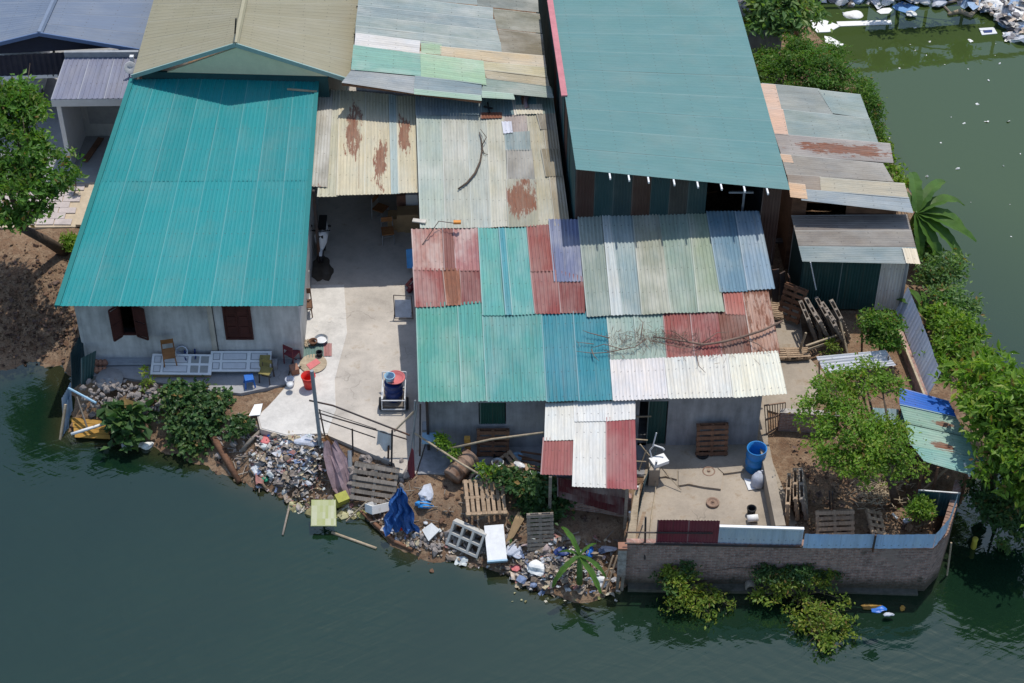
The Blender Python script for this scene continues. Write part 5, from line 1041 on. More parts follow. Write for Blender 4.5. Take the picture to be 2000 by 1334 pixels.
# ------------------------------------------------------------------ small things
def G(u, v):
    """ground point seen at an image point"""
    z = -.02
    for _ in range(8):
        p = P(u, v, z); z = hz(p.x, p.y)
    return P(u, v, z)
def rot(x=0, y=0, z=0): return Euler((math.radians(x), math.radians(y), math.radians(z)))
_pal = {}
def pallet(label, loc, r, m='wood', nslat=7, L=1.15, W=1.0, name='pallet', group=None, broken=0):
    t = thing(name, label, 'pallet', loc, r, group)
    key = (m, nslat, L, W)
    if key not in _pal:
        sw = min(.12, W/nslat*.66); me1 = MB().box((0, 0, 0), (sw, L, .022)); me2 = MB().box((0, 0, 0), (W, .09, .085)); me3 = MB().box((0, 0, 0), (.1, L, .022))
        _pal[key] = (me1.build('slat', M[m], t, world=False), me2.build('bearer', M[m], t, world=False), me3.build('slat', M[m], t, world=False)); src = True
    else: src = False
    s1, s2, s3 = _pal[key]; first = [s1, s2, s3] if src else []
    def put(o, loc_, rz=0):
        if o in first: first.remove(o); c = o
        else: c = o.copy(); COL.objects.link(c); c.parent = t
        c.location = loc_; c.rotation_euler = (random.uniform(-.01, .01), 0, rz+random.uniform(-.012, .012))
    for i in range(nslat):
        if i < broken: continue
        put(s1, (-W/2+W*(i+.5)/nslat, random.uniform(-.01, .01), .075))
    for y in (-L/2+.06, 0, L/2-.06): put(s2, (0, y, .02))
    for x in (-W/2+.06, 0, W/2-.06): put(s3, (x, 0, -.035))
    return t
def lean(l=12, yaw=0):
    l = math.radians(l); c, s_ = math.cos(l), math.sin(l); m = Matrix(((0, 1, 0), (-s_, 0, -c), (-c, 0, s_)))
    return (Matrix.Rotation(math.radians(yaw), 3, 'Z') @ m).to_euler()
def place(t, loc, r): t.location = loc; t.rotation_euler = r
pallet('pale wooden pallet lying tilted on the bank beside the rusty drum', G(947, 990)+Vector((0, .1, .3)), rot(14, 4, 7), 'wood', 8, 1.2, 1.25)
pallet('brown pallet leaning on the house wall under the green shutter', PFL+PDR*((P(963, 850, 0)-PFL).dot(PDR))+Vector((0, -.28, .47-PFL.z)), lean(12), 'brownwood', 5, 1.0, .98)
pallet('dark red pallet leaning on the wall of the concrete yard', PFL+PDR*((P(1388, 838, .5)-PFL).dot(PDR))+Vector((0, -.3, .53-PFL.z)), lean(14, 3), 'brownwood', 6, .98, 1.15)
pallet('grey pallet standing upright below the hanging vine', G(1055, 1062)+Vector((0, .05, .5)), lean(22, 4), 'greywood', 9, .8, 1.2)
pallet('dark weathered pallet leaning under the drive railing', G(733, 965)+Vector((0, .1, .36)), lean(42, -12), 'greywood', 6, 1.4, 1.2)
pallet('narrow pallet lying flat beside the end of the white roof, nearer one', P(1536, 692, .1), rot(0, 0, 92), 'wood', 5, .75, .5)
pallet('narrow pallet lying flat on the side path, the one further from the house', P(1558, 692, .12), rot(0, 2, 95), 'wood', 5, .75, .48)
pallet('small slatted crate top against the house end by the rusty roof sheet', P(1513, 608, .3), rot(10, 0, 90), 'wood', 8, .5, .75)
pallet('dark red pallet leaning in the gap beside the dark green shed', P(1548, 592, .7), lean(20, -32), 'brownwood', 6, .8, 1.25)
for i, (u, v, a, l) in enumerate(((1578, 628, 70, 'first upright grey pallet of the leaning row on the side path'), (1600, 632, 66, 'second upright grey pallet of the leaning row on the side path'), (1622, 630, 72, 'third upright pallet of the leaning row on the side path'), (1640, 625, 68, 'last upright pallet of the leaning row, beside the sapling'), (1588, 622, 74, 'pallet squeezed behind the first two of the leaning row'), (1611, 620, 70, 'pallet squeezed in the middle of the leaning row'), (1632, 640, 64, 'low broken pallet at the front of the leaning row'))):
    pallet(l, P(u, v, .55), Euler((math.radians(random.uniform(-4, 4)), math.radians(a), math.radians(12+random.uniform(-5, 5)))), 'greywood', 7, .95, 1.15, group='pallets leaning in a row on the side path')
for i, (u, v, a, l, m) in enumerate(((1538, 975, 86, 'pale pallet standing edge on beside the divider wall', 'wood'), (1554, 965, 80, 'second pallet edge on beside the divider wall, on the garden side', 'wood'), (1568, 965, 76, 'third pallet edge on beside the divider wall, furthest into the garden', 'greywood'))):
    pallet(l, P(u, v, .5), Euler((0, math.radians(a), math.radians(-8+i*2))), m, 6, 1.3, .95, group='pallets on edge beside the divider wall')
pallet('pale pallet leaning inside the sea wall behind the blue sheets', P(1630, 1022, .35), lean(40, 3), 'wood', 5, 1.15, .8)
pallet('reddish pallet lying low behind the right blue sheet', P(1712, 1030, .15), rot(18, 0, 92), 'wood', 5, .5, 1.3)
pallet('broken pallet frame among timber left of the lean-to', P(995, 915, .15), rot(8, -6, 35), 'wood', 5, 1.0, .8, broken=3)
pallet('splintered pallet propped over the broken frame', P(1015, 928, .32), rot(-8, 10, 12), 'wood', 4, .9, .7, broken=2)
def bars(name, label, cat, m, lst, w=.07, h=None, part='bar', group=None):
    p0 = lst[0][0]; t = thing(name, label, cat, p0, group=group)
    for a, b in lst: MB().bar(a, b, w, h).build(part, m, t)
    return t
R9 = random.Random(9)
bars('timber_sticks', 'bundle of thin brown sticks lying left of the lean-to', 'timber', M['brownwood'], [(P(1018+R9.uniform(-6, 6), 882+k*7, .1+R9.random()*.15), P(1062, 893+k*7+R9.uniform(-6, 6), .12+R9.random()*.1)) for k in range(8)], .05, .04, 'stick')
bars('timber_rack', 'dark poles framing the pallet row on the side path', 'timber', M['bamboo'], [(P(1574, 676, .5), P(1650, 650, .5)), (P(1578, 683, .3), P(1648, 660, .3)), (P(1560, 690, .05), P(1574, 650, .9)), (P(1655, 690, .0), P(1640, 625, 1.0))], .06, .06, 'pole')
def chair(label, loc, r, m, seat=.45, W=.42, back=.45, name='chair', legm=None, group=None):
    t = thing(name, label, 'chair', loc, r, group); legm = legm or m; h = W/2
    MB().box((0, 0, seat), (W, W, .035)).build('seat', m, t, world=False)
    for sx in (-1, 1):
        MB().bar((sx*h*.98, -h*1.05, 0), (sx*h*.9, -h*.9, seat), .03).build('leg', legm, t, world=False); MB().bar((sx*h*.98, h*1.15, 0), (sx*h*.9, h, seat+back), .03).build('leg', legm, t, world=False)
    MB().box((0, h*.98, seat+back*.78), (W*.92, .025, back*.42)).build('backrest', m, t, world=False); MB().box((0, 0, seat*.4), (W*.9, .02, .03)).build('stretcher', legm, t, world=False)
    return t
def stool(label, loc, r, m, h=.3, w=.28):
    t = thing('plastic_stool', label, 'stool', loc, r); MB().box((0, 0, h), (w, w, .025)).build('seat', m, t, world=False); MB().box((0, 0, h-.05), (w*1.02, w*1.02, .06)).build('apron', m, t, world=False)
    for sx in (-1, 1):
        for sy in (-1, 1): MB().bar((sx*w*.56, sy*w*.56, 0), (sx*w*.44, sy*w*.44, h), .055, .02).build('leg', m, t, world=False)
    return t
def vessel(name, label, cat, loc, m, r0, r1, h, r=None, fill=None, wall=.012, rim=True, n=20, handle=False):
    t = thing(name, label, cat, loc, r)
    MB().lathe((0, 0, 0), [(r0, 0), (lerp(r0, r1, .5), h*.5), (r1, h), (r1-wall, h), (lerp(r0, r1, .5)-wall, h*.5), (r0-wall, .02)], n).build('body', m, t, True, world=False)
    if rim: MB().lathe((0, 0, h), [(r1-.004, -.02), (r1+.016, -.016), (r1+.016, .008), (r1-.012, .008)], n, cap=False).build('rim', m, t, True, world=False)
    if fill: MB().lathe((0, 0, h*.55), [(lerp(r0, r1, .55)-wall-.002, 0), (lerp(r0, r1, .55)-wall-.004, .012)], n).build('contents', fill, t, world=False)
    if handle: MB().tube([(r1*math.cos(a), .0, h+r1*.5*math.sin(a)) for a in [math.pi*k/8 for k in range(9)]], .008, 5).build('handle', M['steel'], t, world=False)
    return t
def drum(name, label, loc, r, m, rad=.29, h=.86, closed=False, lab=None):
    t = thing(name, label, 'drum', loc, r); prof = [(rad*.97, 0), (rad, .03), (rad, h*.32), (rad+.016, h*.335), (rad, h*.35), (rad, h*.65), (rad+.016, h*.665), (rad, h*.68), (rad, h-.02), (rad+.012, h)]
    if not closed: prof += [(rad-.02, h), (rad-.025, h*.5), (rad-.03, .03)]
    MB().lathe((0, 0, 0), prof, 24).build('shell', m, t, True, world=False)
    if closed: MB().lathe((0, 0, h), [(rad*.95, -.01), (rad*.95, .004)], 24).build('lid', m, t, world=False)
    if lab: MB().box((0, -rad-.003, h*.7), (.09, .012, .12)).build('label_patch', lab, t, world=False)
    return t
# ---- in front of the teal house
def door(label, loc, r, panes=True):
    t = thing('panelled_door', label, 'door', loc, r); L, W = 1.95, .74
    MB().box((0, 0, 0), (L, W, .04)).build('leaf', M['white'], t, world=False)
    pm = solid('aged_white_panel', (.60, .61, .63), .1, 5, .6); gm = solid('frosted_pane', (.30, .31, .30), .15, 5, .3)
    rows = ((-W*.23, W*.34), (W*.23, W*.34))
    for y, hh in rows:
        for x0, x1 in ((-L*.46, -L*.34), (-L*.3, .1*L)):
            MB().box(((x0+x1)/2, y, .022), (x1-x0, hh, .006)).build('moulding', M['grey'], t, world=False); MB().box(((x0+x1)/2, y, .03), (x1-x0-.05, hh-.05, .016)).build('panel', pm, t, world=False)
        if panes:
            for x0, x1 in ((L*.15, L*.28), (L*.31, L*.44)): MB().box(((x0+x1)/2, y, .024), (x1-x0, hh, .01)).build('pane', gm, t, world=False)
        else: MB().box((L*.3, y, .022), (L*.28, hh, .006)).build('moulding', M['grey'], t, world=False); MB().box((L*.3, y, .03), (L*.24, hh-.05, .016)).build('panel', pm, t, world=False)
    return t
door('white panelled door with four dull panes lying on the patio', P(355, 712, .28), rot(18, 0, -1)); d2 = door('white panelled door with a yellow cloth lying at the right on the patio', P(470, 706, .3), rot(18, 0, 0), False)
tag(MB().box(P(356, 726, .1), (1.85, .3, .2)).build('door_trestle', M['tan'], None), 'low tan crate supporting the left white door', 'crate'); tag(MB().box(P(478, 712, .1), (2.1, .35, .2)).build('concrete_block', M['patio'], None), 'long grey block under the right white door', 'block')
V_, F_ = cloth([P(508, 690, .52), P(528, 690, .52)], .5, 5, 6, .03); tag(raw('yellow_cloth', [Vector((v.x, v.y-(.55-v.z)*.9, v.z*.55+.2)) for v in V_], F_, M['yellow'], None, True), 'dull yellow cloth draped over the right white door', 'cloth')
chair('tipped brown wooden chair standing on the left white door', P(332, 705, .34), rot(12, 0, 12), M['orangewood'], .42, .4, .5)
chair('dark red plastic chair at the corner of the teal house', P(572, 706, 0), rot(0, 0, 150), M['maroon'], .4, .38, .42)
chair('olive chair frame standing behind the blue stool', P(521, 742, 0), rot(0, 0, -15), M['yellow'], .4, .36, .35, legm=M['dark'])
chair('brown upholstered chair against the side wall of the teal house', P(598, 612, .02), rot(0, 0, 5), M['brownwood'], .42, .42, .5)
stool('bright blue plastic stool on the patio', P(488, 752, 0), rot(0, 0, 14), M['blue'], .34, .28); stool('dark blue upturned stool beside the tipped chair', P(371, 690, .5), rot(180, 0, 10), M['navy'], .3, .3)
vessel('foam_bucket', 'pale translucent bucket lying beside the dark blue stool', 'bucket', P(352, 684, .35), M['cloth'], .14, .19, .3, rot(60, 0, 20)); vessel('plastic_jar', 'clear jar with white lid beside the red bucket', 'jar', P(567, 752, 0), M['cloth'], .13, .14, .26); tag(MB().lathe(P(567, 752, .27), [(.11, 0), (.11, .06), (.02, .07)], 16).build('jar_lid', M['bag'], None, True), 'round white lid on the clear jar', 'lid')
vessel('red_bucket', 'large red plastic bucket on the drive', 'bucket', P(604, 756, .02), M['red'], .15, .22, .5); 
t = thing('clay_pots', 'cluster of small terracotta jars at the left of the patio', 'pots', P(197, 724, 0))
for k in range(6): MB().lathe(P(190+(k % 3)*8, 728-(k//3)*14, .0), [(.05, 0), (.1, .08), (.09, .18), (.05, .2), (.06, .23)], 12).build('jar', M['clay'], t, True)
bars('steel_strips', 'long grey metal strips lying along the house wall', 'strips', M['grey'], [(P(185+4*k, 700+k*4, .06), P(300, 698+k*4, .06)) for k in range(4)]+[(P(190, 692, .1), P(300, 684, .12))], .09, .03, 'strip')
t = thing('wire_crate', 'weathered slatted crate against the house wall below the open window', 'crate', P(275, 694, 0))
for k in range(5): MB().bar(P(253, 673+k*5, .6-k*.12), P(322, 673+k*5, .6-k*.12), .03, .04).build('slat', M['greywood'], t)
for u in (254, 276, 298, 320): MB().bar(P(u, 695, 0), P(u, 672, .62), .03).build('post', M['greywood'], t)
# left fence by the water
t = thing('green_sheet_screen', 'dark green and blue sheets standing at the left corner of the patio', 'screen', P(160, 740, -.2))
gcol = lin(40, 78, 84, .5)
corr('panel', t, P(138, 690, .8), P(160, 645, 1.0), P(172, 740, -.1), P(140, 762, -.5), gcol, .1, .012, 'wall', 2, rust=.05, fade=.1); corr('panel', t, P(158, 700, .75), P(188, 684, .8), P(182, 738, -.05), P(158, 758, -.1), (.02, .06, .06), .1, .012, 'wall', 2, rust=.05, fade=.05)
corr('panel', t, P(120, 778, .1), P(138, 745, .2), P(142, 800, -.7), P(124, 850, -1.05), lin(108, 150, 190, .7), .12, .012, 'wall', 2, rust=.1, fade=.3); corr('panel', t, P(128, 790, -.2), P(140, 765, -.1), P(135, 835, -1.1), P(120, 862, -1.2), lin(120, 160, 200, .7), .12, .012, 'wall', 2, rust=.15, fade=.3)
MB().tube([P(134, 758, .15), P(188, 787, .15)], .04, 6).build('brace', M['lblue'], t); MB().bar(P(117, 864, WZ-.1), P(128, 790, -.1), .07).build('stake', M['bamboo'], t)
t = thing('yellow_boards', 'mustard painted boards lying at the water left of the taro', 'boards', P(175, 830, -.9))
for k in range(4): MB().slab([P(140+k*2, 815+k*10, -.75-.06*k), P(205+k*3, 822+k*9, -.75-.06*k), P(206+k*3, 830+k*9, -.8-.06*k), P(140+k*2, 824+k*10, -.8-.06*k)], -.03).build('board', M['plank'], t)
tag(MB().tube([P(139, 848, -.78), P(206, 827, -.6)], .05, 8).build('white_pipe', M['white'], None, True), 'white pipe lying across the mustard boards', 'pipe'); tag(MB().tube([P(172, 840, -.75), P(150, 775, .1)], .03, 6).build('grey_stick', M['greywood'], None), 'grey stick leaning from the mustard boards to the green screen', 'stick')
o = MB().lathe(G(216, 752)+Vector((0, 0, .22)), [(.05, 0), (.42, -.01), (.44, .05), (.06, .06), (.05, .12)], 22, Matrix.Rotation(math.radians(16), 3, 'X')).build('concrete_disc', M['patio'], None, True); tag(o, 'round concrete lid resting on the rubble', 'lid')
# rubble heap under the patio edge
t = thing('rubble_heap', 'heap of broken stones and bricks below the patio edge', 'rubble', G(260, 780)); protos = []
for s in range(5):
    rr = random.Random(40+s); vs = []; 
    import bmesh
    bm = bmesh.new(); bmesh.ops.create_icosphere(bm, subdivisions=1, radius=1)
    for v in bm.verts: v.co *= rr.uniform(.65, 1.15); v.co.z *= .7
    me = bpy.data.meshes.new('stone'); bm.to_mesh(me); bm.free(); me.materials.append(M['stoneo']); protos.append(me)
ang_b = solid('broken_brick', (.30, .19, .14), .3, 6, .95, .1)
def stones(parent, n, fn, s0, s1, name='stone'):
    for i in range(n):
        u, v = fn(); p = G(u, v); o = bpy.data.objects.new(name, random.choice(protos)); COL.objects.link(o); o.parent = parent; s = random.uniform(s0, s1)*random.choice((.7, 1, 1, 1.4))
        o.location = p-Vector(parent.location)+Vector((0, 0, s*.3)); o.scale = (s*random.uniform(.8, 1.4), s, s*random.uniform(.7, 1.1)); o.rotation_euler = (random.uniform(0, 6), random.uniform(0, 6), random.uniform(0, 6))
for i in range(270):
    u, v = random.uniform(162, 328), random.triangular(738, 850, 770); g_ = hz(*P(u, v, -.2)[:2]); k_ = min(1, max(0, (v-752)/85)); p = P(u, v, lerp(.07, g_+.08, k_)); s = random.uniform(.045, .11)*random.choice((.7, 1, 1, 1.4))
    o = bpy.data.objects.new('stone', random.choice(protos)); COL.objects.link(o); o.parent = t; o.location = p-Vector(t.location); o.scale = (s*random.uniform(.8, 1.4), s, s*random.uniform(.7, 1.1)); o.rotation_euler = (random.uniform(0, 6), random.uniform(0, 6), random.uniform(0, 6))
t2 = thing('broken_masonry', 'scattered masonry chunks on the bank between the rubbish and the vine mound', 'rubble', G(470, 880)); stones(t2, 90, lambda: (random.uniform(425, 545), random.triangular(800, 930, 870)), .04, .11)
t3 = thing('shore_stones', 'broken stones along the shore below the pallets', 'rubble', G(900, 1080)); stones(t3, 110, lambda: (random.uniform(790, 1010), random.uniform(0, 1)*40+1040+0), .05, .13)
t4 = thing('railing_rubble', 'lumps of broken concrete under the drive railing', 'rubble', G(720, 925)); stones(t4, 60, lambda: (random.uniform(670, 800), random.triangular(890, 970, 915)), .06, .17)
# ---- drying goods on the drive
def flatsheet(name, label, cat, q, m, z=.03, colr=None):
    if colr: o = corr(name, None, *[P(u, v, z) for u, v in q], colr, .09, .01, 'sin', 1, fade=.3)
    else: o = MB().slab([P(u, v, z) for u, v in reversed(q)], .02).build(name, m, None)
    return tag(o, label, cat)
flatsheet('teal_sheet', 'small grey teal metal sheet laid on the drive by the house corner', 'metal sheet', [(582, 674), (632, 672), (632, 698), (580, 700)], None, .05, lin(112, 150, 142, .7)); flatsheet('red_sheet', 'small faded red metal sheet beside the teal sheet', 'metal sheet', [(631, 670), (648, 670), (648, 695), (631, 695)], None, .05, lin(190, 128, 124, .75))
vessel('metal_basin', 'wide shiny metal basin with white contents on the drive', 'basin', P(628, 668, .03), M['steel'], .15, .21, .15, fill=M['bag']); vessel('brown_pot', 'brown pot beside the metal basin', 'pot', P(612, 672, .08), M['brownwood'], .09, .13, .14); vessel('black_pot', 'dark pot standing on the teal sheet', 'pot', P(624, 694, .07), M['black'], .1, .1, .14); vessel('small_dark_pot', 'small dark pan near the house wall beside the teal sheet', 'pan', P(581, 671, .06), M['dark'], .07, .1, .08)
t = thing('drying_roots', 'heap of pale roots drying on the teal sheet', 'roots', P(598, 670, .06))
for k in range(14): MB().tube([P(590+R9.uniform(-6, 16), 668+R9.uniform(-6, 8), .09), P(594+R9.uniform(-6, 16), 670+R9.uniform(-6, 8), .11)], [.025, .015], 5).build('root', M['bamboo'], t)
tag(MB().lathe(P(612, 711, .03), [(.42, 0), (.44, .03), (.02, .035)], 24).build('round_tray', M['bamboo'], None), 'large round woven tray on the drive below the teal sheet', 'tray'); flatsheet('pink_cloth', 'pink cloth lying on the round woven tray', 'cloth', [(598, 712), (618, 700), (626, 708), (606, 722)], M['pink'], .08)
tag(MB().tube([P(580+math.cos(a)*9, 714+math.sin(a)*5, .04) for a in [math.pi*k/7 for k in range(8)]], [.01, .03, .04, .05, .05, .04, .03, .01], 6).build('half_tyre', M['black'], None, True), 'dark curved piece of rubber beside the round tray', 'tyre piece'); tag(MB().box(P(575, 722, .12), (.26, .3, .24), rot(0, 0, 20).to_matrix()).build('red_crate', M['clay'], None), 'small brick red box beside the dark red chair', 'box')
flatsheet('white_board', 'bright white board lying at the left edge of the drive', 'board', [(497, 790), (513, 788), (508, 810), (486, 812)], M['foam'], .06)
# cart with drum
t = thing('hand_cart', 'pale tube hand cart carrying a dark blue drum on the drive', 'hand cart', P(770, 790, 0))
cx = P(770, 790, 0)
for s in (-1, 1):
    MB().tube([cx+Vector((s*.36, -.35, .12)), cx+Vector((s*.36, .5, .25)), cx+Vector((s*.38, .75, .7))], .022, 6).build('side_tube', M['bag'], t); MB().tube([cx+Vector((s*.36, -.35, .12)), cx+Vector((s*.36, -.3, .55)), cx+Vector((s*.36, .5, .6))], .02, 6).build('side_tube', M['bag'], t)
    wh = MB().lathe(cx+Vector((s*.42, -.15, .2)), [(.13, -.04), (.2, -.04), (.2, .04), (.13, .04)], 16, Matrix.Rotation(math.pi/2, 3, 'Y')).build('wheel', M['black'], t, True); MB().lathe(cx+Vector((s*.42, -.15, .2)), [(.02, -.03), (.13, -.02), (.13, .02)], 12, Matrix.Rotation(math.pi/2, 3, 'Y')).build('rim', M['bag'], wh)
for y, z in ((-.33, .5), (-.36, .14), (.5, .26), (.76, .7)): MB().tube([cx+Vector((-.37, y, z)), cx+Vector((.37, y, z))], .02, 6).build('cross_tube', M['bag'], t)
MB().box(cx+Vector((0, .1, .2)), (.7, .8, .03)).build('deck', M['greywood'], t)
drum('blue_drum', 'dark blue drum standing on the hand cart', cx+Vector((0, .12, .22)), rot(), M['navy'], .28, .66, True); vessel('red_basin', 'faded red basin on top of the cart drum', 'basin', cx+Vector((.06, .2, .885)), M['pink'], .2, .3, .12); vessel('pale_bucket', 'pale blue bucket standing in the red basin', 'bucket', cx+Vector((-.1, .1, .91)), M['lblue'], .12, .16, .26)
# folding frame by the right side of the drive
c = P(787, 622, 0); t = thing('folding_cot', 'folding metal frame with pale fabric at the right of the drive', 'frame', c)
MB().tube([c+Vector((-.28, .15, .9)), c+Vector((.3, .15, .86)), c+Vector((.34, -.12, .1)), c+Vector((-.26, -.12, .1)), c+Vector((-.28, .15, .9))], .016, 6, False).build('frame', M['dark'], t); MB().slab([c+Vector((-.26, -.1, .14)), c+Vector((.3, -.1, .14)), c+Vector((.27, .12, .72)), c+Vector((-.25, .12, .72))], .012).build('fabric', M['cloth'], t)
for s in (-1, 1): MB().tube([c+Vector((s*.28, .3, .0)), c+Vector((s*.28, -.1, .2))], .014, 6).build('leg', M['dark'], t)
tag(MB().slab([P(589, 562, 0), P(604, 560, 0), P(604, 530, .75), P(592, 531, .75)], .05).build('white_slab', M['white'], None), 'white board leaning on the house wall by the shade line', 'board')
# ---- under the canopy
def scooter(loc):
    t = thing('motor_scooter', 'white scooter parked facing out in the shade beside the teal house', 'scooter', loc); wm = M['white']
    for y in (-.6, .62):
        wh = MB().lathe((0, y, .24), [(.15, -.05), (.23, -.055), (.25, 0), (.23, .055), (.15, .05)], 18, Matrix.Rotation(math.pi/2, 3, 'Y')).build('wheel', M['black'], t, True, world=False); MB().lathe((0, y, .24), [(.02, -.04), (.15, -.03), (.15, .03), (.02, .04)], 14, Matrix.Rotation(math.pi/2, 3, 'Y')).build('rim', M['steel'], wh, world=False)
    MB().add([(-.06, -.62, .5), (.06, -.62, .5), (.05, -.85, .42), (-.05, -.85, .42), (-.06, -.4, .48), (.06, -.4, .48)], [(0, 1, 2, 3), (4, 5, 1, 0)]).build('front_fender', wm, t, True, world=False)
    prof = [(.10, -.50, .42), (.2, -.42, .62), (.23, -.36, .82), (.16, -.32, .98), (.05, -.30, 1.05)]
    vs = []
    for w_, y, z in prof: vs += [(-w_, y+.09, z), (-w_*.55, y-.05, z), (0, y-.1, z), (w_*.55, y-.05, z), (w_, y+.09, z)]
    MB().add(vs, [(i*5+j, i*5+j+1, i*5+j+6, i*5+j+5) for i in range(4) for j in range(4)]).build('front_shield', wm, t, True, world=False)
    MB().box((0, -.40, .9), (.18, .06, .1)).build('headlight', M['glass'], t, world=False); MB().box((0, 0, .3), (.26, .75, .06)).build('footboard', M['black'], t, world=False)
    vs = []
    for y, w_, z0, z1 in ((.15, .08, .3, .62), (.35, .17, .3, .7), (.65, .17, .36, .72), (.95, .08, .5, .74)): vs += [(-w_, y, z0), (-w_*.8, y, z1), (w_*.8, y, z1), (w_, y, z0)]
    MB().add(vs, [(i*4+j, i*4+j+1, i*4+j+5, i*4+j+4) for i in range(3) for j in range(3)]+[(3, 2, 1, 0), (12, 13, 14, 15)]).build('rear_body', wm, t, True, world=False)
    MB().box((0, .5, .78), (.27, .7, .1)).build('seat', M['black'], t, world=False); MB().tube([(-.32, -.2, 1.02), (-.1, -.28, 1.05), (.1, -.28, 1.05), (.32, -.2, 1.02)], .022, 6).build('handlebar', M['black'], t, world=False)
    for s in (-1, 1): MB().tube([(s*.22, -.24, 1.05), (s*.3, -.24, 1.22)], .008, 5).build('mirror_stalk', M['black'], t, world=False); MB().lathe((s*.31, -.24, 1.25), [(.02, -.01), (.06, 0), (.02, .012)], 10, Matrix.Rotation(math.pi/2, 3, 'X')).build('mirror', M['black'], t, True, world=False)
scooter(P(631, 487, 0))
chair('brown folding chair in the shade under the yellow canopy, nearer one', P(758, 470, 0), rot(0, 0, 8), M['orangewood'], .44, .42, .45, legm=M['steel']); chair('brown folding chair half hidden further back under the canopy', P(744, 425, 0), rot(0, 0, 60), M['orangewood'], .44, .42, .45, legm=M['steel'])
for k, (u, v, sx, sz, lb, m) in enumerate(((772, 430, .5, .5, 'low cardboard box in the shade behind the folding chairs', 'tan'), (790, 428, .5, .75, 'middle cardboard box stacked in the canopy shade', 'tan'), (806, 428, .55, .8, 'tall cardboard box by the wall in the canopy shade', 'tan'), (790, 395, .5, 1.0, 'red brown box at the back of the canopy shade', 'clay'), (808, 398, .5, 1.2, 'white appliance box at the back of the canopy shade', 'white'))):
    tag(MB().box(P(u, v, sz/2), (sx, .5, sz)).build('storage_box', M[m], None), lb, 'box')
tag(MB().slab([P(795, 524, .25), P(812, 524, .25), P(812, 485, .95), P(793, 488, .95)], .05).build('blue_board', solid('bright_blue_board', (.10, .36, .78), .15), None), 'bright blue board leaning by the red roof edge in the drive', 'board')
bars('dark_junk', 'dark red clutter under the edge of the red roof sheets by the drive', 'junk', M['maroon'], [(P(795, 556, .05), P(805, 545, .4)), (P(800, 560, 0), P(806, 560, .4)), (P(797, 570, .05), P(812, 552, .3))], .14, .1, 'piece')
def puddle():
    T = NT('wet_concrete'); p = geo(T); T.base(T.mix(T.mapr(T.noise(p, 6, 4), .3, .7), (.055, .045, .035), (.085, .07, .055)), .22, .5); n = 26; pts = []
    for k in range(n):
        a = 2*math.pi*k/n; r = 1+.12*math.sin(3*a)+.1*math.sin(7*a+1); pts.append(P(628+22*r*math.cos(a), 525+26*r*math.sin(a), .006))
    return tag(MB().add(pts, [tuple(range(n))]).build('wet_patch', T.m, None), kind='structure')
puddle()
# lamp on a bent arm over the red sheets
t = thing('yard_lamp', 'orange lamp head on a thin bent arm above the red roof sheets', 'lamp', PPL.at(822, 482, .05)); MB().tube([PPL.at(822, 482, .05), P(857, 432, 3.5), P(888, 436, 3.55)], .015, 6).build('arm', M['dark'], t)
MB().box(P(893, 434, 3.57), (.24, .12, .08)).build('head', solid('orange_plastic', (.62, .26, .06), .15), t)
# satellite dish by the beige hall
t = thing('satellite_dish', 'small white dish at the corner between porch and beige hall', 'dish', P(252, 145, 3.0)); MB().lathe(P(254, 132, 3.6), [(.02, -.06), (.14, -.03), (.22, .03), (.21, .035), (.02, -.04)], 18, Matrix.Rotation(math.radians(60), 3, 'X') @ Matrix.Rotation(math.radians(20), 3, 'Y')).build('dish', M['bag'], t, True); MB().tube([P(252, 148, 3.0), P(254, 134, 3.55)], .03, 6).build('mast', M['steel'], t); MB().box(P(258, 116, 3.5), (.14, .14, .3)).build('receiver', M['bag'], t)
# ---- front yard of the patchwork house
drum('rusty_drum', 'rusty brown steel drum lying on its side on the bank', G(882, 946)+Vector((0, 0, .3)), (P(916, 908, .1)-G(882, 946)).to_track_quat('Z', 'Y').to_euler(), M['rust'], .3, .95, True, M['bamboo'])
o = MB().lathe(G(935, 945)+Vector((0, 0, .12)), [(.3, -.1), (.33, 0), (.3, .1), (.19, .08), (.17, 0), (.19, -.08), (.3, -.1)], 20, Matrix.Rotation(math.radians(25), 3, 'X'), cap=False).build('discarded_tyre', M['black'], None, True); tag(o, 'black tyre lying behind the rusty drum', 'tyre'); vessel('white_tub', 'white tub lying tilted inside the black tyre', 'tub', G(937, 942)+Vector((0, -.05, .2)), M['bag'], .15, .2, .28, rot(50, 20, 0))
vessel('blue_basin', 'blue square basin on the front yard floor', 'basin', P(939, 916, -.02), M['blue'], .2, .24, .12, None, None, .012, True, 4); vessel('grey_bucket', 'grey metal bucket beside the broken pallets', 'bucket', P(972, 918, -.02), M['steel'], .13, .18, .36); vessel('pale_pan', 'pale blue pan on the floor left of the lean-to', 'pan', P(1010, 897, 0), M['lblue'], .14, .18, .12); vessel('dark_basin', 'black basin behind the grey bucket', 'basin', P(977, 897, -.02), M['black'], .16, .2, .14); vessel('white_bowl', 'white bowl among the broken pallets', 'bowl', P(1012, 915, .35), M['bag'], .1, .17, .14, rot(-20, 20, 0))
tag(MB().box(P(1045, 932, .15), (.5, .26, .22), rot(0, 0, -14).to_matrix()).build('white_block', M['foam'], None), 'white block beside the hanging vine under the lean-to', 'block'); tag(MB().slab([G(985, 1068)+Vector((0, 0, .1)), G(1005, 1020)+Vector((0, 0, .2)), G(1012, 1008)+Vector((0, 0, .2)), G(1022, 1020)+Vector((0, 0, .15)), G(1002, 1052)+Vector((0, 0, .1))], .04).build('tan_board', M['tan'], None), 'tan board lying behind the grey upright pallet', 'board')
t = thing('carved_post', 'short stack of yellow wooden blocks standing in the front yard', 'post', P(914, 900, -.03))
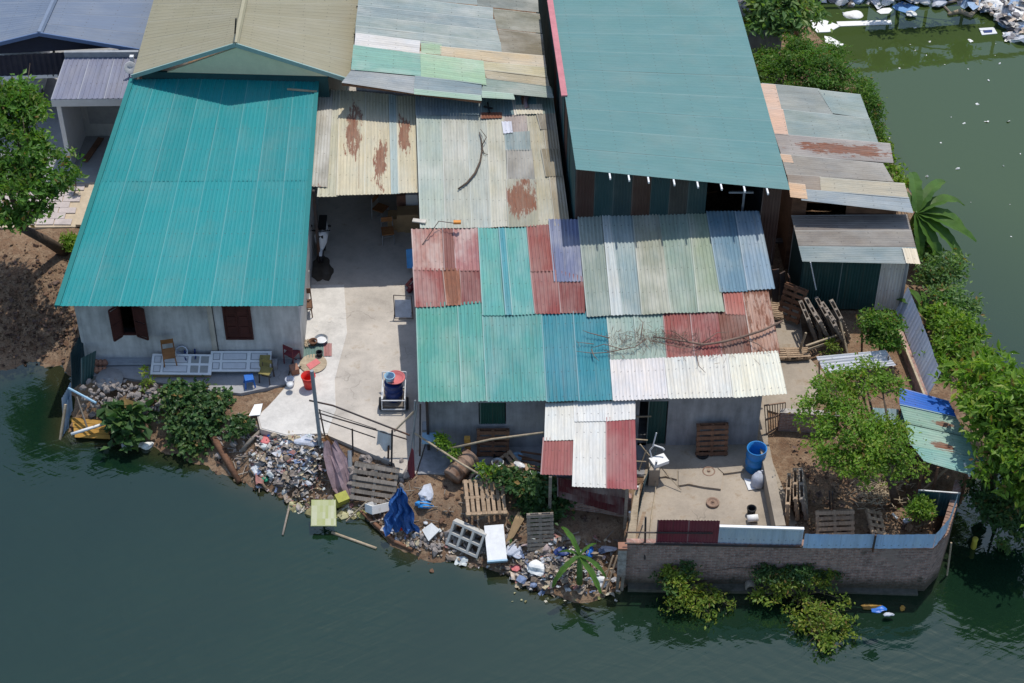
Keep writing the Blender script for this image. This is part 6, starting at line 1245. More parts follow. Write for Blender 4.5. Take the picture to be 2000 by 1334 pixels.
for k in range(6): MB().box(P(914, 900, -.03)+Vector((.01*(-1)**k, 0, .1+k*.17)), (.18, .16, .15)).build('block', M['plank'] if k % 2 else M['brownwood'], t)
t = thing('grey_bin', 'grey blue lidded bin by the left corner of the patchwork house', 'bin', P(838, 858, -.03)); MB().lathe(P(838, 858, -.03), [(.2, 0), (.26, .6), (.27, .6)], 4, Matrix.Rotation(math.pi/4, 3, 'Z')).build('body', M['grey'], t); MB().box(P(838, 856, .62), (.42, .42, .08)).build('lid', M['lblue'], t)
tag(MB().bar(P(853, 862, 0), P(849, 792, 1.5), .05).build('black_stake', M['black'], None), 'thin black stake leaning against the wall beside the grey bin', 'stake')
chair('brown folding chair by the house wall right of the brown pallet', P(1008, 858, -.03), rot(0, 0, 5), M['tan'], .45, .42, .5, legm=M['steel']); vessel('red_bowl', 'small red bowl near the lean-to wall', 'bowl', P(1037, 856, -.02), M['red'], .08, .12, .1)
tag(MB().tube([P(878, 876, .8), P(960, 858, 1.25), P(1062, 845, 1.7), P(1085, 841, 1.95)], [.03, .035, .035, .025], 8).build('long_pole', M['bamboo'], None, True), 'long pale bamboo pole reaching to the lean-to roof', 'pole'); tag(MB().tube([P(810, 846, 1.0), P(900, 905, .75), P(985, 955, .4)], [.03, .035, .03], 8).build('slant_pole', M['bamboo'], None, True), 'bamboo pole slanting down through the vine in the front yard', 'pole')
# ---- shore clutter
def crumple(name, label, cat, loc, size, m, seed, sub=2, amp=.35, squash=.6):
    bm = bmesh.new(); bmesh.ops.create_icosphere(bm, subdivisions=sub, radius=1); r_ = random.Random(seed); ax = [Vector((r_.uniform(-1, 1), r_.uniform(-1, 1), r_.uniform(-1, 1)))*r_.uniform(2, 5) for _ in range(7)]; ph = [r_.uniform(0, 6) for _ in range(7)]
    for v in bm.verts:
        k = sum(math.sin(v.co.dot(a)+p) for a, p in zip(ax, ph))/3; v.co *= 1+amp*k; v.co.z = max(v.co.z*squash, -.25); v.co.x *= size[0]; v.co.y *= size[1]; v.co.z *= size[2]
    me = bpy.data.meshes.new(name); bm.to_mesh(me); bm.free(); me.materials.append(m); o = bpy.data.objects.new(name, me); COL.objects.link(o); o.location = loc
    return tag(o, label, cat)
# blue tarp draped over a stick frame
def tarp():
    t = thing('blue_tarpaulin', 'crumpled blue tarpaulin hung over sticks at the shore', 'tarpaulin', G(787, 1020)); b = G(787, 1020); V = []; F = []; nx, ny = 12, 14
    for j in range(ny+1):
        for i in range(nx+1):
            s = i/nx-.5; q = j/ny; top = b+Vector((-.05, .35, 1.35)); w_ = .12+.62*q**.7; fold = math.sin(i*1.9+q*2)*.09*(.4+q)+math.sin(i*.9+j*.7)*.05
            V.append(top+Vector((s*w_*1.5+.05*math.sin(j*1.1), -.15-q*.55+fold-abs(s)*.25, -q*1.35+.08*math.sin(i*2.3+j)*q+abs(s)*.15*q)))
    F = [(j*(nx+1)+i, j*(nx+1)+i+1, (j+1)*(nx+1)+i+1, (j+1)*(nx+1)+i) for j in range(ny) for i in range(nx)]
    raw('sheet', V, F, M['net'], t, False); 
    for dx in (.3, .5): MB().tube([b+Vector((dx, -.5, -.3)), b+Vector((0, .3, 1.3))], .025, 6).build('stick', M['greywood'], t)
tarp()
crumple('blue_bag', 'bright blue plastic bag on the bank right of the tarpaulin', 'bag', G(826, 985), (.26, .2, .2), solid('bright_blue_bag', (.04, .26, .62), .2, 5, .4), 3); crumple('cloth_bundle', 'white and blue cloth bundle on the bank beside the drive corner', 'cloth bundle', G(833, 968), (.24, .3, .2), M['cloth'], 4); crumple('red_bag', 'small red bag under the blue tarpaulin', 'bag', G(781, 1035)+Vector((0, 0, .05)), (.12, .1, .18), M['red'], 5)
t = thing('old_sink', 'broken white sink lying on the shore left of the tarpaulin', 'sink', G(740, 996)+Vector((0, 0, .15)), rot(-28, 16, 32)); 
for c_, s_ in (((0, 0, -.12), (.72, .42, .03)), ((-.35, 0, 0), (.03, .42, .26)), ((.35, 0, 0), (.03, .42, .26)), ((0, -.2, 0), (.72, .03, .26)), ((0, .2, .02), (.72, .03, .22))): MB().box(c_, s_).build('side' if s_[2] > .1 else 'base', M['foam'], t, world=False)
for i in range(2):
    pass
# cinder rack, slabs
t = thing('concrete_grille', 'grey white concrete ventilation block grid leaning on the shore', 'block grid', G(912, 1070)+Vector((0, .1, .32)), Euler((math.radians(58), math.radians(6), math.radians(-26))))
gm = solid('grey_white_concrete', (.50, .49, .46), .2, 4, .9, .1)
for i in range(4): MB().box((-.5+i*.333, 0, 0), (.07, .78, .3)).build('web', gm, t, world=False)
for j in range(3): MB().box((0, -.36+j*.36, 0), (1.08, .07, .302)).build('web', gm, t, world=False)
t = thing('white_fridge_panel', 'long white appliance panel lying down the bank', 'panel', G(968, 1078)+Vector((0, 0, .38)), Euler((math.radians(20), 0, math.radians(6)))); MB().box((0, 0, 0), (.58, 1.15, .1)).build('panel', M['bag'], t, world=False); MB().box((0, -.56, .0), (.6, .05, .13)).build('edge', M['lblue'], t, world=False)
tag(MB().slab([G(825, 1040)+Vector((0, 0, .1)), G(838, 1062)+Vector((0, 0, .1)), G(860, 1042)+Vector((0, 0, .14)), G(844, 1028)+Vector((0, 0, .14))], -.06).build('foam_slab', M['foam'], None), 'square pale foam slab on the shore below the tarpaulin', 'slab')
tag(MB().tube([G(705, 1005)+Vector((0, 0, .15)), P(740, 1030, -.95), P(772, 1058, -.98), P(805, 1073, -1.0)], [.05, .06, .06, .05], 8).build('driftwood_log', M['brownwood'], None, True), 'long brown log lying along the waterline below the sink', 'log'); tag(MB().tube([P(676, 1018, WZ+.05), P(718, 978, -.55)], .025, 6).build('crossed_stick', M['bamboo'], None), 'pale stick poking out of the water before the sink', 'stick'); tag(MB().tube([P(648, 1040, WZ+.02), P(735, 1071, WZ+.02)], .045, 7).build('floating_pole', M['bamboo'], None, True), 'pale bamboo pole floating below the sign', 'pole'); tag(MB().tube([P(566, 985, WZ+.05), P(552, 1045, WZ+.02)], .035, 7).build('sunken_pole', M['greywood'], None, True), 'grey pole standing out of the water left of the sign', 'pole')
# sign in the water: pale yellow green board on a post
t = thing('water_sign', 'square pale yellow green sign board standing in the water', 'sign', P(631, 1040, WZ)); zb = WZ+.35; c0 = P(632, 1028, zb)
def sign_mat():
    T = NT('faded_sign_print'); co = T.n('ShaderNodeTexCoord').outputs['Object']; sn = T.n('ShaderNodeVectorMath', operation='SNAP'); T.l(co, sn.inputs[0]); sn.inputs[1].default_value = (.085, 9, .11)
    n = T.n('ShaderNodeTexWhiteNoise', noise_dimensions='3D'); T.l(sn.outputs[0], n.inputs['Vector']); T.base(T.mix(n.outputs['Value'], (.45, .47, .20), (.60, .59, .40)), .6, .3); return T.m
q4 = [P(607, 1028, WZ+.3), P(657, 1028, WZ+.3), P(656, 976, WZ+.75), P(608, 976, WZ+.75)]; nq = (q4[1]-q4[0]).cross(q4[2]-q4[0]).normalized(); MB().slab([lerp(p, sum(q4, Vector())/4, .04)+nq*.012 for p in q4], .012).build('board', sign_mat(), t); MB().tube([P(631, 1045, WZ-.4), sum(q4, Vector())/4-nq*.05], .03, 6).build('post', M['dark'], t); MB().slab(q4, .025).build('border', solid('sign_border', (.44, .47, .2), .15), t)
tag(MB().box(P(667, 975, WZ+.3), (.38, .3, .4), rot(20, 0, 30).to_matrix()).build('yellow_box', solid('acid_yellow_box', (.36, .36, .07), .25, 5), None), 'acid yellow box half in the water behind the sign', 'box')
# hanging purple sacking and orange board by the railing post
def sack():
    q = [[P(632, 862, .25), P(662, 866, .2)], [P(632, 890, 0), P(678, 888, -.05)], [P(640, 925, -.3), P(690, 915, -.3)], [P(650, 955, -.65), P(694, 940, -.55)], [P(672, 985, -.95), P(694, 970, -.85)]]
    V = []; F = []; n = 8
    for j, (a, b) in enumerate(q):
        for i in range(n+1): V.append(lerp(a, b, i/n)+Vector((0, -.08*math.sin(i*1.7+j), .09*math.sin(i*1.3+j*1.1))))
    F = [(j*(n+1)+i, j*(n+1)+i+1, (j+1)*(n+1)+i+1, (j+1)*(n+1)+i) for j in range(4) for i in range(n)]
    tag(raw('purple_sacking', V, F, M['purplec'], None), 'faded purple sacking hanging down the bank by the railing post', 'sacking')
sack()
tag(MB().slab([P(628, 858, .25), P(640, 848, .35), P(652, 868, .1), P(640, 884, -.05)], -.03).build('orange_board', M['orangewood'], None), 'orange plywood piece at the top of the purple sacking', 'board'); tag(MB().tube([P(683, 880, .1), P(686, 985, WZ-.1)], .07, 8).build('grey_pile', M['grey'], None), 'grey pile standing in the water right of the purple sacking', 'pile'); tag(MB().tube([P(626, 880, -.1), P(609, 950, WZ)], [.05, .05], 7).build('fallen_post', M['dark'], None), 'dark fallen post leaning into the water left of the purple sacking', 'post')
for (u0, v0, u1, v1, r_, lb, m) in ((402, 832, 468, 945, .11, 'thick brown log running down the bank beside the vine mound', 'brownwood'), (472, 885, 512, 842, .06, 'grey timber lying across the bank left of the rubbish heap', 'greywood'), (490, 920, 522, 960, .05, 'short log in the water at the foot of the rubbish heap', 'wood')):
    tag(MB().tube([G(u0, v0)+Vector((0, 0, .1)), G((u0+u1)/2, (v0+v1)/2)+Vector((0, 0, .12)), G(u1, v1)+Vector((0, 0, .08))], [r_, r_*1.1, r_*.8], 8).build('bank_log', M[m], None, True), lb, 'log')
# ---- concrete yard things
drum('blue_barrel', 'open blue plastic barrel in the concrete yard', P(1474, 914, 0), rot(), solid('barrel_blue', (.02, .20, .52), .2, 3, .45, .4, dirt=(.12, .2, .26), damt=.6), .3, .88)
t = thing('jerry_jug', 'white blue plastic jug standing tilted beside the barrel', 'jug', P(1479, 948, 0), rot(-8, 10, 30)); MB().lathe((0, 0, 0), [(.19, 0), (.21, .05), (.21, .3), (.15, .4), (.08, .44), (.07, .5)], 8).build('body', M['cloth'], t, True, world=False); MB().tube([(.1, 0, .4), (.18, 0, .5), (.05, 0, .52)], .025, 6).build('handle', M['cloth'], t, world=False)
flatsheet('paper_sheet', 'white cardboard sheet on the floor beside the plastic jug', 'sheet', [(1453, 934), (1466, 936), (1480, 954), (1462, 957)], M['bag'], .02); vessel('black_pot_yard', 'black pot near the sea wall in the concrete yard', 'pot', P(1467, 1003, 0), M['black'], .12, .13, .24).name = 'black_pot'; t = thing('white_roll', 'white roll with a green end beside the black pot', 'roll', P(1470, 1018, .1)); MB().tube([P(1460, 1013, .12), P(1480, 1011, .12)], .11, 14).build('roll', M['foam'], t, True)
for u, v, lb, m in ((1372, 888, 'black iron disc in the shade of the concrete yard', 'black'), (1384, 923, 'rust yellow iron disc on the step of the concrete yard', 'rust'), (1392, 983, 'brown iron disc in the sun on the concrete yard', 'rust')):
    t = thing('iron_disc', lb, 'disc', P(u, v, 0), group='iron discs on the concrete yard'); p = P(u, v, 0)
    MB().lathe(p, [(.2, 0), (.2, .06), (.16, .065), (.15, .03), (.06, .03), (.05, .07)], 20).build('disc', M[m], t, True); MB().lathe(p+Vector((0, 0, .05)), [(.045, 0), (.04, .05), (.02, .055)], 10).build('knob', M['rust'], t, True)
t = thing('yard_step', 'thin broken concrete slab step across the yard', 'slab', P(1360, 930, 0)); MB().prism([P(u, v, .05)[:2] for u, v in ((1325, 917), (1400, 914), (1412, 925), (1408, 955), (1375, 951), (1345, 945), (1325, 948))], -.02, .055).build('slab', M['yard'], t); MB().prism([P(u, v, .04)[:2] for u, v in ((1290, 916), (1322, 917), (1322, 936), (1300, 930), (1288, 932))], -.02, .045).build('slab', M['yard'], t); MB().prism([P(u, v, .04)[:2] for u, v in ((1402, 914), (1450, 910), (1452, 920), (1414, 925))], -.02, .05).build('slab', M['yard'], t)
vessel('grey_pail', 'left grey pail against the shaded yard wall', 'pail', P(1316, 853, 0), M['steel'], .12, .15, .3); vessel('grey_pail', 'right grey pail against the shaded yard wall', 'pail', P(1333, 853, 0), M['steel'], .12, .15, .3)
t = thing('wash_stand', 'white wash basin with pipes on the fence of the concrete yard', 'wash basin', P(1287, 905, 0)); b = P(1287, 900, .75); MB().box(b, (.5, .36, .12), rot(0, 0, 25).to_matrix()).build('basin', M['foam'], t); MB().tube([b+Vector((-.2, .05, 0)), b+Vector((-.28, .2, .25)), b+Vector((-.15, .25, .42)), b+Vector((.1, .2, .35)), b+Vector((.16, .16, .3))], .03, 6).build('pipe', M['bag'], t, True); MB().tube([b+Vector((-.2, .2, .4)), b+Vector((-.1, .35, .85))], .022, 6).build('pipe', M['bag'], t); MB().bar(b+Vector((0, 0, -.75)), b, .1).build('leg', M['steel'], t)
bars('support_frame', 'thin pale poles sticking out beside the red lean-to roof', 'frame', M['bamboo'], [(P(1238, 814, 1.3), P(1272, 813, 1.3)), (P(1238, 858, 1.1), P(1265, 860, 1.1)), (P(1240, 901, .8), P(1262, 902, .8)), (P(1248, 920, .4), P(1262, 880, 1.0)), (P(1250, 868, 1.0), P(1268, 890, .6))], .035, .035, 'pole')
tag(MB().tube([P(1281, 900, .6), P(1305, 930, .3), P(1331, 957, .05)], .014, 5).build('yard_cable', M['bamboo'], None), 'thin pale stick lying down into the concrete yard from the basin', 'stick'); tag(MB().tube([P(1284, 895, .5), P(1280, 960, .08), P(1272, 1010, .05), P(1268, 1060, .05)], .016, 5).build('yard_hose', M['bamboo'], None, True), 'pale hose lying along the left of the concrete yard', 'hose')
# ---- garden and side path
t = thing('white_sheets', 'white ribbed sheets propped over the garden behind the tree', 'sheets', P(1665, 720, .6)); plw = Plane(P(1594, 698, .9), P(1732, 682, .9), P(1612, 726, .6))
for k in range(3): sh(t, plw, [(1594+k*6, 697+k*10), (1730+k*7, 683+k*10), (1736+k*7, 694+k*10), (1600+k*6, 708+k*10)], lin(238, 240, 246, .85), ribs='h', off=.015*k, period=.12, amp=.01, name='sheet', fade=.1)
for u, v in ((1600, 705), (1735, 695), (1745, 715)): MB().bar(P(u, v+38, 0), P(u, v, .85), .05).build('post', M['greywood'], t)
bars('garden_stakes', 'two dark stakes standing in the middle of the garden', 'stakes', M['dark'], [(P(1621, 1000, 0), P(1620, 958, .9)), (P(1627, 1000, 0), P(1626, 960, .9))], .035, .035, 'stake'); t = thing('dry_brush', 'heap of dry straw colored brush under the garden tree', 'brush', P(1715, 960, 0)); tw = MB()
for i in range(260):
    u, v = R9.gauss(1715, 22), R9.gauss(960, 14); a = R9.uniform(0, 6.28); tw.bar(P(u, v, R9.uniform(.02, .4)), P(u+math.cos(a)*18, v+math.sin(a)*12, R9.uniform(.02, .3)), .014)
tag(tw.build('twigs', M['bamboo'], t), kind='stuff')
crumple('pale_rag', 'pale blue rag on the soil beside the garden bush', 'rag', P(1772, 1017, .02), (.14, .1, .08), M['cloth'], 8); tag(MB().bar(P(1743, 1003, .03), P(1753, 1013, .03), .06, .05).build('white_stick', M['foam'], None), 'short white stick on the garden soil', 'stick'); tag(MB().bar(P(1788, 1030, .05), P(1824, 1020, .1), .05, .04).build('brown_stick', M['wood'], None), 'brown stick lying before the garden bush', 'stick')
tag(MB().tube([P(1858, 1060, .2), P(1849, 1128, WZ-.1)], .03, 6).build('bank_pole', M['bamboo'], None), 'pale bamboo pole leaning into the water at the right end of the sea wall', 'pole'); tag(MB().lathe(P(1901, 1070, WZ), [(.05, -.1), (.09, .05), (.08, .3), (.09, .42)], 12).build('yellow_float', solid('yellow_float', (.48, .42, .06), .2), None, True), 'yellow bottle float standing in the water under the mango tree', 'float')
bars('post_pair', 'brown stake with white cap beside the young tree on the side path', 'stake', M['brownwood'], [(P(1683, 690, 0), P(1684, 640, 1.1))], .06, .06, 'stake')
bars('shade_junk', 'dark boards and drums stored in the gap left of the dark green shed', 'boards', M['dark'], [(P(1500+k*14, 590, 0), P(1502+k*13, 520+k*6, 1.2)) for k in range(4)]+[(P(1495, 470, .6), P(1545, 470, .6))], .22, .05, 'board')

t = thing('roof_bracket', 'black twisted bracket on the small rust brown roof strip', 'bracket', CPL.at(955, 212, .06)); MB().bar(CPL.at(945, 208, .1), CPL.at(962, 212, .14), .06, .04).build('bar', M['black'], t); MB().bar(CPL.at(952, 200, .12), CPL.at(956, 220, .12), .05, .04).build('bar', M['black'], t)
t = thing('roof_rag', 'grey and brown rag lying on the small teal roof sheet', 'rag', CPL.at(1027, 195, .06)); MB().tube([CPL.at(1026, 180, .1), CPL.at(1028, 190, .14), CPL.at(1026, 200, .1), CPL.at(1029, 210, .1)], [.05, .09, .07, .08], 6).build('rag', M['purplec'], t, True)
# ------------------------------------------------------------------ litter nobody could count, floating pieces, far bank
def bits(name, pts, s0, s1, m, seed=0, flat=.5, label=None):
    """loose bits: half bent scraps, half crumpled lumps"""
    R = np.random.default_rng(seed); V = []; F = []; ico = []
    bm = bmesh.new(); bmesh.ops.create_icosphere(bm, subdivisions=1, radius=1); bm.verts.ensure_lookup_table(); IV = np.array([v.co for v in bm.verts]); IF = [tuple(v.index for v in f.verts) for f in bm.faces]; bm.free(); nI = len(IV)
    for p in pts:
        s = R.uniform(s0, s1)*R.choice([.5, .8, 1, 1.3, 2.2]); a = Euler((R.uniform(-.5, .5), R.uniform(-.5, .5), R.uniform(0, 6.28))).to_matrix(); n0 = len(V)
        if R.random() < flat:
            w_ = s*R.uniform(.35, 1); k3 = 4 if s > .07 else 3
            for yy in range(k3):
                for xx in range(k3): V.append(tuple(p+a @ Vector(((xx/(k3-1)*2-1)*s*R.uniform(.8, 1.1), (yy/(k3-1)*2-1)*w_*R.uniform(.75, 1.15), R.uniform(-.28, .35)*s))))
            F += [(n0+y_*k3+x_, n0+y_*k3+x_+1, n0+(y_+1)*k3+x_+1, n0+(y_+1)*k3+x_) for y_ in range(k3-1) for x_ in range(k3-1)]
        else:
            sc = R.uniform(.45, 1, 3)*s; sc[2] *= .65; Q = IV*(1+R.uniform(-.35, .35, (nI, 1)))*sc; am = np.array(a); Q = Q@am.T+np.array(p); V += [tuple(q) for q in Q]; F += [tuple(i+n0 for i in f) for f in IF]
    o = raw(name, V, F, m, None); return tag(o, label, None, None, 'stuff')
def spread(n, fn, dz=.05):
    out = []
    for _ in range(n):
        u, v = fn(); p = G(u, v)
        if p.z < WZ-.03: continue
        p.z = max(p.z, WZ-.01)+random.uniform(0, dz); out.append(p)
    return out
tri, uni = random.triangular, random.uniform
M['trash'] = islands_mat('mixed_litter', [(.46, .45, .44), (.34, .31, .28), (.2, .16, .12), (.25, .2, .15), (.16, .12, .09), (.3, .25, .2), (.13, .1, .08), (.33, .27, .2), (.6, .5, .42), (.25, .2, .16), (.50, .52, .56), (.16, .22, .36), (.36, .16, .14), (.5, .42, .28), (.2, .17, .15), (.55, .6, .6), (.30, .28, .27), (.38, .30, .30), (.13, .12, .12)], .65, .3, mud=(.25, .20, .15))
M['debris'] = islands_mat('brown_debris', [(.15, .09, .06), (.10, .06, .04), (.19, .125, .08), (.07, .045, .035), (.24, .165, .11), (.13, .09, .075)], .95, .1)
M['scum'] = islands_mat('floating_scum', [(.4, .38, .22), (.3, .3, .12), (.45, .42, .34), (.22, .2, .1), (.5, .48, .42)], .8, .2)
bits('litter_heap', spread(1000, lambda: (tri(490, 640, 580), tri(848, 972, 900)), .2), .03, .10, M['trash'], 1, .72, 'heap of mixed household litter on the bank below the pale drive')
bits('litter_bank', spread(620, lambda: (tri(965, 1215, 1060), tri(1045, 1172, 1105)), .16), .03, .09, M['trash'], 2, .75, 'litter strewn over the bank below the lean-to')
bits('litter_trail', spread(300, lambda: (lambda u: (u, uni(0, 1)*55+lerp(945, 1075, (u-560)/440)))(uni(560, 1000)), .08), .03, .09, M['trash'], 3, .5, 'litter scattered along the shore')
bits('shore_scum', [P(*q, WZ+.015) for q in [(lambda u: (u, lerp(985, 1000, (u-570)/150)+uni(-18, 16)))(uni(570, 720)) for _ in range(120)]]+[P(uni(1000, 1210), uni(1140, 1175), WZ+.02) for _ in range(25)], .04, .11, M['scum'], 4, .7, 'yellowish scum floating at the shore')
bits('bank_debris', spread(1500, lambda: (uni(-20, 150), tri(470, 725, 640)), .04), .02, .05, M['debris'], 5, .6, 'clods and dry leaves covering the left earth bank')
bits('bank_debris', spread(900, lambda: (uni(420, 1210), uni(820, 1160)), .03), .02, .06, M['debris'], 6, .6, 'earth clods over the front bank').name = 'bank_clods'
bits('garden_debris', [P(uni(1545, 1840), uni(860, 1040), .0+uni(0, .03)) for _ in range(700)], .02, .06, M['debris'], 7, .6, 'leaves and clods over the garden soil')
stk = MB()
for i in range(230):
    u = uni(430, 1205); v = uni(0, 1)*110+lerp(830, 1045, min(1, max(0, (u-430)/700))); p = G(u, v)
    if p.z < WZ: continue
    a = uni(0, 6.28); l = uni(.12, .5); stk.bar(p+Vector((0, 0, .04)), p+Vector((math.cos(a)*l, math.sin(a)*l, uni(.03, .15))), uni(.012, .035))
tag(stk.build('bank_sticks', M['greywood'], None), 'sticks and splinters scattered over the front bank', None, None, 'stuff')
# pieces one can pick out of the heap
for i, (nm, lb, ct, u, v, s, m) in enumerate((('red_litter_bag', 'bright red bag in the rubbish heap', 'bag', 577, 925, (.17, .16, .14), 'red'), ('green_litter_lid', 'green plastic piece at the foot of the rubbish heap', 'plastic piece', 516, 938, (.15, .12, .1), 'green'), ('cyan_litter_bag', 'pale cyan bag right of the red bag in the rubbish', 'bag', 593, 933, (.17, .14, .12), 'cyan'), ('teal_litter_bag', 'pale teal bag above the red bag in the rubbish', 'bag', 573, 908, (.16, .13, .12), 'cyan'), ('blue_litter_box', 'small blue carton in the middle of the rubbish heap', 'carton', 540, 886, (.12, .1, .1), 'blue'), ('blue_litter_scrap', 'small blue scrap at the top of the rubbish heap', 'scrap', 528, 853, (.1, .08, .07), 'blue'), ('pink_litter_cloth', 'pink cloth at the top left of the rubbish heap', 'cloth', 521, 861, (.22, .15, .08), 'pink'), ('white_litter_sheet', 'large white crumpled plastic sheet at the top of the rubbish heap', 'plastic sheet', 600, 862, (.38, .26, .2), 'cloth'), ('white_litter_bag', 'white bag in the upper middle of the rubbish heap', 'bag', 566, 866, (.24, .2, .16), 'bag'), ('striped_litter_cloth', 'blue grey cloth hanging right in the rubbish heap', 'cloth', 597, 885, (.18, .22, .2), 'cloth'), ('toilet_cistern', 'white hollow ceramic piece at the water edge of the heap', 'ceramic piece', 501, 915, (.17, .16, .13), 'bag'), ('foam_scrap', 'white foam scrap beside the green plastic piece', 'foam', 508, 928, (.13, .1, .08), 'foam'), ('tan_litter_board', 'tan cardboard in the middle of the rubbish heap', 'cardboard', 523, 885, (.2, .18, .06), 'tan'), ('cement_bag', 'pale cement bag in the rubbish near the log', 'bag', 556, 905, (.24, .18, .12), 'foam'),
    ('white_shore_bag', 'white bag bundle on the bank below the white panel', 'bag', 1010, 1078, (.3, .26, .2), 'cloth'), ('cream_bag', 'cream crumpled bag in the litter left of the small banana plant', 'bag', 1052, 1110, (.36, .28, .2), 'foam'), ('shore_sack', 'white sack by the wooden ladder at the post', 'sack', 1172, 1135, (.22, .2, .18), 'bag'), ('blue_shore_bag', 'blue bag right of the small banana plant', 'bag', 1152, 1078, (.1, .25, .15), 'blue'), ('dark_shore_bag', 'dark blue bag left of the small banana plant', 'bag', 1098, 1080, (.24, .16, .12), 'navy'), ('grey_shore_sheet', 'pale grey plastic sheet near the post below the lean-to', 'plastic sheet', 1178, 1075, (.34, .14, .08), 'cloth'), ('white_slipper_bag', 'white bag below the dark blue bag', 'bag', 1088, 1083, (.13, .17, .1), 'bag'), ('red_rag', 'dusty red rag among the white bags on the bank', 'rag', 1010, 1108, (.2, .14, .08), 'pink'), ('white_scrap', 'small white scrap above the foam slab', 'scrap', 831, 1022, (.09, .08, .06), 'bag'), ('floating_bottle', 'white foam lump floating below the taro', 'foam', 285, 874, (.22, .16, .14), 'foam'), ('floating_bag', 'pale bag floating beside the foam lump below the taro', 'bag', 250, 870, (.2, .13, .12), 'cloth'), ('orange_float', 'small orange float on the water left of the rubbish heap', 'float', 463, 938, (.1, .09, .1), 'tan'), ('blue_litter_right', 'blue and white bags floating at the right of the water bushes', 'bags', 1718, 1192, (.2, .09, .07), 'blue'), ('white_litter_right', 'white bag floating beside the blue bags', 'bag', 1735, 1200, (.16, .08, .07), 'cloth'), ('yellow_litter_right', 'yellow lump floating beside the blue bags', 'lump', 1762, 1190, (.08, .07, .12), 'plank'), ('driftwood', 'yellow brown driftwood piece floating right of the water bush', 'driftwood', 1698, 1212, (.3, .07, .06), 'plank'))):
    p = G(u, v); p.z = max(p.z, WZ)+.03; crumple(nm, lb, ct, p, s, M[m], 60+i, 3 if max(s) > .2 else 2, .4, .7)
t = thing('wooden_ladder', 'short wooden ladder leaning into the water beside the end post', 'ladder', P(1180, 1150, WZ)); 
for k in (0, 1): MB().bar(P(1168+k*10, 1172, WZ-.1), P(1198+k*8, 1085, .0), .05).build('rail', M['wood'], t)
for s_ in (.2, .45, .7): MB().bar(lerp(P(1168, 1172, WZ-.1), P(1198, 1085, 0), s_), lerp(P(1178, 1172, WZ-.1), P(1206, 1085, 0), s_), .05).build('rung', M['wood'], t)
# ---- far basin, top right: foam boards and a rubbish-lined far bank
Z = WZ+.03
def floatp(name, label, cat, px, m, th=.06, z=Z): return tag(MB().slab([P(u, v, z) for u, v in reversed(px)], th).build(name, m, None), label, cat)
floatp('foam_board', 'large white foam board floating beside the feathery tree', 'foam board', [(1583, 40), (1603, 36), (1642, 50), (1620, 62), (1596, 63), (1586, 52)], M['foam']); floatp('foam_board', 'smaller white foam strip floating below the large foam board', 'foam board', [(1610, 70), (1622, 72), (1648, 86), (1638, 94), (1612, 82)], M['foam']); floatp('floating_beam', 'long white foam beam floating in the far basin', 'beam', [(1634, 42), (1740, 39), (1742, 47), (1638, 51)], M['foam'], .1)
floatp('blue_raft', 'faded blue panel floating at the top of the far basin', 'panel', [(1742, 12), (1762, 2), (1796, 14), (1778, 28), (1748, 18)], solid('faded_blue_panel', (.16, .33, .62), .25, 5)); floatp('oval_foam', 'white oval lid floating left of the blue panel', 'lid', [(1712, 22), (1722, 16), (1738, 15), (1743, 19), (1736, 26), (1720, 27)], M['foam']); floatp('foam_box_lid', 'white box lid with blue print floating near the far bank', 'lid', [(1912, 55), (1941, 53), (1948, 65), (1918, 68)], M['bag'], .1); floatp('foam_chip', 'small white chip beside the printed box lid', 'foam chip', [(1958, 63), (1966, 62), (1968, 68), (1960, 69)], M['foam'])
floatp('lid_print', 'blue smudge of print on the floating box lid', 'print', [(1920, 59), (1938, 58), (1938, 63), (1922, 64)], M['navy'], .006, Z+.012)
crumple('foam_cluster', 'round white foam lump in the far basin near the post', 'foam', P(1668, 30, WZ), (.42, .3, .2), M['foam'], 91, 3, .2); crumple('foam_cluster', 'grey white foam lump beside the round one in the far basin', 'foam', P(1654, 30, WZ), (.2, .2, .15), M['cloth'], 92); tag(MB().tube([P(1664, -30, WZ), P(1661, 16, WZ-.05)], .14, 8).build('basin_post', M['greywood'], None, True), 'pale post standing in the far basin', 'post')
tag(MB().tube([P(1852, 28, WZ+.04), P(1875, 22, WZ+.05), P(1895, 31, WZ+.04), P(1910, 14, WZ+.06)], [.07, .12, .12, .1], 7).build('pale_branch', M['bamboo'], None, True), 'crooked pale branch floating near the far rubbish', 'branch'); tag(MB().tube([P(1840, 8, WZ+.04), P(1858, 27, WZ+.04)], .05, 6).build('thin_plank', M['greywood'], None), 'thin grey plank floating at the top right', 'plank'); tag(MB().tube([P(1844, 7, WZ+.06), P(1878, -1, WZ+.06)], .05, 6).build('thin_plank', M['greywood'], None), 'second thin plank crossing at the top edge', 'plank')
tag(MB().slab([P(u, v, WZ+.05) for u, v in ((1942, 18), (1955, 14), (1985, 36), (1972, 40))][::-1], .05).build('brown_board', M['wood'], None), 'brown board floating before the far rubbish', 'board')
bits('floating_flecks', [P(uni(1700, 1995), uni(0, 560) if False else tri(10, 560, 60), WZ+.01) for _ in range(40)], .02, .055, M['foam'], 12, .5, 'small white flecks floating in the far basin')
fb = [(1880, -40), (1905, 6), (1935, 18), (1960, 22), (1978, 40), (1990, 62), (2040, 75), (2300, 60), (2300, -40)]
tag(MB().prism([P(u, v, WZ)[:2] for u, v in fb], -3, WZ+.12).build('far_bank', M['dirt'], None), kind='structure')
M['ftrash'] = islands_mat('pale_far_litter', [(.7, .7, .7), (.6, .62, .66), (.5, .48, .45), (.35, .34, .34), (.3, .42, .6), (.55, .45, .36), (.75, .74, .7), (.2, .19, .2)], .7, .3)
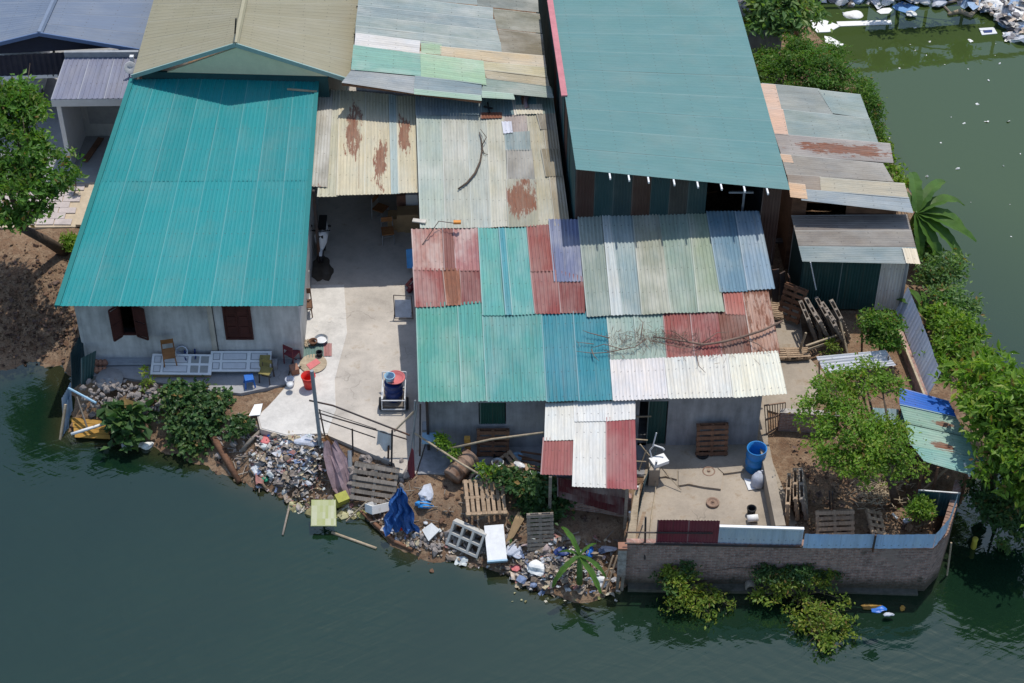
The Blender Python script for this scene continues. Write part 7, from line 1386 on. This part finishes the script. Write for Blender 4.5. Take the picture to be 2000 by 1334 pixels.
bits('far_litter', [(lambda u: P(u, uni(-40, lerp(2, 60, min(1, (u-1895)/95))), WZ+.14+uni(0, .15)))(uni(1895, 2200)) for _ in range(700)]+[P(uni(1740, 1990), uni(-20, 8), WZ+.03) for _ in range(110)]+[P(tri(1590, 1740, 1650), uni(-14, 10), WZ+.03) for _ in range(36)]+[P(1985+uni(-22, 8), uni(40, 80), WZ+.05) for _ in range(40)], .08, .24, M['ftrash'], 13, .7, 'pale rubbish covering the far bank at the top right corner')
for k, (u, v, sx, lb, m) in enumerate(((1905, 3, .42, 'large white bag at the near end of the far rubbish', 'bag'), (1930, 2, .55, 'dark grey bag in the far rubbish', 'grey'), (1990, 22, .6, 'big white sack at the right edge of the far rubbish', 'bag'), (1995, 45, .35, 'white bag at the waterline of the far rubbish', 'bag'), (1778, 26, .22, 'white foam lump under the corner of the blue panel', 'foam'), (1732, 3, .3, 'white bag floating at the top edge left of the blue panel', 'bag'), (1808, 4, .25, 'white bag at the top edge right of the blue panel', 'bag'), (1832, 6, .3, 'white and blue bag beside the thin planks', 'cloth'))): crumple('far_bag', lb, 'bag', P(u, v, WZ+.12), (sx, sx*.8, sx*.6), M[m], 120+k, 2, .35)
# beyond the frame: the footbridge and trees whose mirror image shows in the far basin
t = thing('footbridge', 'dark timber footbridge on posts above the far basin, seen mirrored in the water', 'footbridge', P(1850, -30, WZ))
bl, brr = P(1600, -22, WZ), P(2250, -22, WZ)
for i in range(10):
    p = lerp(bl, brr, i/9); MB().bar((p.x, p.y, WZ-.6), (p.x, p.y, WZ+lerp(4.5, 2.6, i/9)), .11).build('post', M['greywood'], t)
MB().bar((bl.x, bl.y, WZ+2.7), (brr.x, brr.y, WZ+1.7), .3, .75).build('deck', M['greywood'], t); MB().bar((bl.x, bl.y, WZ+4.4), (brr.x, brr.y, WZ+2.6), .12, .16).build('handrail', M['greywood'], t)
t = thing('far_hut', 'low hut on the bank above the far basin, seen mirrored in the water', 'hut', (bl.x, bl.y+.6, WZ)); MB().box((bl.x+.6, bl.y+2.2, WZ+1.6), (3.4, 3, 4.4)).build('wall', M['dwall'], t); MB().box((bl.x+.6, bl.y+2.2, WZ+3.9), (3.9, 3.5, .16)).build('roof', M['rust'], t)
tree('far_tree', 'tree on the bank above the far basin, seen mirrored in the water', 'tree', P(1760, -60, WZ), [(1740, -40, .8, 14, .8), (1800, -45, .8, 13, .8), (1850, -45, .8, 14, .7), (1905, -50, .7, 14, .7)], M['lfB'], 1400, .2, .1, P(1770, -60, .6), 6, seed=77, clumps=60, spread=.2)
